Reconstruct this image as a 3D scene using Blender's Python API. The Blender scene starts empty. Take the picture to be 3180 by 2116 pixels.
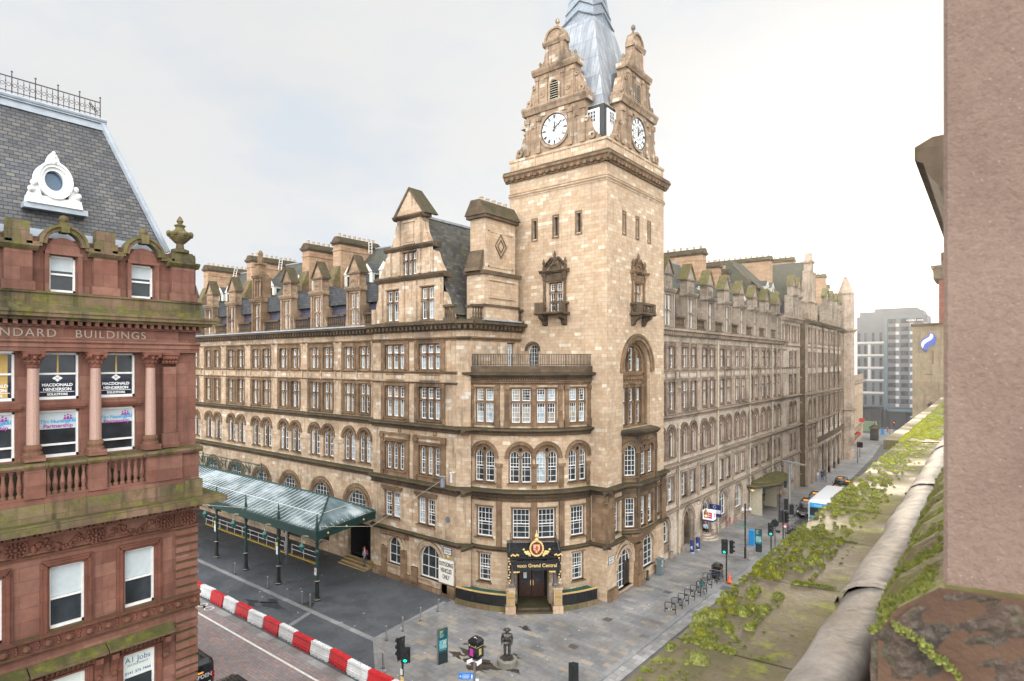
import bpy, math, random
from mathutils import Vector
rnd=random.Random(11)
S=bpy.context.scene; COL=S.collection
PI=math.pi; sin=math.sin; cos=math.cos; rad=math.radians
WL={}
SPLIT={'pilaster':.02,'facade_pilaster':.02,'wing_pilaster':.02,'quoins':.1,'chimney_cap':.02,'plinth':.02,'drainpipe':.1,'buttress':.02,'window_bracket':.06,'attic_pier':.02,'parapet_pier':.02,'lead_ridge':.02,'pedestals':.02,'canopy_screen':.02,'arch_surround':.02,'oriel_corbel':.02,'chimney_pot':.01,'bay_field':.01,'lead_strap':.01,'gilt_boss':.01}
def gz(y):
    return 0.0 if y<50 else -0.027*(min(y,118)-50)
# ---------------------------------------------------------------- mesh builder
def ID(a,b,c): return (a,b,c)
class MB:
    def __init__(s,M=ID,seg=0):
        s.M=M; s.seg=seg; s.r=[]; s.f=[]; s.mi=[]; s.m=0; s.pf=[]
    def face(s,pts):
        s.pf.append(len(s.f)); i=len(s.r); s.r.extend(pts); s.f.append(tuple(range(i,i+len(pts)))); s.mi.append(s.m)
    def idx(s,vs,fs):
        s.pf.append(len(s.f)); i=len(s.r); s.r.extend(vs)
        for f in fs: s.f.append(tuple(i+k for k in f)); s.mi.append(s.m)
    def steps(s,a0,a1):
        n=max(1,int(math.ceil(abs(a1-a0)/s.seg))) if s.seg else 1
        return [a0+(a1-a0)*i/n for i in range(n+1)]
    def rect(s,a0,a1,z0,z1,o=0.):
        if a1-a0<1e-4 or z1-z0<1e-4: return
        st=s.steps(a0,a1)
        for p,q in zip(st,st[1:]): s.face([(p,o,z0),(q,o,z0),(q,o,z1),(p,o,z1)])
    def box(s,a0,a1,b0,b1,c0,c1):
        s.prof(a0,a1,[(b0,c0),(b1,c0),(b1,c1),(b0,c1)])
    def prof(s,a0,a1,pts,caps=True):
        st=s.steps(a0,a1); n=len(pts); vs=[]; fs=[]
        for a in st: vs+=[(a,b,c) for b,c in pts]
        for i in range(len(st)-1):
            for j in range(n):
                k=(j+1)%n; fs.append((i*n+j,i*n+k,(i+1)*n+k,(i+1)*n+j))
        if caps:
            fs.append(tuple(range(n))); b=(len(st)-1)*n; fs.append(tuple(b+n-1-j for j in range(n)))
        s.idx(vs,fs)
    def prism(s,poly,o0,o1):            # outline in (a,z), thickness along o
        n=len(poly); vs=[(a,o0,z) for a,z in poly]+[(a,o1,z) for a,z in poly]
        fs=[tuple(range(n)),tuple(range(2*n-1,n-1,-1))]+[(j,(j+1)%n,n+(j+1)%n,n+j) for j in range(n)]
        s.idx(vs,fs)
    def slab(s,poly,z0,z1):             # outline in (a,b), thickness along z
        n=len(poly); vs=[(a,b,z0) for a,b in poly]+[(a,b,z1) for a,b in poly]
        s.idx(vs,[tuple(range(n)),tuple(range(2*n-1,n-1,-1))]+[(j,(j+1)%n,n+(j+1)%n,n+j) for j in range(n)])
    def loft(s,loops,caps=True,closed=True):
        n=len(loops[0]); vs=[]; fs=[]
        for l in loops: vs+=l
        for i in range(len(loops)-1):
            for j in range(n if closed else n-1):
                k=(j+1)%n; fs.append((i*n+j,i*n+k,(i+1)*n+k,(i+1)*n+j))
        if caps: fs.append(tuple(range(n))); b=(len(loops)-1)*n; fs.append(tuple(b+n-1-j for j in range(n)))
        s.idx(vs,fs)
    def lathe(s,x,y,pr,n=8,ph=0.):
        s.loft([[(x+r*cos(2*PI*j/n+ph),y+r*sin(2*PI*j/n+ph),z) for j in range(n)] for r,z in pr])
    def ball(s,c,r,n=8,m=5,sq=1.):
        s.lathe(c[0],c[1],[(max(r*sin(PI*i/m),r*.02),c[2]-r*sq*cos(PI*i/m)) for i in range(m+1)],n)
    def tube(s,pts,r,n=6,taper=None):
        pts=[Vector(p) for p in pts]; loops=[]
        for i,p in enumerate(pts):
            t=(pts[min(i+1,len(pts)-1)]-pts[max(i-1,0)])
            t.normalize(); a=Vector((0,0,1)) if abs(t.z)<.9 else Vector((1,0,0))
            u=t.cross(a); u.normalize(); w=t.cross(u)
            rr=r if taper is None else r+(taper-r)*i/(len(pts)-1)
            loops.append([tuple(p+(u*cos(2*PI*j/n)+w*sin(2*PI*j/n))*rr) for j in range(n)])
        s.loft(loops)
    def ring(s,cx,cz,r0,r1,o0,o1,t0=0.,t1=PI,n=12,k=1.):
        for i in range(n):
            a=t0+(t1-t0)*i/n; b=t0+(t1-t0)*(i+1)/n
            P=[(cx-r0*cos(a),cz+k*r0*sin(a)),(cx-r0*cos(b),cz+k*r0*sin(b)),(cx-r1*cos(b),cz+k*r1*sin(b)),(cx-r1*cos(a),cz+k*r1*sin(a))]
            vs=[(x,o0,z) for x,z in P]+[(x,o1,z) for x,z in P]
            s.idx(vs,[(4,5,6,7),(0,1,5,4),(2,3,7,6)]+([(3,0,4,7)] if i==0 else [])+([(1,2,6,5)] if i==n-1 else []))
    def disc(s,cx,cz,r,o,n=16):
        s.face([(cx+r*cos(2*PI*i/n),o,cz+r*sin(2*PI*i/n)) for i in range(n)])
    def wall(s,a0,a1,z0,z1,holes=(),o=0.,d=.35,n=8):
        cur=a0
        for (x0,x1,h0,h1,k) in sorted(holes):
            s.rect(cur,x0,z0,z1,o); cur=x1
            s.rect(x0,x1,z0,h0,o); top=h1
            if k:
                cx=(x0+x1)/2; r=(x1-x0)/2; top=h1-r*k
                P=[(cx-r*cos(PI*i/n),top+r*k*sin(PI*i/n)) for i in range(n+1)]
                for p,q in zip(P,P[1:]):
                    s.face([(p[0],o,p[1]),(q[0],o,q[1]),(q[0],o,z1),(p[0],o,z1)])
                    s.face([(p[0],o,p[1]),(p[0],o-d,p[1]),(q[0],o-d,q[1]),(q[0],o,q[1])])
            else:
                s.rect(x0,x1,h1,z1,o); s.face([(x0,o,h1),(x0,o-d,h1),(x1,o-d,h1),(x1,o,h1)])
            s.face([(x0,o,h0),(x1,o,h0),(x1,o-d,h0),(x0,o-d,h0)])
            s.face([(x0,o,h0),(x0,o-d,h0),(x0,o-d,top),(x0,o,top)])
            s.face([(x1,o,h0),(x1,o,top),(x1,o-d,top),(x1,o-d,h0)])
        s.rect(cur,a1,z0,z1,o)
    def clusters(s,tol):
        ends=s.pf[1:]+[len(s.f)]; B=[]
        for a,e in zip(s.pf,ends):
            P=[s.r[k] for f in range(a,e) for k in s.f[f]]; B.append([min(p[i] for p in P)-tol for i in range(3)]+[max(p[i] for p in P)+tol for i in range(3)])
        n=len(B); par=list(range(n))
        def fd(i):
            while par[i]!=i: par[i]=par[par[i]]; i=par[i]
            return i
        for i in range(n):
            for j in range(i):
                if all(B[i][k]<=B[j][k+3] and B[j][k]<=B[i][k+3] for k in range(3)): par[fd(i)]=fd(j)
        g={}
        for i in range(n): g.setdefault(fd(i),[]).extend(range(s.pf[i],ends[i]))
        return list(g.values())
    def build(s,name,mats,parent=None,smooth=False,origin=None,rough=0):
        if not isinstance(mats,(list,tuple)): mats=[mats]
        if name in SPLIT and len(s.pf)>1:
            o=None
            for fs in s.clusters(SPLIT[name]):
                q=MB(s.M); 
                for f in fs: i=len(q.r); q.r.extend(s.r[k] for k in s.f[f]); q.f.append(tuple(range(i,len(q.r)))); q.mi.append(s.mi[f])
                q.pf=[0]; o=q.build(name,mats,parent,smooth)
            return o
        W=[s.M(*p) for p in s.r]
        if origin is None:
            if parent is not None and parent in WL and WL[parent] is None: origin=(0,0,0)
            else:
                xs,ys,zs=zip(*W); origin=((min(xs)+max(xs))/2,(min(ys)+max(ys))/2,min(zs))
        me=bpy.data.meshes.new(name)
        me.from_pydata([(x-origin[0],y-origin[1],z-origin[2]) for x,y,z in W],[],s.f)
        for m in mats: me.materials.append(m)
        if len(mats)>1: me.polygons.foreach_set('material_index',s.mi)
        uv=me.uv_layers.new(name='UVMap'); buf=[]
        for f in s.f:
            nx=ny=nz=0.
            p=[s.r[i] for i in f]
            for i in range(len(p)):
                a=p[i]; b=p[(i+1)%len(p)]
                nx+=(a[1]-b[1])*(a[2]+b[2]); ny+=(a[2]-b[2])*(a[0]+b[0]); nz+=(a[0]-b[0])*(a[1]+b[1])
            nx,ny,nz=abs(nx),abs(ny),abs(nz)*.95
            if nz>=nx and nz>=ny:
                for q in p: buf+=[q[0],q[1]]
            elif ny>=nx:
                for q in p: buf+=[q[0],q[2]]
            else:
                for q in p: buf+=[q[1],q[2]]
        uv.data.foreach_set('uv',buf)
        if smooth: me.polygons.foreach_set('use_smooth',[True]*len(me.polygons))
        me.validate()
        o=bpy.data.objects.new(name,me); COL.objects.link(o)
        place(o,parent,origin); return o
def place(o,parent,origin):
    WL[o]=tuple(origin)
    if parent is not None:
        o.parent=parent; pl=WL.get(parent) or (0,0,0)
        o.location=[a-b for a,b in zip(origin,pl)]
    else: o.location=origin
def tag(o,label=None,cat=None,group=None,kind=None):
    if label: o['label']=label
    if cat: o['category']=cat
    if group: o['group']=group
    if kind: o['kind']=kind
    return o
def thing(name,label,cat,loc=(0,0,0),group=None):
    o=bpy.data.objects.new(name,None); COL.objects.link(o); o.empty_display_size=.2
    o.location=loc; WL[o]=tuple(loc); return tag(o,label,cat,group)
def copy_tree(o,parent=None):
    c=o.copy(); COL.objects.link(c)
    if parent is not None: c.parent=parent
    for ch in o.children: copy_tree(ch,c)
    return c
def put(o,x,y,z=None,rz=0.,label=None):
    o.location=(x,y,gz(y) if z is None else z); o.rotation_euler=(0,0,rz)
    if label: o['label']=label
    return o
# ---------------------------------------------------------------- materials
def new_mat(name):
    m=bpy.data.materials.new(name); m.use_nodes=True; nt=m.node_tree
    return m,nt,nt.nodes['Principled BSDF']
class G:
    def __init__(s,nt): s.nt=nt
    def n(s,t,inp=None,**kw):
        nd=s.nt.nodes.new(t)
        for k,v in kw.items(): setattr(nd,k,v)
        for k,v in (inp or {}).items():
            sk=nd.inputs[k]
            if isinstance(v,bpy.types.NodeSocket): s.nt.links.new(v,sk)
            else:
                if isinstance(v,(tuple,list)) and len(v)==3 and sk.type=='RGBA': v=(*v,1)
                sk.default_value=v
        return nd
    def mix(s,f,a,b,bt='MIX'):
        nd=s.n('ShaderNodeMix',data_type='RGBA',blend_type=bt)
        for i,v in ((0,f),(6,a),(7,b)):
            if isinstance(v,bpy.types.NodeSocket): s.nt.links.new(v,nd.inputs[i])
            else: nd.inputs[i].default_value=v if i==0 else (*v,1)
        return nd.outputs[2]
    def math(s,op,a,b=None,c=None):
        nd=s.n('ShaderNodeMath',operation=op)
        for i,v in enumerate((a,b,c)):
            if v is None: continue
            if isinstance(v,bpy.types.NodeSocket): s.nt.links.new(v,nd.inputs[i])
            else: nd.inputs[i].default_value=v
        return nd.outputs[0]
    def ramp(s,f,stops,interp='LINEAR'):
        nd=s.n('ShaderNodeValToRGB',{'Fac':f}); cr=nd.color_ramp; cr.interpolation=interp
        while len(cr.elements)<len(stops): cr.elements.new(.5)
        for e,(p,c) in zip(cr.elements,stops):
            e.position=p; e.color=(*c,1) if isinstance(c,(tuple,list)) else (c,c,c,1)
        return nd.outputs['Color']
    def noise(s,v,sc,det=4,rough=.55):
        return s.n('ShaderNodeTexNoise',{'Vector':v,'Scale':sc,'Detail':det,'Roughness':rough}).outputs['Fac']
    def mapv(s,v,scale=(1,1,1),loc=(0,0,0),rot=(0,0,0)):
        return s.n('ShaderNodeMapping',{'Vector':v,'Scale':scale,'Location':loc,'Rotation':rot}).outputs[0]
    def uv(s): return s.n('ShaderNodeUVMap',uv_map='UVMap').outputs[0]
    def pos(s): return s.n('ShaderNodeNewGeometry').outputs['Position']
    def nz(s): return s.n('ShaderNodeSeparateXYZ',{'Vector':s.n('ShaderNodeNewGeometry').outputs['True Normal']}).outputs[2]
    def obj(s): return s.n('ShaderNodeTexCoord').outputs['Object']
def plain(name,col,rough=.6,metal=0.,var=.12,sc=6.,bump=0.,coat=0.,emit=None,es=1.):
    m,nt,b=new_mat(name); g=G(nt)
    nz=g.noise(g.pos(),sc,3)
    f=g.ramp(nz,[(.3,1-var),(.7,1+var)])
    c=g.mix(1.,tuple(col),f,'MULTIPLY'); nt.links.new(c,b.inputs['Base Color'])
    b.inputs['Roughness'].default_value=rough; b.inputs['Metallic'].default_value=metal
    if coat: b.inputs['Coat Weight'].default_value=coat
    if emit: b.inputs['Emission Color'].default_value=(*emit,1); b.inputs['Emission Strength'].default_value=es
    if bump: nt.links.new(g.n('ShaderNodeBump',{'Height':g.noise(g.pos(),sc*5,3),'Strength':bump,'Distance':.02}).outputs[0],b.inputs['Normal'])
    return m
def stone(name,tints,bw=.9,bh=.36,mortar=.012,dark=(.05,.035,.025),soot=.5,streak=.4,moss=.6,mosscol=(.055,.07,.012),bump=.5,pale=None,mcol=None,allm=0.):
    m,nt,b=new_mat(name); g=G(nt); uv=g.uv(); pos=g.pos()
    br=g.n('ShaderNodeTexBrick',{'Vector':uv,'Color1':(0,0,0),'Color2':(1,1,1),'Mortar':(.5,.5,.5),'Scale':1.,'Mortar Size':mortar,'Mortar Smooth':.15,'Brick Width':bw,'Row Height':bh,'Bias':0.})
    n=len(tints); st=[(i/(n-1)*.86,t) for i,t in enumerate(tints)]
    if pale: st+=[(.93,tints[-1]),(.945,pale)]
    c=g.ramp(br.outputs['Color'],st)
    big=g.noise(pos,.35,5,.6)
    c=g.mix(g.ramp(big,[(.48,0.),(.75,soot)]),c,dark)
    fine=g.noise(pos,3.,4,.65)
    c=g.mix(1.,c,g.ramp(fine,[(.25,.78),(.75,1.18)]),'MULTIPLY')
    if streak:
        sv=g.noise(g.mapv(uv,(2.2,.16,1)),1.4,5,.65)
        c=g.mix(g.ramp(sv,[(.52,0.),(.72,streak)]),c,dark)
    c=g.mix(g.math('MULTIPLY',br.outputs['Fac'],.55),c,mcol or tuple(x*.5 for x in tints[0]))
    if moss:
        up=g.ramp(g.nz(),[(.35,0.),(.75,1.)])
        mk=g.math('MULTIPLY',up,g.ramp(g.noise(pos,1.6,6,.7),[(.38,0.),(.55,moss)]))
        c=g.mix(mk,c,g.mix(g.noise(pos,9.,3),mosscol,tuple(x*.3 for x in mosscol)))
        c=g.mix(g.math('MULTIPLY',up,.45),c,dark)
    if allm: c=g.mix(g.ramp(g.noise(g.mapv(pos,(1,1,1.4)),1.9,7,.75),[(.47,0.),(.6,allm)]),c,g.mix(g.ramp(g.noise(pos,4.,4,.6),[(.35,0.),(.65,1.)]),(.17,.165,.018),(.06,.062,.02)))
    nt.links.new(c,b.inputs['Base Color']); b.inputs['Roughness'].default_value=.88; b.inputs['Specular IOR Level'].default_value=.25
    h=g.math('ADD',g.math('MULTIPLY',br.outputs['Fac'],-.6),g.math('MULTIPLY',g.noise(pos,14.,4,.6),.5))
    nt.links.new(g.n('ShaderNodeBump',{'Height':h,'Strength':bump,'Distance':.03}).outputs[0],b.inputs['Normal'])
    return m
def slate(name,cols,bw=.42,bh=.24,moss=0.,rough=.55):
    m,nt,b=new_mat(name); g=G(nt); uv=g.uv(); pos=g.pos()
    br=g.n('ShaderNodeTexBrick',{'Vector':uv,'Color1':(0,0,0),'Color2':(1,1,1),'Mortar':(.5,.5,.5),'Scale':1.,'Mortar Size':.012,'Mortar Smooth':.3,'Brick Width':bw,'Row Height':bh,'Bias':0.})
    n=len(cols); c=g.ramp(br.outputs['Color'],[(i/(n-1),t) for i,t in enumerate(cols)])
    c=g.mix(1.,c,g.ramp(g.noise(pos,.8,5,.65),[(.3,.7),(.7,1.25)]),'MULTIPLY')
    c=g.mix(g.math('MULTIPLY',br.outputs['Fac'],.8),c,(.012,.012,.013))
    if moss: c=g.mix(g.ramp(g.noise(pos,1.1,6,.7),[(.45,0.),(.65,moss)]),c,(.07,.075,.02))
    nt.links.new(c,b.inputs['Base Color']); b.inputs['Roughness'].default_value=rough
    sep=g.n('ShaderNodeSeparateXYZ',{'Vector':uv}).outputs[1]
    lap=g.math('FRACT',g.math('MULTIPLY',sep,1/bh))
    h=g.math('ADD',g.math('MULTIPLY',lap,-1.),g.math('MULTIPLY',br.outputs['Fac'],-.7))
    nt.links.new(g.n('ShaderNodeBump',{'Height':h,'Strength':.7,'Distance':.03}).outputs[0],b.inputs['Normal'])
    return m
MT={}
HD=stone('grey_dormer_stone',[(.24,.19,.14),(.33,.27,.21),(.28,.22,.165)],.6,.3,.008,soot=.7,streak=.6,dark=(.05,.038,.028),moss=.6)
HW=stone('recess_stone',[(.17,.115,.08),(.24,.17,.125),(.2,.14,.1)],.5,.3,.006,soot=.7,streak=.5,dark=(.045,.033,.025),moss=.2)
DM=stone('dormer_stone',[(.25,.16,.095),(.36,.255,.165),(.3,.195,.12)],.6,.3,.008,soot=1.,streak=.7,dark=(.05,.035,.026),moss=.8)
T_=stone('cream_ashlar',[(.42,.29,.18),(.49,.36,.24),(.45,.325,.215),(.52,.4,.28),(.44,.3,.185)],.62,.29,.011,soot=.35,streak=.35,pale=(.6,.5,.37),dark=(.16,.11,.075))
GS=stone('tan_ashlar',[(.4,.28,.175),(.49,.365,.25),(.44,.32,.21),(.52,.405,.29),(.41,.27,.165)],.66,.3,.009,soot=.75,streak=.75,pale=(.58,.51,.42),dark=(.1,.068,.045))
HS=stone('grey_ashlar',[(.41,.325,.245),(.49,.405,.32),(.45,.36,.275),(.51,.435,.355)],.66,.3,.009,soot=.75,streak=.75,pale=(.46,.41,.35),dark=(.09,.065,.047),moss=.15)
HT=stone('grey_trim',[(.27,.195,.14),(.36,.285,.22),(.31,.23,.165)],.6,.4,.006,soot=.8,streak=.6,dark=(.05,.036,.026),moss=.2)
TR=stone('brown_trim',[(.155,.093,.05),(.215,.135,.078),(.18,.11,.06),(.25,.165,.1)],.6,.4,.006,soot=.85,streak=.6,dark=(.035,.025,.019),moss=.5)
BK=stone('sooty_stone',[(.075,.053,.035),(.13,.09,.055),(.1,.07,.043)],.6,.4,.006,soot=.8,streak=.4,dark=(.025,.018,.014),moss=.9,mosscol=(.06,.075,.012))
CH=stone('chimney_stone',[(.33,.19,.11),(.42,.28,.17),(.36,.22,.13),(.4,.27,.18)],.9,.36,.01,soot=.35,streak=.3,dark=(.08,.055,.04))
RS=stone('red_sandstone',[(.165,.07,.047),(.215,.1,.07),(.185,.08,.055),(.24,.118,.083)],1.1,.42,.006,soot=.6,streak=.5,dark=(.07,.038,.03),moss=.8,mosscol=(.13,.14,.02))
RD=stone('red_carved',[(.14,.055,.036),(.19,.075,.05)],.5,.5,.004,soot=.7,streak=.4,dark=(.05,.025,.02),moss=.7,mosscol=(.12,.13,.02),bump=.8)
RM=stone('mossy_sandstone',[(.17,.105,.065),(.17,.13,.07),(.15,.115,.062),(.21,.13,.085)],1.1,.55,.01,soot=1.,streak=.9,dark=(.022,.02,.013),moss=.8,mosscol=(.13,.14,.018),allm=.6)
SL=slate('grey_slate',[(.03,.031,.034),(.055,.055,.056),(.04,.041,.045),(.07,.067,.064)],rough=.75)
SLB=slate('big_grey_slate',[(.045,.048,.055),(.09,.088,.085),(.06,.06,.066),(.125,.115,.1),(.075,.075,.08)],.23,.125)
SM=slate('mossy_slate',[(.04,.04,.033),(.06,.057,.047),(.048,.048,.04)],.42,.24,moss=.6,rough=.8)
SP=slate('purple_slate',[(.055,.05,.075),(.075,.068,.1),(.06,.055,.08)],.42,.26)
WH=plain('white_paint',(.74,.72,.68),.45,var=.08)
GL=plain('window_glass',(.028,.034,.038),.06,var=.5,sc=1.2)
CU=plain('net_curtain',(.36,.42,.45),.25,var=.35,sc=3.)
GI=plain('green_iron',(.008,.038,.032),.4,var=.2)
BI=plain('black_iron',(.012,.013,.014),.4,var=.3)
BP=plain('black_paint',(.01,.01,.012),.2,coat=.6)
LD=plain('lead_sheet',(.33,.35,.37),.5,metal=.25,var=.2,sc=2.)
ST=plain('steel',(.42,.41,.39),.3,metal=.9,var=.08)
GO=plain('gold_leaf',(.72,.5,.2),.4,metal=.25,var=.15)
POT=plain('clay_pot',(.38,.28,.2),.8,var=.25)
CREAM=plain('cream_downpipe',(.42,.37,.27),.6,var=.15)
CU2=plain('drawn_blind',(.3,.285,.24),.5,var=.3,sc=2.)
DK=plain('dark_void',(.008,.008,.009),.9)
BZ=plain('bronze',(.075,.07,.062),.33,metal=.6,var=.4,sc=9.)
SKIN=plain('skin',(.45,.26,.18),.6)
def text(s,size,name,mat,parent,loc,rot,font_shear=0.,ext=.006,align='CENTER',sx=1.,bold=0.,sp=1.):
    cu=bpy.data.curves.new(name,'FONT'); cu.body=s; cu.size=size; cu.extrude=ext; cu.align_x=align; cu.align_y='CENTER'; cu.offset=bold; cu.space_character=sp
    o=bpy.data.objects.new(name,cu); COL.objects.link(o); dg=bpy.context.evaluated_depsgraph_get()
    me=bpy.data.meshes.new_from_object(o.evaluated_get(dg)); bpy.data.objects.remove(o)
    me.name=name; me.materials.clear(); me.materials.append(mat)
    for v in me.vertices: v.co.x*=sx
    t=bpy.data.objects.new(name,me); COL.objects.link(t)
    if parent is not None and WL.get(parent) is None:
        t.parent=parent; t.location=loc
    else: place(t,parent,loc)
    t.rotation_euler=rot; return t
RX=rad(90)
# ---------------------------------------------------------------- camera, light
cam=bpy.data.cameras.new('camera'); co=bpy.data.objects.new('camera',cam); COL.objects.link(co)
co.location=(0,0,18.5); co.rotation_euler=(rad(90),0,rad(38.56))
cam.sensor_width=36; cam.lens=36*1863/3180; cam.shift_y=67/3180; cam.clip_start=.05; cam.clip_end=3000
cam.dof.use_dof=True; cam.dof.focus_distance=42; cam.dof.aperture_fstop=4.5
S.camera=co
SUN_AZ,SUN_EL=rad(-8.5),rad(9.5)          # azimuth from +Y towards +X
sd=Vector((sin(SUN_AZ)*cos(SUN_EL),cos(SUN_AZ)*cos(SUN_EL),sin(SUN_EL)))
su=bpy.data.lights.new('sun','SUN'); su.energy=2.6; su.angle=rad(6); su.color=(1,.84,.62)
so=bpy.data.objects.new('sun',su); COL.objects.link(so); so.rotation_euler=(-sd).to_track_quat('-Z','Y').to_euler(); so.location=(0,60,80)
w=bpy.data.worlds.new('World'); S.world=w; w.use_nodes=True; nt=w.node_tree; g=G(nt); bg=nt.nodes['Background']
dv=g.n('ShaderNodeTexCoord').outputs['Generated']
sky=g.n('ShaderNodeTexSky',sky_type='NISHITA',sun_disc=False,sun_elevation=SUN_EL,sun_rotation=-SUN_AZ,dust_density=3.,air_density=1.2)
skc=g.mix(1.,sky.outputs[0],(.055,.055,.055),'MULTIPLY')
nv=g.mapv(dv,(1.,1.,2.6))
n1=g.noise(nv,2.3,7,.62); n2=g.noise(nv,.9,4,.5)
dotf=lambda v:g.n('ShaderNodeVectorMath',{0:dv,1:v},operation='DOT_PRODUCT').outputs['Value']
cl=g.ramp(n1,[(.34,(.58,.63,.69)),(.5,(.66,.67,.68)),(.68,(.695,.69,.675))])
up=dotf((-.45,.05,.35))
cover=g.ramp(n2,[(.3,.9),(.6,.98)])
base=g.mix(cover,skc,cl)
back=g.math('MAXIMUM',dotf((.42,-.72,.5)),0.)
sdn=g.math('MAXIMUM',dotf(tuple(sd)),0.)
glow=g.math('ADD',g.math('MULTIPLY',g.math('POWER',sdn,60.),.8),g.math('MULTIPLY',g.math('POWER',sdn,6.),.09))
base=g.mix(1.,base,g.mix(1.,(1.,.86,.64),glow,'MULTIPLY'),'ADD')
hor=g.ramp(g.math('ABSOLUTE',g.n('ShaderNodeSeparateXYZ',{'Vector':dv}).outputs[2]),[(0.,.02),(.3,0.)])
base=g.mix(1.,base,hor,'ADD')
lift=g.math('ADD',1.,g.math('MULTIPLY',back,5.3))  # added fill: unseen sky behind the camera brightened to light the facades
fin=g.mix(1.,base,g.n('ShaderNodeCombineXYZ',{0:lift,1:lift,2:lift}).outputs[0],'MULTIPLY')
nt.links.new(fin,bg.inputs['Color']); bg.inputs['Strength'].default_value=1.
S.view_settings.view_transform='Standard'; S.view_settings.look='None'; S.view_settings.exposure=.4
S.cycles.max_bounces=6; S.cycles.use_denoising=True
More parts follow.
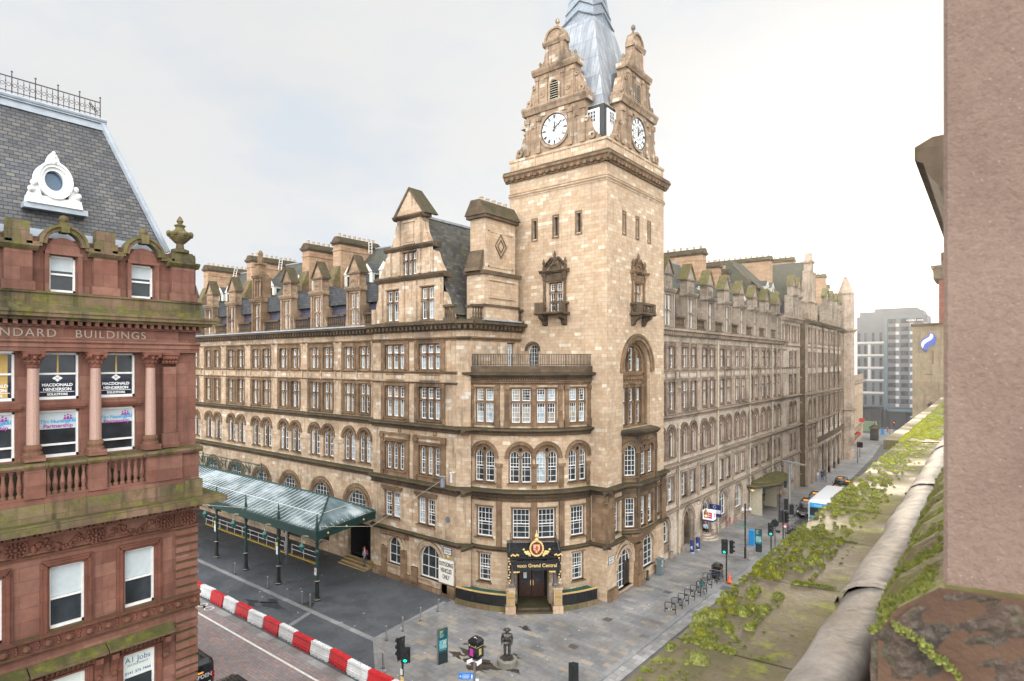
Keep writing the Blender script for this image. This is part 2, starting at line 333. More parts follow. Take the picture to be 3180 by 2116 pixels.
# ================================================================ HOTEL
hotel=thing('hotel','long tan sandstone hotel with a tall clock tower on the street corner','building',(-30,45,0))
MG=lambda s,o,z:(s,34.6-o,z)
MP=lambda s,o,z:(s,33.8-o,z)
MH=lambda s,o,z:(-23.9+o,s,z)
ML=lambda s,o,z:(s,40.7-o,z)
MR=lambda s,o,z:(-23.1+o,s,z)
ME=lambda s,o,z:(-31.5+o,s,z)          # pavilion return above the porch
CCX,CCY,CRR=-32.4,42.6,8.0
MC=lambda s,o,z:(CCX+(CRR+o)*sin(s/CRR),CCY-(CRR+o)*cos(s/CRR),z)
def MWf(s,o,z):                       # far wing, bending with the street
    k=max(0.,s-116.)
    return (-23.3+o-.0016*k*k,s,z)
def window(M,name,sc,z0,w,h,n=2,mode='cross',mat=TR,d=.36,bars=(1,2),cols=True,cur=.5,split=.6,hood=True,seg=0,head=True,parent=None):
    P=parent or hotel
    st=MB(M,seg); fr=MB(M); pn=MB(M); a,b=sc-w/2,sc+w/2; zt=z0+h; L=[]
    e=.1; mw=.17; lw=(w-2*e-(n-1)*mw)/n; xs=[a+e+i*(lw+mw) for i in range(n)]
    if mode=='cross':
        zm=z0+h*split
        st.wall(a,b,z0,zm,[(x,x+lw,z0+.08,zm-.07,0) for x in xs],o=-.16,d=.12)
        st.wall(a,b,zm,zt,[(x,x+lw,zm+.09,zt-.1,0) for x in xs],o=-.16,d=.12)
        st.box(a,b,-.16,-.06,zm-.07,zm+.09)
        for x in xs[1:]: st.box(x-mw,x,-.16,-.06,z0,zt)
        L=[(x,x+lw,z0+.08,zm-.07,0) for x in xs]+[(x,x+lw,zm+.09,zt-.1,0) for x in xs]
    elif mode=='plain':
        st.wall(a,b,z0,zt,[(x,x+lw,z0+.08,zt-.1,0) for x in xs],o=-.16,d=.12)
        for x in xs[1:]: st.box(x-mw,x,-.16,-.03,z0,zt)
        L=[(x,x+lw,z0+.08,zt-.1,0) for x in xs]
    elif mode in('arch2','archn'):
        sp=zt-w/2 if mode=='arch2' else zt-lw/2-.12
        at=sp+lw*.5
        H=[(x,x+lw,z0+.08,at,1) for x in xs]
        st.wall(a,b,z0,zt,H,o=-.16,d=.12,n=6); L=H
        for x in xs[1:]: st.lathe(x-mw/2,-.06,[(.13,z0),(.13,z0+.2),(.085,z0+.25),(.085,sp-.25),(.15,sp-.05),(.15,sp)],6)
        for x in xs: st.ring(x+lw/2,sp,lw/2,lw/2+.1,-.16,-.08,n=8)
        if mode=='arch2':
            st.ring(sc,sp+w*.26,w*.085,w*.135,-.16,-.1,0,2*PI,n=10)
    elif mode=='lunette':
        st.wall(a,b,z0,zt,[(a+.03,b-.03,z0+.02,zt-.02,1)],o=-.2,d=.1,n=12)
        L=[(a+.03,b-.03,z0+.02,zt-.02,1)]
    elif mode=='sash':
        L=[(a,b,z0,zt,0)]
    if hood:
        if mode in('arch2','lunette'):
            sp=zt-w/2; k=1 if mode=='arch2' else 1.25
            st.ring(sc,sp,w/2,w/2+.16*k,-.02,.1,n=12); st.ring(sc,sp,w/2+.16*k,w/2+.24*k,-.02,.16,n=12)
            if mode=='lunette':
                st.ring(sc,sp,w/2+.4,w/2+.62,-.02,.07,n=14)
            for sg in (-1,1): st.box(sc+sg*(w/2+.12)-.16,sc+sg*(w/2+.12)+.16,-.02,.14,sp-.14,sp)
        elif head: 
            st.box(a-.06,b+.06,-.02,.1,zt,zt+.09)
    st.box(a-.08,b+.08,-.2,.12,z0-.12,z0)
    if cols:
        for sg in (-1,1):
            x=sc+sg*(w/2+.13); zz=zt if mode!='arch2' else zt-w/2-.14
            st.lathe(x,.07,[(.15,z0-.02),(.15,z0+.28),(.1,z0+.34),(.09,zz-.3),(.1,zz-.28),(.17,zz-.08),(.17,zz)],6)
    t=.055 if w<2 else .07
    for (x0,x1,h0,h1,k) in L:
        top=h1-(x1-x0)/2 if k else h1
        fr.box(x0,x0+t,-.27,-.2,h0,top); fr.box(x1-t,x1,-.27,-.2,h0,top); fr.box(x0+t,x1-t,-.27,-.19,h0,h0+t*1.3)
        if k: fr.ring((x0+x1)/2,top,(x1-x0)/2-t,(x1-x0)/2,-.27,-.2,n=8)
        else: fr.box(x0+t,x1-t,-.27,-.2,h1-t,h1)
        nb,nr=bars; tb=.028
        big=(mode=='lunette')
        for i in range(nb):
            x=x0+(x1-x0)*(i+1)/(nb+1); zz=h1-t
            if k:
                dx=abs(x-(x0+x1)/2); rr=(x1-x0)/2-t*.5; zz=top+math.sqrt(max(rr*rr-dx*dx,0))
            fr.box(x-tb/2,x+tb/2,-.265,-.215,h0+t if (big or nr<0 or i%2==0) else h0+(h1-h0)*.5,zz)
        for i in range(abs(nr)):
            z=h0+(h1-h0)*(i+1)/(abs(nr)+1); xx0,xx1=x0+t,x1-t
            if k and z>top:
                rr=(x1-x0)/2-t*.5; hw=math.sqrt(max(rr*rr-(z-top)**2,0)); xx0,xx1=(x0+x1)/2-hw,(x0+x1)/2+hw
            fr.box(xx0,xx1,-.265,-.215,z-tb/2,z+tb/2)
        if mode not in('cross','lunette') and (h1-h0)>1.4: fr.box(x0+t,x1-t,-.26,-.19,h0+(h1-h0)*.48,h0+(h1-h0)*.48+.06)
        pn.m=(1 if rnd.random()<.7 else 3) if rnd.random()<cur else 0
        if k:
            rr=(x1-x0)/2; c=(x0+x1)/2
            pn.face([(x0,-.28,h0),(x1,-.28,h0)]+[(c+rr*cos(PI*i/8),-.28,top+rr*sin(PI*i/8)) for i in range(9)])
        else:
            if pn.m:
                zz=h0+(h1-h0)*rnd.choice((.55,.8,1.,1.))
                pn.face([(x0,-.28,h0),(x1,-.28,h0),(x1,-.28,zz),(x0,-.28,zz)])
                if zz<h1-.01: pn.m=0; pn.face([(x0,-.28,zz),(x1,-.28,zz),(x1,-.28,h1),(x0,-.28,h1)])
            else: pn.face([(x0,-.28,h0),(x1,-.28,h0),(x1,-.28,h1),(x0,-.28,h1)])
    if mode=='arch2':
        sp=zt-w/2; pn.m=2; pn.disc(sc,sp+w*.26,w*.085,-.155,10)
    o=st.build(name,mat,P) if st.f else None
    if o is None: o=fr.build(name,WH,P)
    else: fr.build('frame',WH,o)
    pn.build('pane',[GL,CU,DK,CU2],o)
    return o
def hole(sc,z0,w,h,k=0): return (sc-w/2,sc+w/2,z0,z0+h,k)
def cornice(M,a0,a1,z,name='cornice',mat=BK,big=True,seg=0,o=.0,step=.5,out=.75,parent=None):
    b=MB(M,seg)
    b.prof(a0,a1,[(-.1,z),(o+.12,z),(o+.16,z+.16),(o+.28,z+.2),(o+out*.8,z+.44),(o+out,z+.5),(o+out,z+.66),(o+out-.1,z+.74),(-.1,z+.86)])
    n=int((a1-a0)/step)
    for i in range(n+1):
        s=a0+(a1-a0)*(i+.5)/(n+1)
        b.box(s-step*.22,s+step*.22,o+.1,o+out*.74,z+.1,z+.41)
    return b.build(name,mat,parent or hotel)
def course(M,a0,a1,z,h,o,mat,seg=0,name='string_course',dent=0):
    b=MB(M,seg)
    b.prof(a0,a1,[(-.05,z-h*.5),(o*.25,z-h*.5),(o*.4,z),(o*.85,z+h*.3),(o,z+h*.45),(o,z+h*.75),(-.05,z+h)])
    if dent:
        n=int((a1-a0)/dent)
        for i in range(n): 
            s=a0+(i+.5)*dent; b.box(s-dent*.28,s+dent*.28,0,o*.45,z-h*.5-.13,z-h*.5)
    return b.build(name,mat,hotel)
def baluster_pr(z,h,r):
    return [(r,z),(r,z+h*.08),(r*.55,z+h*.14),(r*.95,z+h*.36),(r*.85,z+h*.45),(r*.45,z+h*.72),(r*.6,z+h*.86),(r,z+h*.92),(r,z+h)]
def balustrade(M,a0,a1,o,z,mat=BK,h=.85,sp=.3):
    b=MB(M)
    b.box(a0,a1,o-.16,o+.16,z,z+.22); b.box(a0,a1,o-.18,o+.18,z+.22+h,z+.4+h)
    n=max(1,int((a1-a0)/sp))
    for i in range(n): b.lathe(a0+(i+.5)*(a1-a0)/n,o,baluster_pr(z+.22,h,.1),6)
    return b.build('balustrade',mat,hotel)
LV=dict(s0=4.15,s1=8.4,s2=13.1,sill3=17.7,corn=21.0)
def std_wall(M,a0,a1,holes_by_floor,mat,base=0.,seg=0,name='wall',top=21.1):
    b=MB(M,seg); zs=[base,4.2,8.5,13.2,17.2,top]
    for i in range(5):
        b.wall(a0,a1,zs[i],zs[i+1],holes_by_floor.get(i,()))
    return b.build(name,mat,hotel)
# ---------------- Gordon-side long wall
bays=[-46.0-5.65*k for k in range(7)]
H={0:[],1:[],2:[],3:[],4:[]}
for k,x in enumerate(bays):
    for dx in (-1.13,1.13):
        H[3].append(hole(x+dx,13.8,1.5,2.75)); H[4].append(hole(x+dx,17.85,1.5,2.1)); H[2].append(hole(x+dx,9.25,1.72,3.05,1))
    H[1].append(hole(x,4.45,3.1,2.2,.999))
    if k in(0,2,5): H[0].append(hole(x+.3,.45,3.4,3.2))
std_wall(MG,-86,-43.0,H,GS)
for k,x in enumerate(bays):
    for dx in (-1.13,1.13):
        window(MG,'mullioned_window',x+dx,13.8,1.5,2.75,cur=.55); window(MG,'mullioned_window',x+dx,17.85,1.5,2.1,bars=(1,1),cur=.55)
        window(MG,'arched_window',x+dx,9.25,1.72,3.05,2,'arch2',bars=(1,3),cols=False,cur=.25)
    b=MB(MG)
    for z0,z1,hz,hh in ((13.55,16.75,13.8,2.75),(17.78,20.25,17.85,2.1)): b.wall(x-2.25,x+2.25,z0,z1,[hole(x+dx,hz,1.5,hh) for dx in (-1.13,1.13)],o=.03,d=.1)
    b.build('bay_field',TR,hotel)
    b=MB(MG); 
    for z0,z1 in ((13.5,16.75),(17.75,20.4)):
        b.box(x+2.35,x+3.3,-.02,.09,z0,z1); b.lathe(x+2.35,.1,[(.13,z0),(.13,z0+.3),(.08,z0+.35),(.08,z1-.35),(.15,z1-.1),(.15,z1)],6); b.lathe(x+3.3,.1,[(.13,z0),(.13,z0+.3),(.08,z0+.35),(.08,z1-.35),(.15,z1-.1),(.15,z1)],6)
    for sx in (2.35,3.3,0): b.box(x+sx-.06,x+sx+.06,-.02,.1,16.75,17.7)
    for dx in (-1.13,1.13):
        b.box(x+dx-.85,x+dx+.85,-.02,.05,16.95,17.02); b.box(x+dx-.85,x+dx+.85,-.02,.05,17.44,17.5)
    b.box(x+2.0,x+3.6,-.02,.1,10.75,10.98)
    b.build('pilaster',GS,hotel)
    window(MG,'lunette_window',x,4.45,3.1,2.2,1,'lunette',bars=(5,4),cols=False,cur=0)
    if k in(0,2,5):
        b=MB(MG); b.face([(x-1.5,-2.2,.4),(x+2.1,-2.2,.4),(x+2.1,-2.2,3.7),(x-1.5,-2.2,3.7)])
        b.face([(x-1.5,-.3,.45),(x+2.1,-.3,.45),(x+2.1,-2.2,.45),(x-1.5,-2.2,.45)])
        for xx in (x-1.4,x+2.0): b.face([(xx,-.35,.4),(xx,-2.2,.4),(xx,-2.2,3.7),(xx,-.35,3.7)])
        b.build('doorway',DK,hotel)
    else:
        b=MB(MG); b.box(x-1.2,x+1.2,0,.06,1.2,2.9); b.box(x-1.3,x+1.3,0,.04,1.1,3.0)
        b.build('poster_panel',DK,hotel)
b=MB(MG); b.box(-44.7,-42.75,-1.2,-1.14,.45,1.9); b.build('hoarding_board',plain('grey_board',(.3,.3,.29),.6),hotel)
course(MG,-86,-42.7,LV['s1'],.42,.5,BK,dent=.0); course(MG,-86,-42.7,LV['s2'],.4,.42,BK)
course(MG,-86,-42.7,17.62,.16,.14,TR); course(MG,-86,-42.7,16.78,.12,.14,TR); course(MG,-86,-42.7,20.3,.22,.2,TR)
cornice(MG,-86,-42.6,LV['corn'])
b=MB(MG); b.box(-86,-42.7,.62,.8,21.68,21.8); b.build('gutter',LD,hotel)
# entrance steps
b=MB(MG)
for i,(y0,z) in enumerate(((1.35,.0),(1.0,.15),(.65,.3))): b.box(-47.0,-43.2,-.4,y0,z,z+.15)
b.build('entrance_steps',stone('yellow_steps',[(.35,.24,.11),(.4,.28,.14)],1.5,.35,.01,soot=.3,moss=.0,streak=0),hotel)
b=MB(MG)
for i,y0 in enumerate((1.35,1.0,.65)): b.box(-47.,-43.2,y0-.06,y0+.005,.152+.15*i-.02,.156+.15*i)
b.build('step_edging',DK,hotel)
# ---------------- pavilion
PC=(-39.7,-35.45); a0,a1=-42.6,-32.5
H={0:[hole(-39.75,1.25,1.75,2.35,1),hole(-35.4,.95,2.5,2.75,1)],1:[hole(-40.1,5.2,2.1,2.25),hole(-35.9,5.2,2.1,2.25)],
   2:[hole(x,9.3,2.5,2.45) for x in PC],3:[hole(x,13.8,2.5,2.7) for x in PC],4:[hole(x,17.85,2.5,2.15) for x in PC]}
std_wall(MP,a0,a1,H,GS)
for x in PC:
    window(MP,'mullioned_window',x,13.8,2.5,2.7,3,bars=(1,2),cur=.7); window(MP,'mullioned_window',x,17.85,2.5,2.15,3,bars=(1,1),cur=.7)
    window(MP,'arched_window',x,9.3,2.5,2.45,3,'archn',bars=(1,4),hood=True,cur=.2)
    b=MB(MP)
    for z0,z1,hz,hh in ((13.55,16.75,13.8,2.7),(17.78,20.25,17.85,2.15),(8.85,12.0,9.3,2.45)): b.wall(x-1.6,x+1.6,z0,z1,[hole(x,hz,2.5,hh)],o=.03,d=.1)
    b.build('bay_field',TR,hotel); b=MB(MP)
    for sg in (-1,1):
        b.box(x+sg*1.65-.17,x+sg*1.65+.17,-.02,.12,8.8,12.4); b.box(x+sg*1.65-.25,x+sg*1.65+.25,-.02,.2,12.0,12.3)
        for z0,z1 in ((13.5,16.8),(17.8,20.3)): b.box(x+sg*1.62-.15,x+sg*1.62+.15,-.02,.1,z0,z1)
    b.box(x-1.9,x+1.9,-.02,.14,12.3,12.5); b.box(x-1.9,x+1.9,-.02,.08,11.9,12.0); b.box(x-1.2,x+1.2,-.02,.05,16.95,17.02); b.box(x-1.2,x+1.2,-.02,.05,17.44,17.5)
    b.ring(x+.6,12.75,.14,.2,-.02,.05,0,2*PI)
    b.build('pilaster',TR,hotel)
for x in (-40.1,-35.9):
    window(MP,'mullioned_window',x,5.2,2.1,2.25,2,'plain',bars=(2,4),cur=.5,cols=False)
    b=MB(MP); b.box(x-1.3,x+1.3,-.02,.1,7.6,7.75); b.box(x-1.35,x+1.35,-.02,.16,7.75,7.85); b.build('window_head',TR,hotel)
window(MP,'arched_window',-39.75,1.25,1.75,2.35,1,'lunette',bars=(1,2),cols=False,cur=0,mat=GS)
window(MP,'arched_window',-35.4,.95,2.5,2.75,1,'lunette',bars=(2,2),cols=False,cur=0,mat=GS)
b=MB(MP)                                    # carved surround of the small arched window, plinth
for sg in (-1,1): b.box(-39.75+sg*1.25-.3,-39.75+sg*1.25+.3,-.02,.22,.3,2.7)
b.box(-41.5,-38.0,-.02,.16,3.65,4.0); b.box(-41.3,-38.2,-.02,.24,4.0,4.08)
for i in range(9): b.ball((-41.2+i*.36,.16,3.83),.12,6,4)
for sg in (-1,1): b.box(-35.4+sg*1.75-.35,-35.4+sg*1.75+.35,-.02,.2,.3,1.6)
b.box(a0,-40.9,-.02,.12,0,.7); b.box(-38.5,-36.9,-.02,.16,0,.75); b.box(-33.9,a1,-.02,.2,0,1.0); b.box(-40.7,-38.6,-.02,.1,0,.4); b.box(-36.7,-34.1,-.02,.1,0,.4)
b.build('plinth',TR,hotel)
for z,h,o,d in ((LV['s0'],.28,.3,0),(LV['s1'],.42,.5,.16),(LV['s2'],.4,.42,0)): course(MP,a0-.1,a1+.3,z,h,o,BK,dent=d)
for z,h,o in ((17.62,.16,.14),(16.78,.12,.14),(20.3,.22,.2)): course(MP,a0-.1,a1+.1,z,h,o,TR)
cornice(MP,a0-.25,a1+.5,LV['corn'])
# return walls of the pavilion (towards the porch and above it)
MCh=lambda s,o,z:(-32.5+.857*s+.514*o,33.8+.514*s-.857*o,z)
b=MB(MCh); b.wall(0,1.17,0,21.1); b.build('wall',GS,hotel); cornice(MCh,-.3,1.5,LV['corn'])
for z,h,o in ((LV['s0'],.28,.3),(LV['s1'],.42,.5),(LV['s2'],.4,.42),(20.3,.22,.2)): course(MCh,0,1.2,z,h,o,BK)
b=MB(ME); b.wall(34.4,40.7,17.9,21.1,[hole(39.35,18.1,.9,2.0)]); b.build('wall',GS,hotel)
window(ME,'sash_window',39.35,18.1,.9,2.,1,'plain',bars=(1,3),cols=False,cur=.6)
cornice(ME,34.3,41.2,LV['corn']); course(ME,34.3,40.6,20.3,.22,.2,TR)
for z,h,o in ((LV['s0'],.28,.3),(LV['s1'],.42,.5),(LV['s2'],.4,.42)): course(ME,33.3,34.9,z,h,o,BK)
b=MB(lambda s,o,z:(-42.6-o,s,z)); b.wall(33.8,34.6,0,21.1); b.build('wall',GS,hotel)
b=MB(); 
for dx,dy in ((.12,.95),(.3,1.15)): b.tube([(-32.5+dx,33.4+dy,.1),(-32.5+dx,33.4+dy,17.6 if dx<.2 else 12.6)],.07,6)
for z in (1.5,3.5,5.5,7.5,10,12,15): b.box(-32.5,-32.1,34.3,34.6,z,z+.12)
b.lathe(-32.3,34.45,[(.12,15.6),(.3,15.9),(.32,16.25),(.1,16.3)],8)
b.build('drainpipe',CREAM,hotel)
b=MB(); b.tube([(-32.3,37.0,18.),(-32.3,37.,21.2)],.09,6); b.build('drainpipe',CREAM,hotel)
# ---------------- curved corner porch
H={0:[hole(1.9,1.6,1.15,2.2),hole(9.49,1.6,1.15,2.2),hole(5.75,.25,2.4,3.4)],1:[hole(s,5.0,w,2.4) for s,w in ((1.9,1.5),(4.85,1.5),(6.82,1.5),(9.49,1.4))],
   2:[hole(s,9.25,1.85,3.0,1) for s in (1.9,4.8,6.86,9.49)],3:[hole(s,13.8,1.65,2.75) for s in (1.9,4.85,6.82,9.49)]}
b=MB(MC,.4); zs=[0,4.2,8.5,13.2,18.0]
for i in range(4): b.wall(0.05,10.8,zs[i],zs[i+1],H[i])
b.build('wall',T_,hotel)
for s in (1.9,9.49): window(MC,'sash_window',s,1.6,1.15,2.2,1,'plain',bars=(3,4),cols=False,cur=.1)
for s,w in ((1.9,1.5),(4.85,1.5),(6.82,1.5),(9.49,1.4)): window(MC,'sash_window',s,5.0,w,2.4,1,'plain',bars=(3,4),cols=False,cur=.1)
for s in (1.9,4.8,6.86,9.49): window(MC,'arched_window',s,9.25,1.85,3.0,2,'arch2',bars=(2,4),cols=False,cur=.1,seg=.4)
for s in (1.9,4.85,6.82,9.49): window(MC,'mullioned_window',s,13.8,1.65,2.75,2,bars=(2,3),cur=.8)
b=MB(MC,.4)
for s in (.55,3.15,5.84,8.0,10.5):
    b.box(s-.22,s+.22,-.02,.1,4.4,7.9)
    b.box(s-.3,s+.3,-.02,.12,10.55,10.75); b.box(s-.2,s+.2,-.02,.06,8.9,10.55)
for s in (.75,3.05,3.75,5.83,7.9,8.4,10.55): b.box(s-.15,s+.15,-.02,.13,13.5,16.75); b.box(s-.2,s+.2,-.02,.2,16.4,16.7); b.box(s-.2,s+.2,-.02,.2,13.5,14.1)
b.build('pilaster',TR,hotel)
for z,h,o,d in ((LV['s0'],.26,.25,0),(LV['s1'],.42,.5,.16),(LV['s2'],.4,.42,0)): course(MC,0.,11.,z,h,o,BK,.4,dent=d)
course(MC,0,10.9,7.95,.2,.16,TR,.4); course(MC,0,10.9,16.85,.2,.2,TR,.4)
b=MB(MC,.4)
b.prof(-.1,11.,[(-.1,17.25),(.15,17.25),(.3,17.45),(.55,17.5),(.6,17.68),(.2,17.75),(-.1,17.75)])
for i in range(62): b.box(.05+i*.176,.15+i*.176,.1,.26,17.12,17.26)
b.build('cornice',BK,hotel)
b=MB(MC,.4); b.box(-.1,11.,.02,.25,17.75,18.2); b.box(.0,10.9,-7.8,.02,17.75,17.85); b.build('terrace_parapet',BK,hotel)
b=MB(MC,.4); b.box(0,10.9,.12,.15,19.08,19.12); b.box(0,10.9,.12,.15,18.3,18.33)
for i in range(80): s=i*.137; b.box(s,s+(.035 if i%10 else .06),.11,.15,18.2,19.1)
b.build('terrace_railing',BI,hotel)
# ---------------- tower
tw=hotel
b=MB(ML); b.wall(-32.7,-23.1,17.8,22.,[hole(-30.2,17.9,1.1,2.1,1)]); b.wall(-32.7,-23.1,22.,28.6,[hole(-27.9,22.6,1.35,2.45)])
b.wall(-32.7,-23.1,28.6,34.1,[hole(x,28.85,.42,1.55) for x in (-30.0,-27.85,-25.65)]); b.rect(-25.2,-23.1,0,17.8)
b.build('tower_wall',T_,hotel)
b=MB(MR); b.wall(40.7,51.,0,4.2,[hole(43.55,.3,2.5,3.15,1),hole(47.8,.9,2.3,2.9,1)]); b.wall(40.7,51.,4.2,8.5,[hole(42.3,5.0,.9,2.5),hole(49.8,5.,.9,2.5)])
b.wall(40.7,51.,8.5,13.1); b.wall(40.7,51.,13.1,21.,[hole(45.75,13.1,4.9,7.25,1)],d=.9,n=20); b.wall(40.7,51.,21.,28.6,[hole(45.85,22.6,1.35,2.45)])
b.wall(40.7,51.,28.6,34.1,[hole(y,28.95,.42,1.55) for y in (43.5,45.8,48.0)])
b.build('tower_wall',T_,hotel)
b=MB(); b.face([(-32.7,40.7,17),(-32.7,51,17),(-32.7,51,34.1),(-32.7,40.7,34.1)]); b.face([(-32.7,51,17),(-23.1,51,17),(-23.1,51,34.1),(-32.7,51,34.1)]); b.box(-32.6,-23.2,40.8,50.9,33.9,34.0); b.face([(-23.9,51,0),(-23.1,51,0),(-23.1,51,34.1),(-23.9,51,34.1)]); b.build('tower_wall',T_,hotel)
for M,cs in ((ML,(-30.0,-27.85,-25.65)),(MR,(43.5,45.8,48.0))):
    for c in cs:
        b=MB(M); z=28.85 if M is ML else 28.95; b.face([(c-.21,-.3,z),(c+.21,-.3,z),(c+.21,-.3,z+1.55),(c-.21,-.3,z+1.55)])
        for sg in (-1,1): b.box(c+sg*.27-.06,c+sg*.27+.06,-.02,.04,z-.1,z+1.65)
        b.box(c-.33,c+.33,-.02,.05,z+1.65,z+1.75); b.box(c-.33,c+.33,-.02,.06,z-.2,z-.1)
        o=b.build('slit_window',[TR],hotel); b=MB(M); b.face([(c-.21,-.29,z),(c+.21,-.29,z),(c+.21,-.29,z+1.55),(c-.21,-.29,z+1.55)]); b.build('pane',GL,o)
b=MB(ML); b.ring(-30.2,19.45,.55,.8,-.02,.1,n=12); b.build('window_arch',BK,hotel)
window(ML,'arched_window',-30.2,17.9,1.1,2.1,1,'lunette',bars=(3,5),cols=False,cur=0,hood=False,mat=T_)
for M,c in ((ML,-27.9),(MR,45.85)):
    window(M,'balcony_window',c,22.6,1.35,2.45,2,bars=(1,2),cols=False,cur=0,split=.68)
    b=MB(M)
    for sg in (-1,1):
        b.lathe(c+sg*1.0,.12,[(.16,22.6),(.16,23.),(.11,23.05),(.13,23.8),(.1,23.9),(.11,25.2),(.17,25.3),(.17,25.6)],8)
        b.box(c+sg*1.0-.2,c+sg*1.0+.2,-.02,.3,25.55,25.9)
        b.lathe(c+sg*1.05,.15,[(.13,26.05),(.17,26.3),(.07,26.4),(.15,26.7),(.05,26.95),(.02,27.05)],6)
    b.box(c-1.1,c+1.1,-.02,.16,25.15,25.75); b.prof(c-1.4,c+1.4,[(-.02,25.8),(.3,25.8),(.45,25.95),(.45,26.05),(-.02,26.1)])
    b.ring(c,26.1,.42,.62,-.02,.14,n=10); b.disc(c,26.1,.42,.03,14)
    for sg in (-1,1):
        for i in range(5):
            t=i/5.; b.ring(c+sg*(.95-.75*t),26.35+.75*t,.07,.19,-.02,.16,0,2*PI,8)
    b.lathe(c,.08,[(.14,26.7),(.2,27.),(.1,27.15),(.14,27.35),(.04,27.55),(.02,27.65)],6)
    b.build('window_aedicule',BK if M is ML else TR,hotel)
    b=MB(M); b.prof(c-1.45,c+1.45,[(0,22.35),(.95,22.35),(1.05,22.45),(1.05,22.55),(0,22.55)])
    for sg in (-1,1):
        b.prof(c+sg*.95-.22,c+sg*.95+.22,[(0,21.5),(.2,21.55),(.35,21.9),(.75,22.1),(.85,22.35),(0,22.35)])
        b.box(c+sg*1.2-.2,c+sg*1.2+.2,.6,1.,22.55,23.35)
        for k in range(2): b.lathe(c+sg*1.25,.2+.25*k,baluster_pr(22.55,.68,.08),6)
        b.box(c+sg*1.25-.12,c+sg*1.25+.12,0,.7,23.2,23.38)
    if M is MR:
        for k in range(6): b.lathe(c-.8+k*.32,.82,baluster_pr(22.55,.68,.08),6)
        b.box(c-1.1,c+1.1,.68,.95,23.2,23.38)
    else:
        for k in range(3): b.lathe(c+.35+k*.3,.82,baluster_pr(22.55,.68,.08),6)
        b.box(c+.2,c+1.1,.68,.95,23.2,23.38); b.box(c-1.3,c-.6,.7,.95,22.55,23.35)
    b.build('balcony',BK,hotel)
for M,p,q in ((ML,-32.75,-23.05),(MR,40.65,51.05)):
    course(M,p,q,32.7,.22,.16,T_); course(M,p,q,32.95,.1,.1,T_)
    cornice(M,p-.32,q+.32,34.0,step=.62,out=.5,o=.03,mat=TR); 
    b=MB(M); b.box(p+.1,q-.1,-.6,-.02,34.85,35.75); b.box(p,q,-.65,.04,35.75,35.95)
    for i in range(5): b.box(p+.9+i*1.85-.08,p+.9+i*1.85+.08,-.3,.03,34.85,35.75)
    b.build('parapet',T_,hotel)
b=MB(); b.slab([(-33.1,40.3),(-22.7,40.3),(-22.7,51.4),(-33.1,51.4)],34.75,34.86); b.build('cornice_top',BK,hotel)
# big arched window and oriel on the Hope side
c=45.75
b=MB(MR); b.ring(c,17.9,2.45,2.75,-.02,.14,n=20); b.ring(c,17.9,2.75,2.95,-.02,.22,n=20)
for r,o in ((2.2,-.25),(1.98,-.45)): b.ring(c,17.9,r,2.46,-.9,o,n=20); [b.box(c+sg*(r+.12)-.13,c+sg*(r+.12)+.13,-.9,o,13.1,17.9) for sg in (-1,1)]
for sg in (-1,1): b.box(c+sg*2.7-.28,c+sg*2.7+.28,-.02,.2,17.7,17.95)
b.build('arch_surround',TR,hotel)
MRr=lambda s,o,z:(-23.1-.55+o,s,z)
b=MB(MRr); b.wall(c-2.45,c+2.45,13.1,16.6,[hole(c+x,13.25,1.15,3.1) for x in (-1.3,0,1.3)],d=.3); b.wall(c-2.45,c+2.45,16.6,20.4,[hole(c+x,17.7,1.15,hh) for x,hh in ((-1.3,1.5),(0,2.1),(1.3,1.5))],d=.3)
b.box(c-2.4,c+2.4,-.02,.1,16.65,16.8); b.box(c-2.4,c+2.4,-.02,.1,17.4,17.6)
for x in (-1.9,-.65,.65,1.9): b.lathe(c+x,.08,[(.16,13.1),(.16,13.7),(.1,13.75),(.1,16.3),(.16,16.4),(.16,16.6)],6); b.lathe(c+x,.08,[(.12,17.6),(.08,17.7),(.08,19.2),(.1,19.4)],6)
for i in range(8): b.ball((c-1.75+i*.5,.05,17.1),.16,6,4)
b.build('tower_window_screen',TR,hotel)
for x in (-1.3,0,1.3):
    window(MRr,'mullioned_window',c+x,13.25,1.15,3.1,1,bars=(1,2),cols=False,cur=.1,head=False)
    window(MRr,'mullioned_window',c+x,17.7,1.15,2.1 if x==0 else 1.5,1,'plain',bars=(1,2),cols=False,cur=.1,head=False)
def facet(p,q):
    p=Vector(p);q=Vector(q);t=(q-p);Ln=t.length;t.normalize();nn=Vector((t.y,-t.x))
    return (lambda s,o,z:(p.x+t.x*s+nn.x*o,p.y+t.y*s+nn.y*o,z)),Ln
OR=[(-23.1,43.2),(-22.2,44.2),(-22.2,47.4),(-23.1,48.4)]
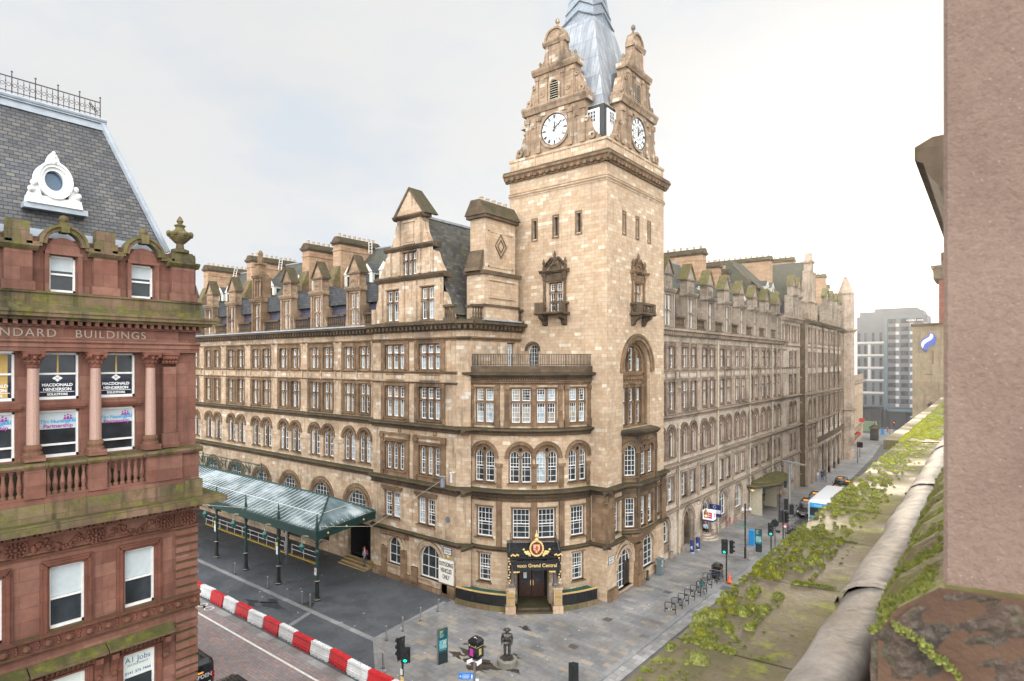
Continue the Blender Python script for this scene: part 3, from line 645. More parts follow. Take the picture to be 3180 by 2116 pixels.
for i in range(3):
    M,Ln=facet(OR[i],OR[i+1]); xs=[Ln/2] if i!=1 else [Ln*.3,Ln*.7]
    b=MB(M); b.wall(0,Ln,4.9,8.6,[hole(x,5.1,.95,2.5) for x in xs]); b.wall(0,Ln,8.6,12.6,[hole(x,9.3,1.0,2.5,1) for x in xs])
    b.build('oriel_wall',TR,hotel)
    for x in xs: window(M,'oriel_window',x,5.1,.95,2.5,1,'plain',bars=(2,4),cols=False,cur=0,parent=hotel); window(M,'oriel_window',x,9.3,1.,2.5,1,'lunette',bars=(2,5),cols=False,cur=0)
    b=MB(M); b.prof(-.15,Ln+.15,[(-.1,12.55),(.12,12.55),(.35,12.8),(.4,12.95),(-.1,13.05)]); b.prof(-.12,Ln+.12,[(-.1,8.35),(.15,8.35),(.4,8.6),(.42,8.75),(-.1,8.85)]); b.prof(-.1,Ln+.1,[(-.3,4.6),(.1,4.65),(.3,4.8),(.3,4.95),(-.1,5.0)])
    b.box(.1,Ln-.1,-.02,.06,7.9,8.2); b.box(.1,Ln-.1,-.02,.06,12.0,12.4)
    for x in (0,Ln): b.lathe(x,0,[(.14,4.9),(.14,8.3),(.16,8.4),(.14,8.8),(.14,12.5)],6)
    b.build('oriel_cornice',BK,hotel)
b=MB(); 
for k in range(5):
    f=1-k*.21; z=4.6-k*.22
    b.slab([(-23.1,43.2+ (1-f)*1.6),(-23.1+.9*f,44.2+(1-f)*1.0),(-23.1+.9*f,47.4-(1-f)*1.0),(-23.1,48.4-(1-f)*1.6)],z-.22,z)
b.slab([(-23.1,43.2),(-22.2,44.2),(-22.2,47.4),(-23.1,48.4)],12.9,13.05)
b.build('oriel_corbel',TR,hotel)
b=MB(MR); b.box(45.2,46.2,-.02,.3,0,3.4); b.box(45.4,46.0,-.02,.45,.2,2.9); b.box(45.1,46.3,-.02,.5,0,.95); b.box(40.75,42.1,-.02,.25,0,.85); b.box(49.1,51.,-.02,.15,0,.6); b.build('buttress',TR,hotel)
window(MR,'arched_window',43.55,.3,2.5,3.15,1,'lunette',bars=(3,4),cols=False,cur=0,mat=GS); window(MR,'arched_window',47.8,.9,2.3,2.9,1,'lunette',bars=(2,4),cols=False,cur=0,mat=GS)
b=MB(MR); b.box(43.7,44.7,-.35,-.16,.1,2.3); b.build('side_door',BP,hotel)
for y in (42.3,49.8): window(MR,'sash_window',y,5.,.9,2.5,1,'plain',bars=(1,4),cols=False,cur=0)
b=MB(MR)
for s0_,s1_ in ((40.7,41.6),(50.2,51.)): b.box(s0_,s1_,-.02,.22,4.4,8.2)
b.build('pilaster',TR,hotel)
for p,q in ((40.2,43.3),(48.3,51.3)):
    course(MR,p,q,LV['s1'],.42,.5,BK); course(MR,p,q,LV['s0']+.1,.3,.4,BK); course(MR,p,q,7.6,.2,.25,TR)
course(ML,-25.0,-22.6,LV['s1'],.42,.5,BK); course(ML,-24.8,-22.7,LV['s0']+.1,.3,.4,BK)
b=MB(ML); b.box(-24.3,-22.88,-.02,.22,4.4,8.2); b.build('pilaster',TR,hotel)
# ---------------- clock stage
def clock_gable(M,c,dirn):
    b=MB(M); d0,d1=-.85,.02
    b.prism([(c-2.9,35.9),(c+2.9,35.9),(c+2.9,39.35),(c-2.9,39.35)],d0,d1)
    b.prism([(c-1.98,39.9),(c+1.98,39.9),(c+1.98,42.5),(c-1.98,42.5)],d0,d1)
    b.prism([(c-.95,42.95),(c+.95,42.95),(c+.95,44.75),(c-.95,44.75)],d0+.2,d1)
    for sg in (-1,1):
        def cv(pts): 
            pts=[(c+sg*x,z) for x,z in pts]; return pts if sg>0 else pts[::-1]
        b.prism(cv([(2.9,35.9),(4.15,35.9),(4.1,36.3),(3.75,36.5),(3.45,37.1),(3.2,37.9),(2.9,38.1)]),-.9,-.05)
        b.prism(cv([(1.98,39.9),(2.95,39.9),(2.95,40.3),(2.65,40.5),(2.45,41.1),(2.25,41.7),(1.98,41.9)]),-.9,-.05)
        b.prism(cv([(.95,42.95),(1.75,42.95),(1.45,43.15),(1.15,43.6),(1.02,44.1),(.95,44.15)]),-.9,-.05)
        b.ring(c+sg*3.6,36.35,.12,.34,-.7,.1,0,2*PI,10); b.ring(c+sg*2.6,40.35,.1,.28,-.7,.08,0,2*PI,10)
        b.ring(c+sg*3.05,37.75,.08,.22,-.6,.06,0,2*PI,8); b.ring(c+sg*2.12,41.6,.07,.18,-.6,.06,0,2*PI,8)
        for x in (1.55,2.75):
            b.box(c+sg*x-.17,c+sg*x+.17,0,.14,36.,38.7); b.box(c+sg*x-.24,c+sg*x+.24,0,.22,38.6,39.0); b.box(c+sg*x-.22,c+sg*x+.22,0,.2,35.95,36.25)
        b.ring(c+sg*2.15,37.9,.3,.42,0,.08,n=8); b.box(c+sg*2.15-.42,c+sg*2.15-.3,0,.08,36.2,37.9); b.box(c+sg*2.15+.3,c+sg*2.15+.42,0,.08,36.2,37.9)
        for x in (.8,1.75): b.box(c+sg*x-.13,c+sg*x+.13,0,.12,39.95,42.2); b.box(c+sg*x-.19,c+sg*x+.19,0,.17,42.,42.3)
        b.ring(c+sg*1.27,40.7,.1,.2,0,.06,0,2*PI,10)
        b.box(c+sg*.75-.13,c+sg*.75+.13,0,.1,43.,44.6)
        b.lathe(c+sg*1.75,-.4,[(.17,42.9),(.2,43.3),(.08,43.35),(.16,43.6),(.02,43.8)],6)
    b.prof(c-3.2,c+3.2,[(d0,39.3),(.2,39.3),(.3,39.55),(.42,39.75),(.42,39.9),(d0,39.98)])
    b.prof(c-2.2,c+2.2,[(d0,42.45),(.15,42.45),(.3,42.75),(.32,42.9),(d0,42.98)])
    b.prof(c-1.12,c+1.12,[(d0+.3,44.6),(.12,44.6),(.25,44.85),(.25,44.98),(d0+.3,45.02)])
    b.ring(c,45.,.02,.85,d0+.3,0.0,n=12); b.ring(c,45.,.85,1.02,d0+.3,.12,n=12)
    b.lathe(c,-.4,[(.3,45.8),(.22,46.1),(.09,46.25),(.08,46.4),(.19,46.55),(.2,46.7),(.1,46.85),(.02,46.9)],8)
    b.ring(c,37.6,1.3,1.52,0,.16,0,2*PI,28); b.prof(c-1.4,c+1.4,[(0,38.95),(.1,38.95),(.1,39.3),(0,39.3)])
    b.ring(c,41.2,.42,.58,0,.14,n=10); b.box(c-.58,c-.42,0,.14,40.05,41.2); b.box(c+.42,c+.58,0,.14,40.05,41.2)
    g_=b.build('clock_gable',stone('gable_stone'+dirn,[(.25,.165,.1),(.36,.26,.175),(.3,.205,.13)],.62,.3,.01,soot=.9,streak=.8,dark=(.055,.04,.03),pale=(.5,.42,.33)),hotel)
    b=MB(M); 
    b.face([(c-.42,.02,40.05),(c+.42,.02,40.05)]+[(c+.42*cos(PI*i/8),.02,41.2+.42*sin(PI*i/8)) for i in range(9)])
    o=b.build('louvre',DK,g_)
    b=MB(M)
    for i in range(8): b.prof(c-.4,c+.4,[(.03,40.1+i*.19),(.13,40.06+i*.19),(.13,40.1+i*.19),(.03,40.16+i*.19)])
    b.build('louvre_slats',CREAM,g_)
    b=MB(M); b.disc(c,37.6,1.3,.05,32); b.build('clock_face',plain('clock_white'+dirn,(.8,.8,.76),.4,var=.05),g_)
    b=MB(M)
    b.ring(c,37.6,1.23,1.3,.05,.09,0,2*PI,32); b.ring(c,37.6,.86,.885,.05,.075,0,2*PI,32)
    for i in range(12):
        a=i*PI/6; ww={0:.2,1:.07,2:.1,3:.15,4:.17,5:.11,6:.17,7:.2,8:.24,9:.15,10:.11,11:.15}[i]
        for k in range(max(1,round(ww/.055))):
            n_=max(1,round(ww/.055)); off=(k-(n_-1)/2)*.06; t=(cos(a),-sin(a)); r_=(sin(a),cos(a))
            P=[(c+r_[0]*r1+t[0]*(off+w1),37.6+r_[1]*r1+t[1]*(off+w1)) for r1,w1 in ((.92,-.017),(.92,.017),(1.18,.017),(1.18,-.017))]
            b.prism(P,.05,.08)
        for r0,r1 in ((.3,.86),):
            a2=a+PI/12; q=lambda r,aa:(c+r*sin(aa),37.6+r*cos(aa))
            p1=q(.55,a2-.2); 
            for A,Bq in ((q(.86,a2),q(.6,a2)),(q(.6,a2),q(.45,a2+.26)),(q(.6,a2),q(.45,a2-.26)),(q(.45,a),q(.12,a)) if i%2 else (q(.6,a2),q(.45,a2+.26))):
                dx,dz=Bq[0]-A[0],Bq[1]-A[1]; L_=math.hypot(dx,dz) or 1; nx,nz_=-dz/L_*.012,dx/L_*.012
                b.prism([(A[0]-nx,A[1]-nz_),(Bq[0]-nx,Bq[1]-nz_),(Bq[0]+nx,Bq[1]+nz_),(A[0]+nx,A[1]+nz_)],.05,.07)
    b.build('clock_numerals',BI,g_)
    for nm,a,L_,w_ in (('hour_hand',0.0+rad(4),.72,.06),('minute_hand',rad(52),1.12,.04)):
        b=MB(M); q=lambda r,s_:(c+r*sin(a)+s_*cos(a),37.6+r*cos(a)-s_*sin(a))
        b.prism([q(-.2,-w_*.7),q(-.2,w_*.7),q(L_*.6,w_),q(L_,0),q(L_*.6,-w_)],.1,.13); b.build(nm,BI,g_)
clock_gable(ML,-27.95,'a'); clock_gable(MR,45.85,'b')
def gable_back(dx):
    pass
# spire
b=MB(); cx,cy=-27.9,45.85
lead=[]
def sq(h,z): return [(cx-h,cy-h*1.07,z),(cx+h,cy-h*1.07,z),(cx+h,cy+h*1.07,z),(cx-h,cy+h*1.07,z)]
LS,ntl,bl=new_mat('lead_panels'); gl=G(ntl); uv=gl.uv()
brk=gl.n('ShaderNodeTexBrick',{'Vector':gl.mapv(uv,(1,1,1),rot=(0,0,0)),'Color1':(0,0,0),'Color2':(1,1,1),'Mortar':(.5,.5,.5),'Scale':1.,'Mortar Size':.018,'Brick Width':.62,'Row Height':1.9,'Bias':0.})
brk.offset=0.
cc=gl.ramp(brk.outputs['Color'],[(0,(.22,.23,.24)),(.4,(.34,.35,.355)),(.7,(.28,.29,.3)),(1,(.46,.47,.47))])
cc=gl.mix(gl.ramp(gl.noise(gl.mapv(uv,(1,.3,1)),1.8,5,.6),[(.42,0.),(.65,.75)]),cc,(.15,.17,.2))
cc=gl.mix(brk.outputs['Fac'],cc,(.12,.14,.16))
ntl.links.new(cc,bl.inputs['Base Color']); bl.inputs['Roughness'].default_value=.5; bl.inputs['Metallic'].default_value=.2
ntl.links.new(gl.n('ShaderNodeBump',{'Height':gl.math('ADD',brk.outputs['Fac'],gl.noise(uv,3.,3)),'Strength':.5,'Distance':.05}).outputs[0],bl.inputs['Normal'])
b.loft([sq(4.0,38.95),sq(3.95,39.2),sq(3.3,41.6),sq(1.62,47.9)],True)
b.build('spire_roof',LS,hotel)
b=MB(); b.loft([sq(4.15,38.75),sq(4.15,38.97)]); b.build('spire_eaves',CREAM,hotel)
b=MB(); b.loft([sq(1.55,47.9),sq(1.25,50.),sq(.75,54.),sq(.1,59.)]); b.build('spire_lantern',plain('dark_lead',(.2,.23,.26),.45,metal=.2,var=.3),hotel)
b=MB()
for k in range(5):
    z=48.2+k*1.0; h=1.62-k*.21
    for sx in (-1,1):
        b.tube([(cx-h,cy-h*1.07*1,z-.2),(cx,cy-h*1.0,z+.75),(cx+h,cy-h*1.07,z-.2)],.07,5); b.tube([(cx+h,cy-h*1.07,z-.2),(cx+h*.95,cy,z+.75),(cx+h,cy+h*1.07,z-.2)],.07,5)
b.build('spire_chevrons',LD,hotel)
for M,c in ((ML,-27.95),(MR,45.85)):
    b=MB(M); b.loft([[(c-1.95,-1.4,39.9),(c-1.95,-1.4,42.3),(c,-1.4,43.4),(c+1.95,-1.4,42.3),(c+1.95,-1.4,39.9)],[(c-1.95,-3.6,39.9),(c-1.95,-3.6,42.3),(c,-3.6,43.4),(c+1.95,-3.6,42.3),(c+1.95,-3.6,39.9)]]); b.build('gable_roof',LS,hotel)
# boarded corner boxes below the spire
for (x0,y0) in ((-23.6,41.15),(-32.0,42.3)):
    sx=1 if x0>-28 else -1
    b=MB(); b.box(min(x0,x0-sx*2.2),max(x0,x0-sx*2.2),y0,y0+2.2,35.9,38.8); o=b.build('corner_turret',BI,hotel)
    for M in (lambda s,o_,z:(x0-sx*1.05+s,y0-o_,z),lambda s,o_,z:(x0+sx*o_,y0+1.05+s,z)):
        b=MB(M); b.box(-.62,.62,.01,.08,36.0,38.5); b.build('white_boarding',WH,o)
        b=MB(M); b.box(-.36,.36,.08,.1,37.5,38.3); b.build('pane',GL,o)
        b=MB(M)
        for x in (-.38,-.13,.12,.36): b.box(x-.02,x+.02,.1,.13,37.45,38.35)
        for z in (37.45,37.75,38.05,38.33): b.box(-.4,.4,.1,.13,z-.02,z+.02)
        for z in (36.25,36.5,36.75,37.0,37.25): b.box(-.62,.62,.08,.09,z-.008,z+.008)
        b.box(-.66,-.58,.0,.12,36.,38.5); b.box(.58,.66,0,.12,36.,38.5)
        b.build('frame',WH,o)
# ---------------------------------------------------------------- dormers, roofs, chimneys
def dormer(M,c,stm,tall=False,z=21.7,back=.8,side=True,cop=None,w=1.04):
    b=MB(M); fz=0.25; ww=w*1.28; k_=w/.84
    b.wall(c-w,c+w,z,z+3.6,[hole(c,z+.25,ww,2.95)],o=fz,d=.3)
    for sg in (-1,1): b.face([(c+sg*w,fz,z),(c+sg*w,-back,z),(c+sg*w,-back,z+3.6),(c+sg*w,fz,z+3.6)]); b.box(c+sg*(w-.13)-.12,c+sg*(w-.13)+.12,fz-.02,fz+.14,z,z+3.3)
    for sg in (-1,1):
        q=[(c+sg*w,z+.0),(c+sg*(w+.42),z),(c+sg*(w+.36),z+.7),(c+sg*(w+.12),z+1.1),(c+sg*w,z+1.9)]
        b.prism(q if sg>0 else q[::-1],fz-.35,fz-.05)
    b.prof(c-w-.15,c+w+.15,[(fz-.6,z+3.4),(fz+.15,z+3.4),(fz+.32,z+3.65),(fz+.34,z+3.78),(fz-.6,z+3.85)])
    if not tall:
        b.box(c-.74*w,c+.74*w,fz-.75,fz,z+3.8,z+5.0); b.box(c-.45,c+.45,fz,fz+.05,z+3.95,z+4.75)
        for i in range(3): b.ball((c-.25+i*.25,fz+.05,z+4.35+(.1 if i==1 else 0)),.13,6,4)
        b.prof(c-.95*w,c+.95*w,[(fz-.8,z+4.95),(fz+.1,z+4.95),(fz+.2,z+5.1),(fz-.8,z+5.15)])
    else:
        b.wall(c-.8,c+.8,z+3.8,z+6.2,[hole(c,z+4.0,1.0,1.75)],o=fz,d=.3)
        for sg in (-1,1): b.face([(c+sg*.95*w,fz,z+3.8),(c+sg*.95*w,-back,z+3.8),(c+sg*.95*w,-back,z+6.2),(c+sg*.95*w,fz,z+6.2)])
        b.prof(c-1.,c+1.,[(fz-.8,z+6.1),(fz+.1,z+6.1),(fz+.25,z+6.35),(fz-.8,z+6.4)])
        b.box(c-.45,c+.45,fz-.7,fz,z+6.4,z+7.6); b.prof(c-.6,c+.6,[(fz-.8,z+7.55),(fz+.15,z+7.6),(fz+.15,z+7.75),(fz-.8,z+7.8)])
        for sg in (-1,1):
            q=[(c+sg*.45,z+6.4),(c+sg*.95,z+6.4),(c+sg*.6,z+6.8),(c+sg*.45,z+7.3)]; b.prism(q if sg>0 else q[::-1],fz-.6,fz-.1)
        b.lathe(c,fz-.35,[(.3,z+7.8),(.34,z+8.3),(.2,z+8.5),(.26,z+8.9),(.14,z+9.15),(.05,z+9.2)],6)
    d=b.build('dormer',stm,hotel)
    if not tall:
        b=MB(M); f1=fz+.14
        for sg in (-1,1): b.loft([[(c+sg*.95*w,f1,z+5.05),(c,f1,z+6.6),(c,f1,z+6.75),(c+sg*1.08*w,f1,z+5.05)],[(c+sg*.95*w,fz-.85,z+5.05),(c,fz-.85,z+6.6),(c,fz-.85,z+6.75),(c+sg*1.08*w,fz-.85,z+5.05)]])
        b.build('dormer_coping',cop or BK,d)
        b=MB(M); b.prism([(c-.93*w,z+5.1),(c+.93*w,z+5.1),(c,z+6.6)],fz-.9,fz-.02); b.build('pediment',stm,d)
    window(shift(M,.25),'dormer_window',c,z+.25,ww,2.95,2,bars=(1,2),mat=stm,cols=False,cur=.3,split=.5,parent=d,hood=False)
    if tall: window(shift(M,.25),'dormer_window',c,z+4.0,1.,1.75,2,'plain',bars=(1,2),mat=stm,cols=False,cur=.3,parent=d,hood=False)
    return d
# fix: dormer windows must sit in the dormer face plane
GD=[-80.35,-74.7,-69.1,-63.4,-57.45,-51.9,-46.05]
MGd=lambda s,o,z:(s,34.55-o,z)
def shift(M,k): return lambda s,o,z:M(s,o+k,z)
for x in GD:
    dormer(shift(MG,0.),x,DM if x!=-63.4 else TR,tall=(x==-63.4))
for p,q in zip(GD,GD[1:]+[-42.4]):
    b0,b1=p+1.5,q-1.5 if q!=-42.4 else q
    if b1-b0>.6: balustrade(MG,b0,b1,.2,21.75)
b=MB(MG)
for x0,x1 in zip([-86]+GD,GD+[-42.0]):
    b.face([(x0,-.5,21.6),(x1,-.5,21.6),(x1,-.8,24.3),(x0,-.8,24.3)])
b.build('mansard_roof',SP,hotel)
b=MB(MG); b.face([(-86,-.75,24.3),(-42,-.75,24.3),(-42,-2.3,25.9),(-86,-2.3,25.9)])
for p in GD:                                    # slated cross roof behind every dormer
    b.loft([[(p-1.1,-.3,24.4),(p,-.3,26.1),(p+1.1,-.3,24.4)],[(p-1.1,-3.4,24.4),(p,-3.4,26.1),(p+1.1,-3.4,24.4)]])
b.build('lower_roof',SL,hotel)
b=MB(MG); b.box(-86,-42,-2.45,-2.2,25.85,25.98); b.build('lead_ridge',LD,hotel)
b=MB(); b.face([(-90,37.0,25.0),(-41,37.0,25.0),(-41,42.5,31.),(-90,42.5,31.)]); b.face([(-90,47.,25.7),(-41,47.,25.7),(-41,42.5,31.),(-90,42.5,31.)])
b.build('main_roof',SM,hotel)
b=MB(); b.box(-90,-41,42.38,42.62,30.95,31.1)
for x in (-75.2,-74.4,-64.6,-64.2): b.tube([(x,38.3,26.3),(x,42.4,31.1)],.12,4)
b.build('lead_ridge',LD,hotel)
b=MB(); b.face([(-56.9,40.8,29.1),(-54.6,40.8,29.1),(-55.0,42.45,31.0),(-56.4,42.45,31.)]); o=b.build('skylight',GL,hotel)
b=MB(); b.box(-90,-33,34.7,36.2,21.3,21.4); b.build('gutter_floor',LD,hotel)
def chimney(x0,x1,y0,y1,z0,z1,axis,flue=.62,foot=True,mat=CH,top=BK):
    """stack slab; axis 'y': long side runs along y"""
    b=MB(); b.box(x0,x1,y0,y1,z0,z1-.75)
    e=.06; b.box(x0-e,x1+e,y0-e,y1+e,z1-1.5,z1-1.38)
    c=b.build('chimney',mat,hotel)
    b=MB()
    mx,my=(x0+x1)/2,(y0+y1)/2; k=.22
    b.slab([(x0-.12,y0-.12),(x1+.12,y0-.12),(x1+.12,y1+.12),(x0-.12,y1+.12)],z1-.85,z1-.7); b.slab([(x0-k,y0-k),(x1+k,y0-k),(x1+k,y1+k),(x0-k,y1+k)],z1-.7,z1-.5)
    if axis=='y': b.loft([[(x0-.15,y0-.15,z1-.5),(mx-.25,y0-.15,z1),(mx+.25,y0-.15,z1),(x1+.15,y0-.15,z1-.5)],[(x0-.15,y1+.15,z1-.5),(mx-.25,y1+.15,z1),(mx+.25,y1+.15,z1),(x1+.15,y1+.15,z1-.5)]])
    else: b.loft([[(x0-.15,y0-.15,z1-.5),(x0-.15,my-.25,z1),(x0-.15,my+.25,z1),(x0-.15,y1+.15,z1-.5)],[(x1+.15,y0-.15,z1-.5),(x1+.15,my-.25,z1),(x1+.15,my+.25,z1),(x1+.15,y1+.15,z1-.5)]])
    b.build('chimney_cap',top,c)
    b=MB(); L=(y1-y0) if axis=='y' else (x1-x0); n=max(2,int(L/flue))
    for i in range(n):
        t=(i+.5)/n; px,py=(mx,y0+L*t) if axis=='y' else (x0+L*t,my); hh=rnd.uniform(.3,.42)
        b.lathe(px,py,[(.16,z1-.03),(.14,z1+hh-.1),(.17,z1+hh-.08),(.17,z1+hh),(.11,z1+hh)],7)
    b.build('chimney_pot',POT,c)
    if foot:
        b=MB()
        if axis=='y': b.loft([[(x0,y0,25),(x1,y0,25),(x1,y0-.9,25),(x0,y0-.9,25)],[(x0,y0,27.),(x1,y0,27.),(x1,y0-.85,27.),(x0,y0-.85,27.)],[(x0,y0,28.6),(x1,y0,28.6),(x1,y0-.15,28.6),(x0,y0-.15,28.6)]])
        b.build('chimney_foot',RM,c) if b.f else None
    return c
for xr,yb,zt in ((-83.1,44.,31.75),(-71.4,44.5,31.75),(-59.1,42.6,31.75),(-53.3,43.1,31.75)):
    c=chimney(xr-1.3,xr,38.0,yb,24.5,zt,'y')
    b=MB(); b.tube([(xr+.1,41.6,31.6),(xr+1.0,40.9,30.2)],.03,4); b.tube([(xr+.1,42.0,31.6),(xr+1.0,41.3,30.2)],.03,4)
    for i in range(4): t=i/4; b.tube([(xr+.1+.9*t,41.6-.7*t,31.6-1.4*t),(xr+.1+.9*t,42.0-.7*t,31.6-1.4*t)],.025,4)
    b.build('chimney_ladder',WH,c)
def white_dormer(x,y,z,w=1.5,h=1.5,axis='g'):
    M=(lambda s,o,zz:(x+s,y-o,z+zz)) if axis=='g' else (lambda s,o,zz:(x+o,y+s,z+zz))
    b=MB(M); b.wall(-w/2,w/2,0,h,[(-.32,.32,.3,h-.2,0)],d=.1); 
    for sg in (-1,1): b.face([(sg*w/2,0,0),(sg*w/2,-2.4,0),(sg*w/2,-2.4,h),(sg*w/2,0,h)])
    b.prism([(-w/2-.08,h),(w/2+.08,h),(0,h+.85)],-.05,.1)
    o=b.build('roof_dormer',CREAMW,hotel)
    b=MB(M); b.loft([[(-w/2-.15,.05,h),(0,.05,h+.92),(w/2+.15,.05,h)],[(-w/2-.15,-2.6,h),(0,-2.6,h+.92),(w/2+.15,-2.6,h)]]); b.build('roof',SL,o)
    b=MB(M); b.face([(-.32,-.09,.3),(.32,-.09,.3),(.32,-.09,h-.2),(-.32,-.09,h-.2)])
    for sg in (-1,1): b.face([(sg*(w/2+.01),-.3,.35),(sg*(w/2+.01),-1.5,.35),(sg*(w/2+.01),-1.5,h-.25),(sg*(w/2+.01),-.3,h-.25)])
    b.build('pane',GL,o)
CREAMW=plain('cream_paint',(.6,.56,.48),.5,var=.1)
for x in (-80.3,-78.1,-67.6,-61.5,-58.3,-52.3,-49.2,-46.6): white_dormer(x,38.3,26.1)
# pavilion gable
b=MB(MP); c=-37.9
b.wall(c-4.0,c+4.0,21.8,25.5,[hole(c-2.15,21.95,1.6,2.7),hole(c+2.15,21.95,1.6,2.7)],d=.3); b.wall(c-2.8,c+2.8,25.5,28.0,[hole(c,25.75,1.7,1.95)],d=.3)
b.prism([(c-1.5,28),(c+1.5,28),(c+1.5,30.7),(c-1.5,30.7)],-.8,0)
b.prism([(c-1.85,30.7),(c+1.85,30.7),(c,33.0)],-.9,.02)
for sg in (-1,1):
    def cv(p): 
        p=[(c+sg*x,z) for x,z in p]; return p if sg>0 else p[::-1]
    b.prism(cv([(4.,21.8),(5.0,21.8),(4.9,22.3),(4.55,22.7),(4.3,23.6),(4.,24.1)]),-.5,-.05)
    b.prism(cv([(2.8,25.5),(4.0,25.5),(3.8,26.0),(3.4,26.6),(3.1,27.4),(2.8,27.6)]),-.5,-.05)
    b.prism(cv([(1.5,28),(2.7,28),(2.35,28.4),(1.95,29.1),(1.75,30.0),(1.5,30.2)]),-.5,-.05)
    for x in (.75,3.55): b.box(c+sg*x-.2,c+sg*x+.2,-.02,.14,21.85,25.2)
    for x in (1.25,2.45): b.box(c+sg*x-.17,c+sg*x+.17,-.02,.12,25.8,27.8)
    b.box(c+sg*1.25-.17,c+sg*1.25+.17,-.02,.12,28.2,30.4)
b.box(c-.55,c+.55,-.02,.06,28.5,30.1); b.box(c-.7,c+.7,-.02,.12,28.3,28.45); b.box(c-.7,c+.7,-.02,.12,30.15,30.3)
b.build('gable',GS,hotel)
b=MB(MP)
for z,h,hw in ((25.3,.4,4.25),(27.85,.35,3.0),(30.45,.3,1.85)): b.prof(c-hw,c+hw,[(-.8,z),(.12,z),(.3,z+h*.6),(.32,z+h),(-.8,z+h+.08)])
for sg in (-1,1): b.loft([[(c+sg*1.75,.1,30.72),(c,.1,32.85),(c,.1,33.1),(c+sg*2.05,.1,30.72)],[(c+sg*1.75,-1.4,30.72),(c,-1.4,32.85),(c,-1.4,33.1),(c+sg*2.05,-1.4,30.72)]])
b.build('gable_coping',BK,hotel)
for x in (c-2.15,c+2.15): window(MP,'gable_window',x,21.95,1.6,2.7,2,bars=(1,1),cols=False,cur=.3)
window(MP,'gable_window',c,25.75,1.7,1.95,3,bars=(1,1),cols=False,cur=.1,split=.62)
b=MB(MP)
for sg in (-1,1):
    pr=[(c,30.9),(c+sg*1.6,28.9),(c+sg*2.9,26.6),(c+sg*3.9,24.3),(c+sg*4.8,22.3)]
    for p,q in zip(pr,pr[1:]): b.face([(p[0],-.4,p[1]),(p[0],-11,p[1]),(q[0],-11,q[1]),(q[0],-.4,q[1])])
b.build('pavilion_roof',slate('streaky_slate',[(.035,.03,.036),(.085,.075,.072),(.055,.05,.046),(.13,.115,.095)],.4,.22,moss=.6,rough=.85),hotel)
b=MB(MP); b.box(c-.15,c+.15,-11,-.8,30.85,31.05); b.build('lead_ridge',LD,hotel)
balustrade(MP,-33.6,-32.4,.2,21.75); balustrade(ME,34.3,35.5,.2,21.75); balustrade(ME,39.9,41.0,.2,21.75)
b=MB(MP); b.box(-34.1,-33.5,-.6,.3,21.75,23.1); b.box(-42.6,-42.2,-.6,.2,21.75,23.1); b.build('parapet_pier',GS,hotel)
b=MB(); b.box(-31.4,-30.75,35.3,40.,21.78,21.9); b.build('gutter',LD,hotel)
# big chimney with lozenge panel
XS=lambda a,o,z:(a+1.15,o,z)
b=MB(XS); b.box(-34.1,-32.2,35.5,39.8,21.7,25.6); b.box(-33.95,-32.35,35.75,39.55,25.6,30.2)
for y0,y1,z0,z1,t in ((36.1,39.2,26.1,26.2,.05),(36.1,39.2,28.9,29.0,.05)): b.box(-32.36,-32.3,y0,y1,z0,z1)
for s0,s1 in ((36.1,36.2),(39.1,39.2)): b.box(-32.36,-32.3,s0,s1,26.1,29.)
b.box(-32.2,-32.1,36.,39.3,23.6,23.7); b.box(-32.2,-32.1,36.,39.3,25.,25.1)
ch=b.build('chimney',T_,hotel)
b=MB(lambda s,o,z:(-31.2+o,s,z))
for r,t in ((1.0,.12),(.55,.08)):
    P=[(37.65-r*.75,27.9),(37.65,27.9+r),(37.65+r*.75,27.9),(37.65,27.9-r)]
    for i in range(4):
        A,B=P[i],P[(i+1)%4]; k=1-t/r
        b.prism([A,B,(37.65+(B[0]-37.65)*k,27.9+(B[1]-27.9)*k),(37.65+(A[0]-37.65)*k,27.9+(A[1]-27.9)*k)],-.01,.09)
b.build('lozenge',TR,ch)
b=MB(XS)
for x0,x1,y0,y1,z0,z1 in ((-34.3,-32.0,35.3,40.0,25.45,25.75),(-34.2,-32.1,35.4,39.9,22.9,23.1),(-34.2,-32.1,35.5,39.8,29.95,30.2)): b.box(x0,x1,y0,y1,z0,z1)
b.loft([[(-34.3,35.4,30.2),(-33.6,35.4,31.4),(-32.7,35.4,31.4),(-32.0,35.4,30.2)],[(-34.3,39.9,30.2),(-33.6,39.9,31.4),(-32.7,39.9,31.4),(-32.,39.9,30.2)]])
b.loft([[(-34.0,35.4,25.7),(-32.4,35.4,25.7),(-32.4,35.0,25.7),(-34.,35.0,25.7)],[(-33.9,35.75,27.4),(-32.5,35.75,27.4),(-32.5,35.6,27.4),(-33.9,35.6,27.4)]])
b.build('chimney_cap',BK,ch)
b=MB(XS)
for i in range(5): b.lathe(-33.15,36.2+i*.75,[(.17,31.35),(.15,31.7),(.18,31.72),(.18,31.8)],7)
b.build('chimney_pot',POT,ch)
b=MB(); b.face([(-32.9,34.7,21.6),(-32.9,40.7,21.6),(-36.5,40.7,27),(-36.5,34.7,27)]); b.face([(-41,38,22),(-33,44,22),(-33,44,28.5),(-41,44,28.5)]); b.face([(-41,44,25.7),(-24,44.1,25.7),(-24,48.5,31.),(-41,48.5,31.)]) if False else None
b.build('lower_roof',SM,hotel)
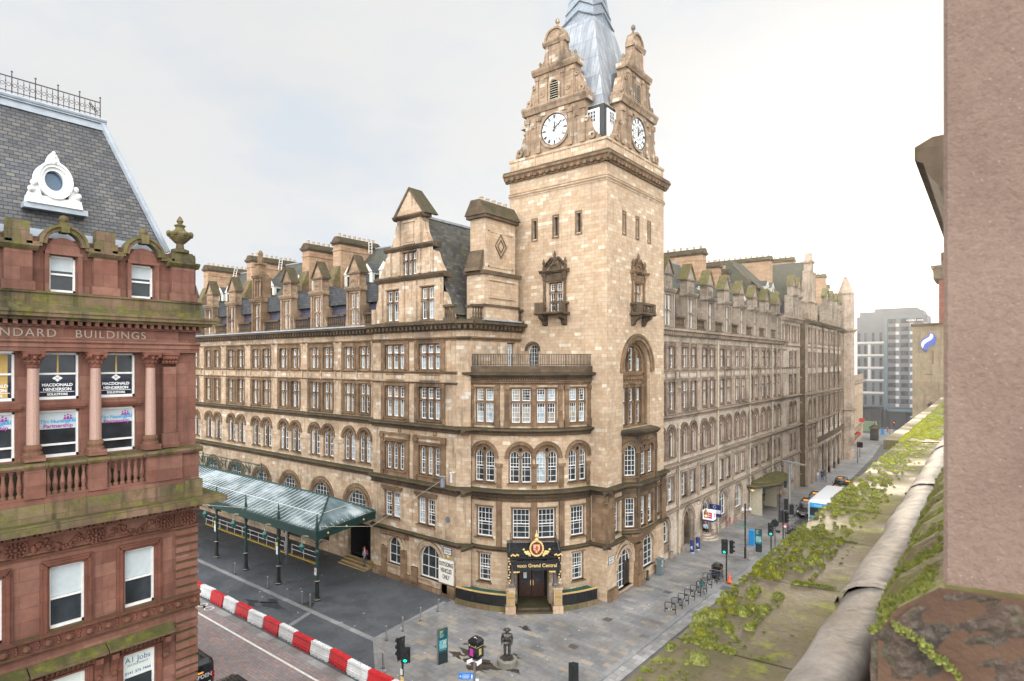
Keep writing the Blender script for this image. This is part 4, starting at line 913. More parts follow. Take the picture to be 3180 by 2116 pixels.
# ---------------- Hope-side wall
HB=[53.2]+[58.62+5.3*k for k in range(7)]        # bay centres
HH={0:[],1:[],2:[],3:[],4:[]}
for i,y in enumerate(HB):
    for dy in (-1.13,1.13):
        HH[3].append(hole(y+dy,13.85,1.7,2.75)); HH[4].append(hole(y+dy,17.9,1.7,2.1)); HH[2].append(hole(y+dy,9.3,1.65,3.0,1)); HH[1].append(hole(y+dy,5.1,1.1,2.35))
ga=[(52.75,2.2,.5),(58.55,2.6,-.3),(63.4,2.5,-.3),(68.5,2.3,.1),(73.9,2.3,0),(79.0,2.4,-.6),(84.6,1.9,-.3),(89.4,2.0,-.4),(93.0,1.5,-.2)]
for (y,w_,z0) in ga: HH[0].append(hole(y,z0,w_,3.75-z0,1))
def bay_wall(M,a0,a1,HHd,mat,seg=0,top=21.1,base=-2.5,extra=None):
    b=MB(M,seg); zs=[base,4.2,8.5,13.2,17.2,top]
    for i in range(5): b.wall(a0,a1,zs[i],zs[i+1],HHd.get(i,()))
    if extra: b.wall(a0,a1,top,extra[0],extra[1])
    return b.build('wall',mat,hotel)
bay_wall(MH,50.9,95.8,HH,HS)
def bay_trim(M,y,half,seg=0):
    b=MB(M,seg)
    for z0,z1 in ((13.5,16.8),(17.75,20.4)):
        b.box(y+half-.34,y+half+.34,-.02,.12,z0,z1)
        for e in (-.48,.48): b.lathe(y+half+e,.1,[(.13,z0),(.13,z0+.3),(.09,z0+.35),(.08,z1-.35),(.15,z1-.1),(.15,z1)],6)
        b.lathe(y,.1,[(.13,z0),(.13,z0+.3),(.09,z0+.35),(.08,z1-.35),(.15,z1-.1),(.15,z1)],6)
    for s_ in (-1.13,1.13):
        b.box(y+s_-.85,y+s_+.85,-.02,.05,16.95,17.02); b.box(y+s_-.85,y+s_+.85,-.02,.05,17.44,17.5)
    for s_ in (0,half-.48,half+.48): b.box(y+s_-.07,y+s_+.07,-.02,.11,16.75,17.7)
    for s_ in (half,): b.box(y+s_-.6,y+s_+.6,-.02,.12,10.8,11.0); b.box(y+s_-.25,y+s_+.25,-.02,.1,4.6,8.0)
    for s_ in (-2.05,-.22,.22,2.05): b.box(y+s_-.14,y+s_+.14,-.02,.1,4.95,7.55)
    b.box(y-2.2,y+2.2,-.02,.14,7.6,7.75)
    b.build('facade_pilaster',HT,hotel)
def hope_windows(M,y,far=False):
    for dy in (-1.13,1.13):
        bb=(1,2) if not far else (0,1)
        window(M,'mullioned_window',y+dy,13.85,1.7,2.75,bars=bb,mat=HW,cur=.3,cols=not far); window(M,'mullioned_window',y+dy,17.9,1.7,2.1,bars=bb,mat=HW,cur=.3,cols=not far)
        window(M,'arched_window',y+dy,9.3,1.65,3.0,2,'arch2',bars=bb,mat=HW,cols=True,cur=.2); window(M,'sash_window',y+dy,5.1,1.1,2.35,1,'plain',bars=(1,3),mat=HW,cols=False,cur=.3)
    b=MB(M)
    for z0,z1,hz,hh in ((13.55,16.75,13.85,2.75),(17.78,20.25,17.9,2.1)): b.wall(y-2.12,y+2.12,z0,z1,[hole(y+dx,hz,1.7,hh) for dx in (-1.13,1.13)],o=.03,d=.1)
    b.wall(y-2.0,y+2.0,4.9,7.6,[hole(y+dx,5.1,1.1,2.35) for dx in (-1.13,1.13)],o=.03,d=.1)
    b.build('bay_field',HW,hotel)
for i,y in enumerate(HB):
    hope_windows(MH,y,i>5); bay_trim(MH,y,2.65)
for i,(y,w_,z0) in enumerate(ga):
    if i in(1,):
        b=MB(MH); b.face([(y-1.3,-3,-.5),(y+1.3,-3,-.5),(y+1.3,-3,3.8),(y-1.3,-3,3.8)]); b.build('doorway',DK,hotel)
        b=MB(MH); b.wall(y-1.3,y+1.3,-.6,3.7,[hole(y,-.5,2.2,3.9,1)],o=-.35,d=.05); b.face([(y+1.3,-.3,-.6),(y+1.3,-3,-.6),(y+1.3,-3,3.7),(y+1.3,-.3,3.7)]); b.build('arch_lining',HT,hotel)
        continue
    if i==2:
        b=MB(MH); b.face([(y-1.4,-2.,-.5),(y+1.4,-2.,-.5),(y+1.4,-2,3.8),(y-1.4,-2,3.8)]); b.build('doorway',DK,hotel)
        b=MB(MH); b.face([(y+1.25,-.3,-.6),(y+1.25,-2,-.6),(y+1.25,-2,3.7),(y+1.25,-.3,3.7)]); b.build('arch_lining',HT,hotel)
        b=MB(); 
        for k in range(3): 
            r_=1.55-.42*k; b.slab([(-24.0-.5,y-r_)]+[(-24.0+r_*sin(PI*j/10)*.9,y-r_*cos(PI*j/10)) for j in range(11)]+[(-24.5,y+r_)],-.6+.0,-.33+.17*(k+1))
        b.build('entrance_steps',HS,hotel)
        b=MB(); b.tube([(-23.9,y+.9,1.1),(-25.6,y+.95,2.0)],.035,6); b.tube([(-23.9,y+.9,.1),(-23.9,y+.9,1.1)],.03,6); b.build('handrail',ST,hotel)
        window(MH,'fanlight_window',y,2.45,2.3,1.15,1,'lunette',bars=(2,0),cols=False,cur=0,mat=HT,hood=False); continue
    window(MH,'arched_window',y,z0+.9,w_,3.75-z0-.9,1,'lunette',bars=(2,2),cols=False,cur=.15,mat=HT,hood=False)
    b=MB(MH); b.box(y-w_/2,y+w_/2,-.35,-.12,z0-2,z0+.9); b.build('window_apron',HT,hotel)
b=MB(MH)
for i,(y,w_,z0) in enumerate(ga):
    sp=3.75-w_/2
    b.ring(y,sp,w_/2,w_/2+.22,-.03,.08,n=14); b.ring(y,sp,w_/2+.22,w_/2+.3,-.03,.15,n=14)
    for sg in (-1,1):
        b.box(y+sg*(w_/2+.16)-.16,y+sg*(w_/2+.16)+.16,-.03,.08,-2.4,sp); b.box(y+sg*(w_/2+.2)-.32,y+sg*(w_/2+.2)+.32,-.03,.26,-2.4,gz(y)+.55)
b.build('arch_surround',HT,hotel)
for z,h,o in ((LV['s0'],.28,.3),(LV['s1'],.42,.5),(LV['s2'],.4,.42)): course(MH,51,95.8,z,h,o,HT)
for z,h,o in ((17.62,.16,.14),(16.78,.12,.14),(20.3,.22,.2)): course(MH,51,95.8,z,h,o,HT)
cornice(MH,51,95.,LV['corn'],mat=HT)
for y in (55.9,66.6,78.,88.,104.3):
    b=MB(MH); b.tube([(y,.2,-1.5),(y,.2,20.9 if y>57 and y<100 else 12.6)],.085,6)
    for z in (.5,3.9,8,12,16): b.box(y-.13,y+.13,.02,.3,z,z+.12)
    b.build('drainpipe',CREAM,hotel)
# taller stretch, projecting bay, curved wing
HH2={0:[],1:[],2:[],3:[],4:[]}; X2=[]
for y in (98.4,):
    pass
MH2=lambda s,o,z:(-23.9+o,s,z)
F2=[93.8+1.1,99.6]
h2={i:[] for i in range(5)}; ex=[]
for y in (99.5,):
    for dy in (-1.13,1.13):
        h2[3].append(hole(y+dy,13.85,1.7,2.75)); h2[4].append(hole(y+dy,17.9,1.7,2.1)); h2[2].append(hole(y+dy,9.3,1.65,3.0,1)); h2[1].append(hole(y+dy,5.1,1.1,2.35))
    h2[0].append(hole(y-.4,-.6,1.8,3.9,1))
h2[1]+= []
bay_wall(MH,95.8,104.2,h2,HS); hope_windows(MH,99.5,True); bay_trim(MH,99.5,2.65)
b=MB(MH); hs=[hole(y+dy,21.6,1.4,2.5) for y in (95.6,100.9) for dy in (-1.13,1.13)]; b.wall(93.2,104.2,21.1,25.4,hs); b.face([(93.2,0,21),(93.2,-6,21),(93.2,-6,25.4),(93.2,0,25.4)]); b.build('wall',HS,hotel)
for y in (95.6,100.9):
    for dy in (-1.13,1.13): window(MH,'mullioned_window',y+dy,21.6,1.4,2.5,bars=(0,1),mat=HW,cur=.3,cols=True)
window(MH,'arched_window',99.1,.2,1.8,3.1,1,'lunette',bars=(1,2),cols=False,cur=.1,mat=HT)
for z,h,o in ((LV['s0'],.28,.3),(LV['s1'],.42,.5),(LV['s2'],.4,.42),(17.62,.16,.14),(20.9,.25,.2)): course(MH,95.8,104.2,z,h,o,HT)
cornice(MH,93.,104.3,24.6,mat=HT)
MQ=lambda s,o,z:(-23.1+o,s,z)                       # projecting bay
hq={0:[hole(107.1,-1.6,1.5,4.6,1),hole(109.9,-1.6,1.5,4.6,1)],1:[hole(107.1,5.,1.6,2.7),hole(109.9,5.,1.6,2.7)],2:[hole(107.1,9.3,1.5,3.0,1),hole(109.9,9.3,1.5,3.,1)],3:[hole(107.1,13.8,1.6,2.8),hole(109.9,13.8,1.6,2.8)],4:[hole(107.1,17.8,1.6,2.3),hole(109.9,17.8,1.6,2.3)]}
bay_wall(MQ,104.2,112.2,hq,HS,extra=(25.4,[hole(107.1,21.6,1.6,2.5),hole(109.9,21.6,1.6,2.5)]))
b=MB(); b.face([(-24,104.2,-2),(-23.1,104.2,-2),(-23.1,104.2,25.4),(-24,104.2,25.4)]); b.build('wall',BK,hotel)
for y in (107.1,109.9):
    for z0,h_,md in ((5.,2.7,'plain'),(9.3,3.0,'arch2'),(13.8,2.8,'cross'),(17.8,2.3,'cross'),(21.6,2.5,'cross')): window(MQ,'bay_window',y,z0,1.6 if md!='arch2' else 1.5,h_,2,md,bars=(0,1),mat=HW,cur=.3,cols=True)
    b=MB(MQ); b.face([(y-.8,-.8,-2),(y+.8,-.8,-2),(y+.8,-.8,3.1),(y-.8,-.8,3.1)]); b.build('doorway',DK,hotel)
b=MB(MQ)
for y in (104.8,108.5,111.6): b.box(y-.4,y+.4,-.02,.16,-2,24.6)
b.build('pilaster',HT,hotel)
for z,h,o in ((LV['s0'],.28,.3),(LV['s1'],.42,.6),(LV['s2'],.4,.42),(17.62,.16,.14),(20.9,.25,.2)): course(MQ,104.,112.4,z,h,o,HT)
cornice(MQ,104.,112.3,24.6,mat=BK)
WB=[114.9+5.6*k for k in range(5)]
hw={i:[] for i in range(5)}; ext=[]
for y in WB:
    for dy in (-1.2,1.2):
        hw[3].append(hole(y+dy,13.8,1.4,2.8)); hw[4].append(hole(y+dy,17.8,1.4,2.3)); ext.append(hole(y+dy,21.6,1.4,2.5)); hw[2].append(hole(y+dy,9.0,1.5,3.6))
        hw[1].append(hole(y+dy,6.5,1.4,1.7))
    hw[0].append(hole(y,-2.,3.2,6.,1))
b=MB(MWf,1.5); zs=[-2.6,4.4,8.5,13.2,17.2,21.1,25.4]
for i in range(5): b.wall(112.2,141.5,zs[i],zs[i+1],hw[i],d=.5)
b.wall(112.2,141.5,21.1,25.4,ext); b.build('wall',HS,hotel)
for y in WB:
    for dy in (-1.2,1.2):
        for z0,h_ in ((9.0,3.6),(13.8,2.8),(17.8,2.3),(21.6,2.5)): window(MWf,'wing_window',y+dy,z0,1.5 if z0==9. else 1.4,h_,2,'cross',bars=(0,1),mat=HW,cur=.3,cols=True)
        window(MWf,'wing_window',y+dy,6.5,1.4,1.7,2,'plain',bars=(0,0),mat=HT,cols=False)
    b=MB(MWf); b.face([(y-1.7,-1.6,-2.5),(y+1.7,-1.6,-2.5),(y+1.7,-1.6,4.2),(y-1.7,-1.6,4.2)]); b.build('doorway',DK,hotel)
    b=MB(MWf); 
    for s_ in (-2.8,2.8): b.box(y+s_-.3,y+s_+.3,-.02,.2,5,24.6); b.box(y+s_-.75,y+s_+.75,-.02,.3,-2.4,-.8); b.box(y+s_-.5,y+s_+.5,-.02,.15,-.8,4)
    b.ring(y,2.4,1.6,1.85,-.02,.12,n=12); b.build('wing_pilaster',HT,hotel)
for z,h,o in ((4.7,.3,.5),(LV['s1']+.1,.3,.35),(LV['s2'],.4,.5),(12.6,.2,.3),(17.62,.16,.14),(20.9,.25,.2)): course(MWf,112.2,141.5,z,h,o,BK if z==4.7 else HT,2.)
b=MB(MWf,2.); b.box(112.3,141.,.3,.5,4.9,5.5); b.box(112.3,141.,.25,.55,5.5,5.65); b.box(112.3,141.,0,.5,4.8,4.95); b.build('wing_balcony',BK,hotel)
cornice(MWf,112.2,142.,24.6,mat=BK,seg=2.)
b=MB(); b.lathe(-23.9,143.0,[(1.7,-2.5),(1.7,8.4),(2.0,8.5),(2.0,8.8),(1.7,8.9),(1.7,24.6),(2.3,25.2),(2.3,25.5),(1.7,25.6),(1.6,32.5),(1.9,32.8),(1.5,33),(.5,36),(.1,36.6)],8); b.build('corner_turret',HT,hotel)
for y in (99.3,102.6): dormer(shift(MH,0.),y,HD,z=25.2,cop=RM,w=1.2)
for y in HB[:1]+HB[1:]+[95.0-.3]:
    if y<94: dormer(shift(MH,0.),y,HD,cop=RM,w=1.25)
ys=HB
for p,q in zip(ys,ys[1:]): balustrade(MH,p+1.5,q-1.5,.2,21.75)
balustrade(MH,51,HB[0]-1.5,.2,21.75)
for k in range(4): dormer(MWf,120.5+5.2*k,HD,z=25.2,cop=RM,w=1.2)
b=MB(MH); b.face([(51,-.5,21.6),(93.2,-.5,21.6),(93.2,-.8,24.3),(51,-.8,24.3)]); b.face([(94,-1.3,25.2),(112,-1.3,25.2),(112,-1.75,28),(94,-1.75,28.)]); b.build('mansard_roof',SP,hotel)
b=MB(MH); b.face([(51,-.75,24.3),(93.2,-.75,24.3),(93.2,-2.3,25.9),(51,-2.3,25.9)])
for p in HB: b.loft([[(p-1.1,-.3,24.4),(p,-.3,26.1),(p+1.1,-.3,24.4)],[(p-1.1,-3.4,24.4),(p,-3.4,26.1),(p+1.1,-3.4,24.4)]])
b.face([(51,-2.3,25.9),(93.2,-2.3,25.9),(93.2,-7.5,31.),(51,-7.5,31.)]); b.face([(94,-1.7,28),(143,-1.7,28.),(143,-3.6,30),(94,-3.6,30)]); b.face([(94,-3.6,30),(143,-3.6,30.),(143,-8,34.5),(94,-8,34.5)])
b.face([(94,0,25.2),(94,-8,34.5),(94,-12,25.2)]); b.face([(112,-1.5,25.3),(143,-3.,25.3),(143,-3.6,28),(112,-2.2,28.)])
b.build('main_roof',SM,hotel)
b=MB(MH); b.box(51,93.2,-2.45,-2.2,25.85,25.98); b.box(51,93.2,-7.6,-7.4,30.95,31.1); b.box(51,93.2,-1.4,-.1,21.4,21.5); b.build('lead_ridge',LD,hotel)
for y0,x0,x1,zt in ((73.9,-38,-28.3,32.9),(79.3,-33,-28.3,31.9),(82.6,-32,-28.3,31.4),(101.0,-40,-27.6,35.6),(112.3,-36,-26.9,36.9),(136.5,-34,-26.6,36.7),(141.5,-30,-26.9,35.)):
    chimney(x0,x1,y0,y0+1.3,25,zt,'x',flue=.85,foot=False)
for y in (56.,66.2,71.3,88.0): white_dormer(-27.6,y,26.,axis='h')
for y in (98.,101.): white_dormer(-27.2,y,28.8,axis='h')
# gabled bay over the projecting bay
b=MB(MQ); c=108.5
b.prism([(c-3.6,25.3),(c+3.6,25.3),(c+3.4,28.2),(c+2.2,30.4),(c+1.9,33.),(c+1.1,33.4),(c+.9,34.9),(c,36.6),(c-.9,34.9),(c-1.1,33.4),(c-1.9,33),(c-2.2,30.4),(c-3.4,28.2)],-1.,.05)
for sg in (-1,1):
    for x,z0,z1 in ((3.2,25.4,28),(1.2,25.4,33),(1.9,28.4,33)): b.box(c+sg*x-.2,c+sg*x+.2,.03,.2,z0,z1)
for z,hw in ((28.1,3.6),(33.,2.0),(34.8,1.2)): b.prof(c-hw,c+hw,[(-1,z),(.1,z),(.3,z+.25),(.3,z+.38),(-1,z+.45)])
b.build('gable',HT,hotel)
b=MB(); b.loft([[(-24,104.9,25.3),(-24,108.5,35.2),(-24,112.1,25.3)],[(-34,104.9,25.3),(-34,108.5,35.2),(-34,112.1,25.3)]]); b.build('gable_roof',SM,hotel)
b=MB(); b.box(-90,-41,34.9,47,24,25.6); b.face([(-90,34.6,0),(-90,47,0),(-90,47,25),(-90,34.6,25)]); b.box(-41,-24.9,44.,143,10,25.2) if False else None
b.build('roof_deck',SL,hotel)
# glass entrance canopy (mossy fan) on the Hope side
b=MB(); n=18; cy=83.6; P=[(-23.9+3.3*sin(PI*i/n),cy-6.4*cos(PI*i/n)) for i in range(n+1)]
b.slab(P,2.9,3.05); Q=[(-23.9+2.2*sin(PI*i/n),cy-4.4*cos(PI*i/n)) for i in range(n+1)]; b.slab(Q,3.05,3.2)
mc=b.build('entrance_canopy',RM,hotel)
b=MB(); b.tube([(x,y,2.85) for x,y in P],.1,5)
for i in range(1,n): b.tube([(-23.9,cy,3.02),(P[i][0],P[i][1],2.98)],.04,4)
for y in (cy-3,cy+3): b.tube([(-23.9,y,6.),(-21.6,y,3.1)],.03,4)
b.build('canopy_ribs',BI,mc)
b=MB(); b.box(-23.9,-22.4,78.4,78.6,-1.5,2.9); b.box(-23.9,-22.4,85.,85.2,-1.5,2.9); b.build('canopy_screen',CREAM,mc)
b=MB(MH); b.lathe(77.8,.5,[(.03,2.2),(.35,2.35),(.3,2.5),(.4,2.6),(.1,2.7)],8); b.build('gilt_ornament',GO,hotel)
# ================================================================ RED SANDSTONE BUILDING (left)
stb=thing('sandstone_building','red sandstone office building with slate mansard roof and carved lettering on its frieze','building',(-23.2,5,0))
MS=lambda s,o,z:(-23.2+o,s,z)
def part(b,name,mat,par=None): return b.build(name,mat,par or stb)
S0,S1=-6.,10.15
WX=[8.27-2.1*k for k in range(5)]           # lower windows
CXs=[8.59-1.66*k for k in range(7)]         # columns
UX=[7.665-1.66*k for k in range(6)]         # windows between the columns
AX=[8.39-2.31*k for k in range(5)]          # attic windows
b=MB(MS); b.wall(S0,S1,-1,9.5,[(x-.5,x+.5,6.2,8.42,0) for x in WX]); b.wall(S0,S1,9.5,13.3,[(x-.48,x+.48,10.03,12.0,0) for x in WX])
b.wall(9.45,S1,13.3,18.9); b.wall(S0,9.45,15.4,17.1,[(x-.55,x+.55,15.45,16.97,0) for x in UX],o=-.22,d=.2); b.wall(S0,9.45,17.1,18.9,[(x-.55,x+.55,17.3,18.82,0) for x in UX],o=-.22,d=.2)
b.rect(S0,S1,18.84,20.1); b.wall(S0,S1,20.1,22.42,[(x-.36,x+.36,20.73,21.9,0) for x in AX],o=-.12)
part(b,'wall',RS)
b=MB(lambda s,o,z:(s,10.15+o,z)); b.rect(-46,-23.2,-1,22.4); part(b,'wall',RS)
b=MB(); b.face([(-46,S0,22.4),(-23.3,S0,22.4),(-23.3,10.15,22.4),(-46,10.15,22.4)]); part(b,'roof_deck',LD)
# rusticated quoins
b=MB(MS)
for i in range(11):
    z=6.3+i*.335
    if not(9.4<z+.1<9.95): b.prof(9.42,10.2,[(-.02,z),(.05,z+.02),(.09,z+.05),(.09,z+.26),(.05,z+.29),(-.02,z+.31)])
for i in range(8):
    z=9.98+i*.305; b.prof(9.42,10.2,[(-.02,z),(.05,z+.02),(.09,z+.05),(.09,z+.23),(.05,z+.26),(-.02,z+.28)])
for i in range(19):
    z=4.0+i*.33; b.box(9.42,10.2,-.02,.06,z-4.,z-3.7)
part(b,'quoins',RS)
def sash(M,x,z0,w,h,par,blind=0,mid=.5,name='window',signfn=None):
    f=MB(M); t=.06
    for a0,a1,c0,c1 in ((x-w/2,x-w/2+t,z0,z0+h),(x+w/2-t,x+w/2,z0,z0+h),(x-w/2,x+w/2,z0,z0+.09),(x-w/2,x+w/2,z0+h-t,z0+h)): f.box(a0,a1,-.2,-.1,c0,c1)
    f.box(x-w/2+t,x+w/2-t,-.19,-.09,z0+h*mid-.03,z0+h*mid+.03)
    o=f.build(name,WH,par); p=MB(M)
    p.face([(x-w/2,-.17,z0),(x+w/2,-.17,z0),(x+w/2,-.17,z0+h),(x-w/2,-.17,z0+h)]); p.build('pane',GL,o)
    if blind:
        p=MB(M); p.face([(x-w/2+t,-.165,z0+h*(1-blind)),(x+w/2-t,-.165,z0+h*(1-blind)),(x+w/2-t,-.165,z0+h-t),(x-w/2+t,-.165,z0+h-t)]); p.build('blind',BLIND,o)
    return o
BLIND=plain('roller_blind',(.48,.53,.53),.5,var=.06)
for i,x in enumerate(WX):
    sash(MS,x,10.03,.96,1.97,stb,blind=.5,mid=.48); 
    b=MB(MS)
    for k,(e,o_) in enumerate(((.0,.05),(.07,.1),(.15,.06))):
        for sg in (-1,1): b.box(x+sg*(.52+e)-.045,x+sg*(.52+e)+.045,-.02,o_,9.98,12.05+e)
        b.box(x-.52-e,x+.52+e,-.02,o_,12.02+e,12.1+e)
    part(b,'architrave',RD)
    sash(MS,x,6.2,1.,2.22,stb,blind=.0,mid=.3)
    b=MB(MS)
    b.prof(x-1.03,x+1.03,[(0,8.72),(.25,8.75),(.42,8.85),(.44,8.92),(0,9.12)]); part(b,'window_hood',RM)
    b=MB(MS)
    for sg in (-1,1):
        b.prof(x+sg*.82-.1,x+sg*.82+.1,[(0,8.05),(.1,8.05),(.14,8.3),(.3,8.55),(.3,8.72),(0,8.72)]); b.ball((x+sg*.82,.12,8.02),.11,6,5); b.box(x+sg*.62-.08,x+sg*.62+.08,-.02,.06,6.1,8.5)
    b.box(x-.7,x+.7,-.02,.08,8.45,8.52)
    for k in range(11): b.box(x-.75+k*.14,x-.68+k*.14,0,.18,8.66,8.74); b.ball((x-.7+k*.14,.04,8.59),.06,5,4)
    part(b,'window_bracket',RD)
    if i<2:
        b=MB(MS); b.face([(x-.44,-.155,7.55),(x+.44,-.155,7.55),(x+.44,-.155,8.36),(x-.44,-.155,8.36)]); o=part(b,'window_poster',plain('poster_white%d'%i,(.62,.66,.6),.5,var=.05))
        if i==0:
            blue=plain('sign_blue',(.03,.08,.28),.5)
            text('A1 Jobs',.26,'lettering',blue,o,(-23.2-.15,x,8.14),(RX,0,RX),ext=.002); text('RECRUITMENT',.1,'lettering',plain('sign_grey',(.12,.15,.16),.5),o,(-23.2-.15,x,7.96),(RX,0,RX),ext=.002); text('0141 375 7444',.135,'lettering',blue,o,(-23.2-.15,x,7.7),(RX,0,RX),ext=.002,bold=.002)
# carved band and frieze
b=MB(MS); b.prof(S0,S1+.12,[(-.02,9.42),(.1,9.42),(.14,9.5),(.08,9.55),(.08,9.85),(.18,9.9),(.2,9.98),(-.02,10.02)])
y=S1
while y>S0+.3:
    b.ball((y-.1,.09,9.69),.13,8,5,.9); b.ring(y-.1,9.69,.13,.16,.05,.12,0,2*PI,8)
    for k in range(3): b.ball((y-.38+rnd.uniform(-.05,.05),.08,9.62+.08*k),.055,5,4)
    y-=.55
part(b,'carved_band',RD)
b=MB(MS); b.prof(S0,S1+.1,[(-.02,12.42),(.08,12.42),(.1,12.5),(-.02,12.53)]); b.box(9.4,9.45,0,.06,12.5,13.05)
for c in (9.85,9.05,6.95,4.85): 
    for rr,n_,r2 in ((.22,12,.05),(.13,8,.05),(0,1,.07)):
        for k in range(n_): b.ball((c+rr*cos(2*PI*k/n_),.05,12.78+rr*sin(2*PI*k/n_)),r2,5,4)
    b.ring(c,12.78,.26,.3,0,.08,0,2*PI,14)
s=S0
while s<9.3:
    d=min(abs(s-c) for c in (9.05,6.95,4.85))
    if d>.36:
        t=max(0,1-abs(d-.7)*1.2); 
        for k in range(3): b.ball((s+rnd.uniform(-.03,.03),.04,12.66+rnd.uniform(-.09,.16)+.12*sin(s*6)),rnd.uniform(.035,.08),5,4)
    s+=.07
part(b,'carved_frieze',RD)
b=MB(MS); b.box(S0,S1+.1,-.02,.12,13.02,13.1)
n=int((S1-S0)/.13)
for i in range(n): b.box(S0+i*.13,S0+i*.13+.075,0,.2,13.1,13.2)
for i in range(30): b.box(S1-.12-i*.46,S1+.03-i*.46,0,.5,13.2,13.33)
part(b,'dentils',RS)
b=MB(); b.slab([(-46,S0),(-22.4,S0),(-22.4,10.95),(-46,10.95)],13.32,13.52); b.slab([(-46,S0),(-22.5,S0),(-22.5,10.85),(-46,10.85)],13.52,13.58)
part(b,'cornice',RM)
b=MB(MS); b.box(S0,9.6,.0,.32,13.55,14.12); b.box(9.6,10.22,0,.42,13.55,14.2); part(b,'blocking_course',RM)
# balustrade with pedestals
b=MB(MS); b.box(S0,9.6,.02,.26,14.1,14.36)
for x in CXs: b.box(x-.26 if x!=8.59 else x-.2,x+.26 if x!=8.59 else 9.55,.0,.32,14.3,15.22)
b.box(9.55,10.18,-.02,.2,14.2,15.25); part(b,'pedestals',RS)
b=MB(MS); b.prof(S0,10.2,[(-.1,15.2),(.3,15.2),(.36,15.28),(.36,15.36),(-.1,15.42)]); 
for x in CXs: b.prof(x-.3,x+.3 if x!=8.59 else 10.25,[(-.1,15.2),(.36,15.2),(.42,15.3),(.42,15.38),(-.1,15.44)])
part(b,'balustrade_rail',RM)
for x0,x1 in zip(CXs[1:4],CXs[:3]):
    a0=x0+.26; a1=x1-.26 if x1!=8.59 else x1-.2
    for k in range(6):
        b=MB(MS); b.lathe(a0+(k+.5)*(a1-a0)/6,.14,baluster_pr(14.36,.84,.085),10); b.build('baluster',RS,stb,smooth=False)
# columns
COLM=plain('pink_granite',(.36,.22,.17),.5,var=.25,sc=40.)
for x in CXs[:4]:
    b=MB(MS); b.lathe(x,.06,[(.17,15.95),(.17,16.2),(.165,17.),(.145,18.33)],14); c=b.build('column',COLM,stb,smooth=False)
    b=MB(MS); b.box(x-.26,x+.26,-.2,.32,15.44,15.62); b.lathe(x,.06,[(.25,15.62),(.25,15.7),(.2,15.74),(.23,15.82),(.23,15.88),(.18,15.95)],14); b.build('column_base',RS,c)
    b=MB(MS); b.lathe(x,.06,[(.15,18.3),(.17,18.36),(.16,18.4),(.19,18.6),(.26,18.74)],10); b.box(x-.27,x+.27,-.2,.33,18.74,18.84)
    for ring_,z,r_ in ((8,18.5,.17),(8,18.64,.22)):
        for k in range(ring_): a=2*PI*k/ring_; b.ball((x+r_*cos(a),.06+r_*sin(a),z),.07,5,4)
    for sx in (-1,1):
        for so_ in (-1,1): b.ball((x+sx*.22,.06+so_*.22,18.7),.08,6,4)
    b.build('capital',RD,c)
for x0 in (9.0,):
    b=MB(MS); b.box(x0,x0+.42,-.02,.12,15.95,18.33); b.box(x0-.07,x0+.5,-.02,.2,15.44,15.62); b.box(x0-.05,x0+.47,-.02,.17,15.62,15.95); part(b,'pilaster',RS)
    b=MB(MS); b.box(x0-.08,x0+.5,-.02,.24,18.74,18.84)
    for k in range(5): b.ball((x0+k*.105,.1,18.5),.08,5,4); b.ball((x0+k*.105,.15,18.66),.09,5,4)
    part(b,'capital',RD)
MS2=lambda s,o,z:(-23.2-.22+o,s,z)
navy=plain('navy_film',(.012,.016,.03),.15,coat=.3); yel=plain('yellow_curtain',(.5,.33,.1),.7)
txm=plain('vinyl_white',(.8,.8,.78),.5); cy_=plain('vinyl_cyan',(.03,.33,.6),.5); mg_=plain('vinyl_magenta',(.33,.03,.28),.5)
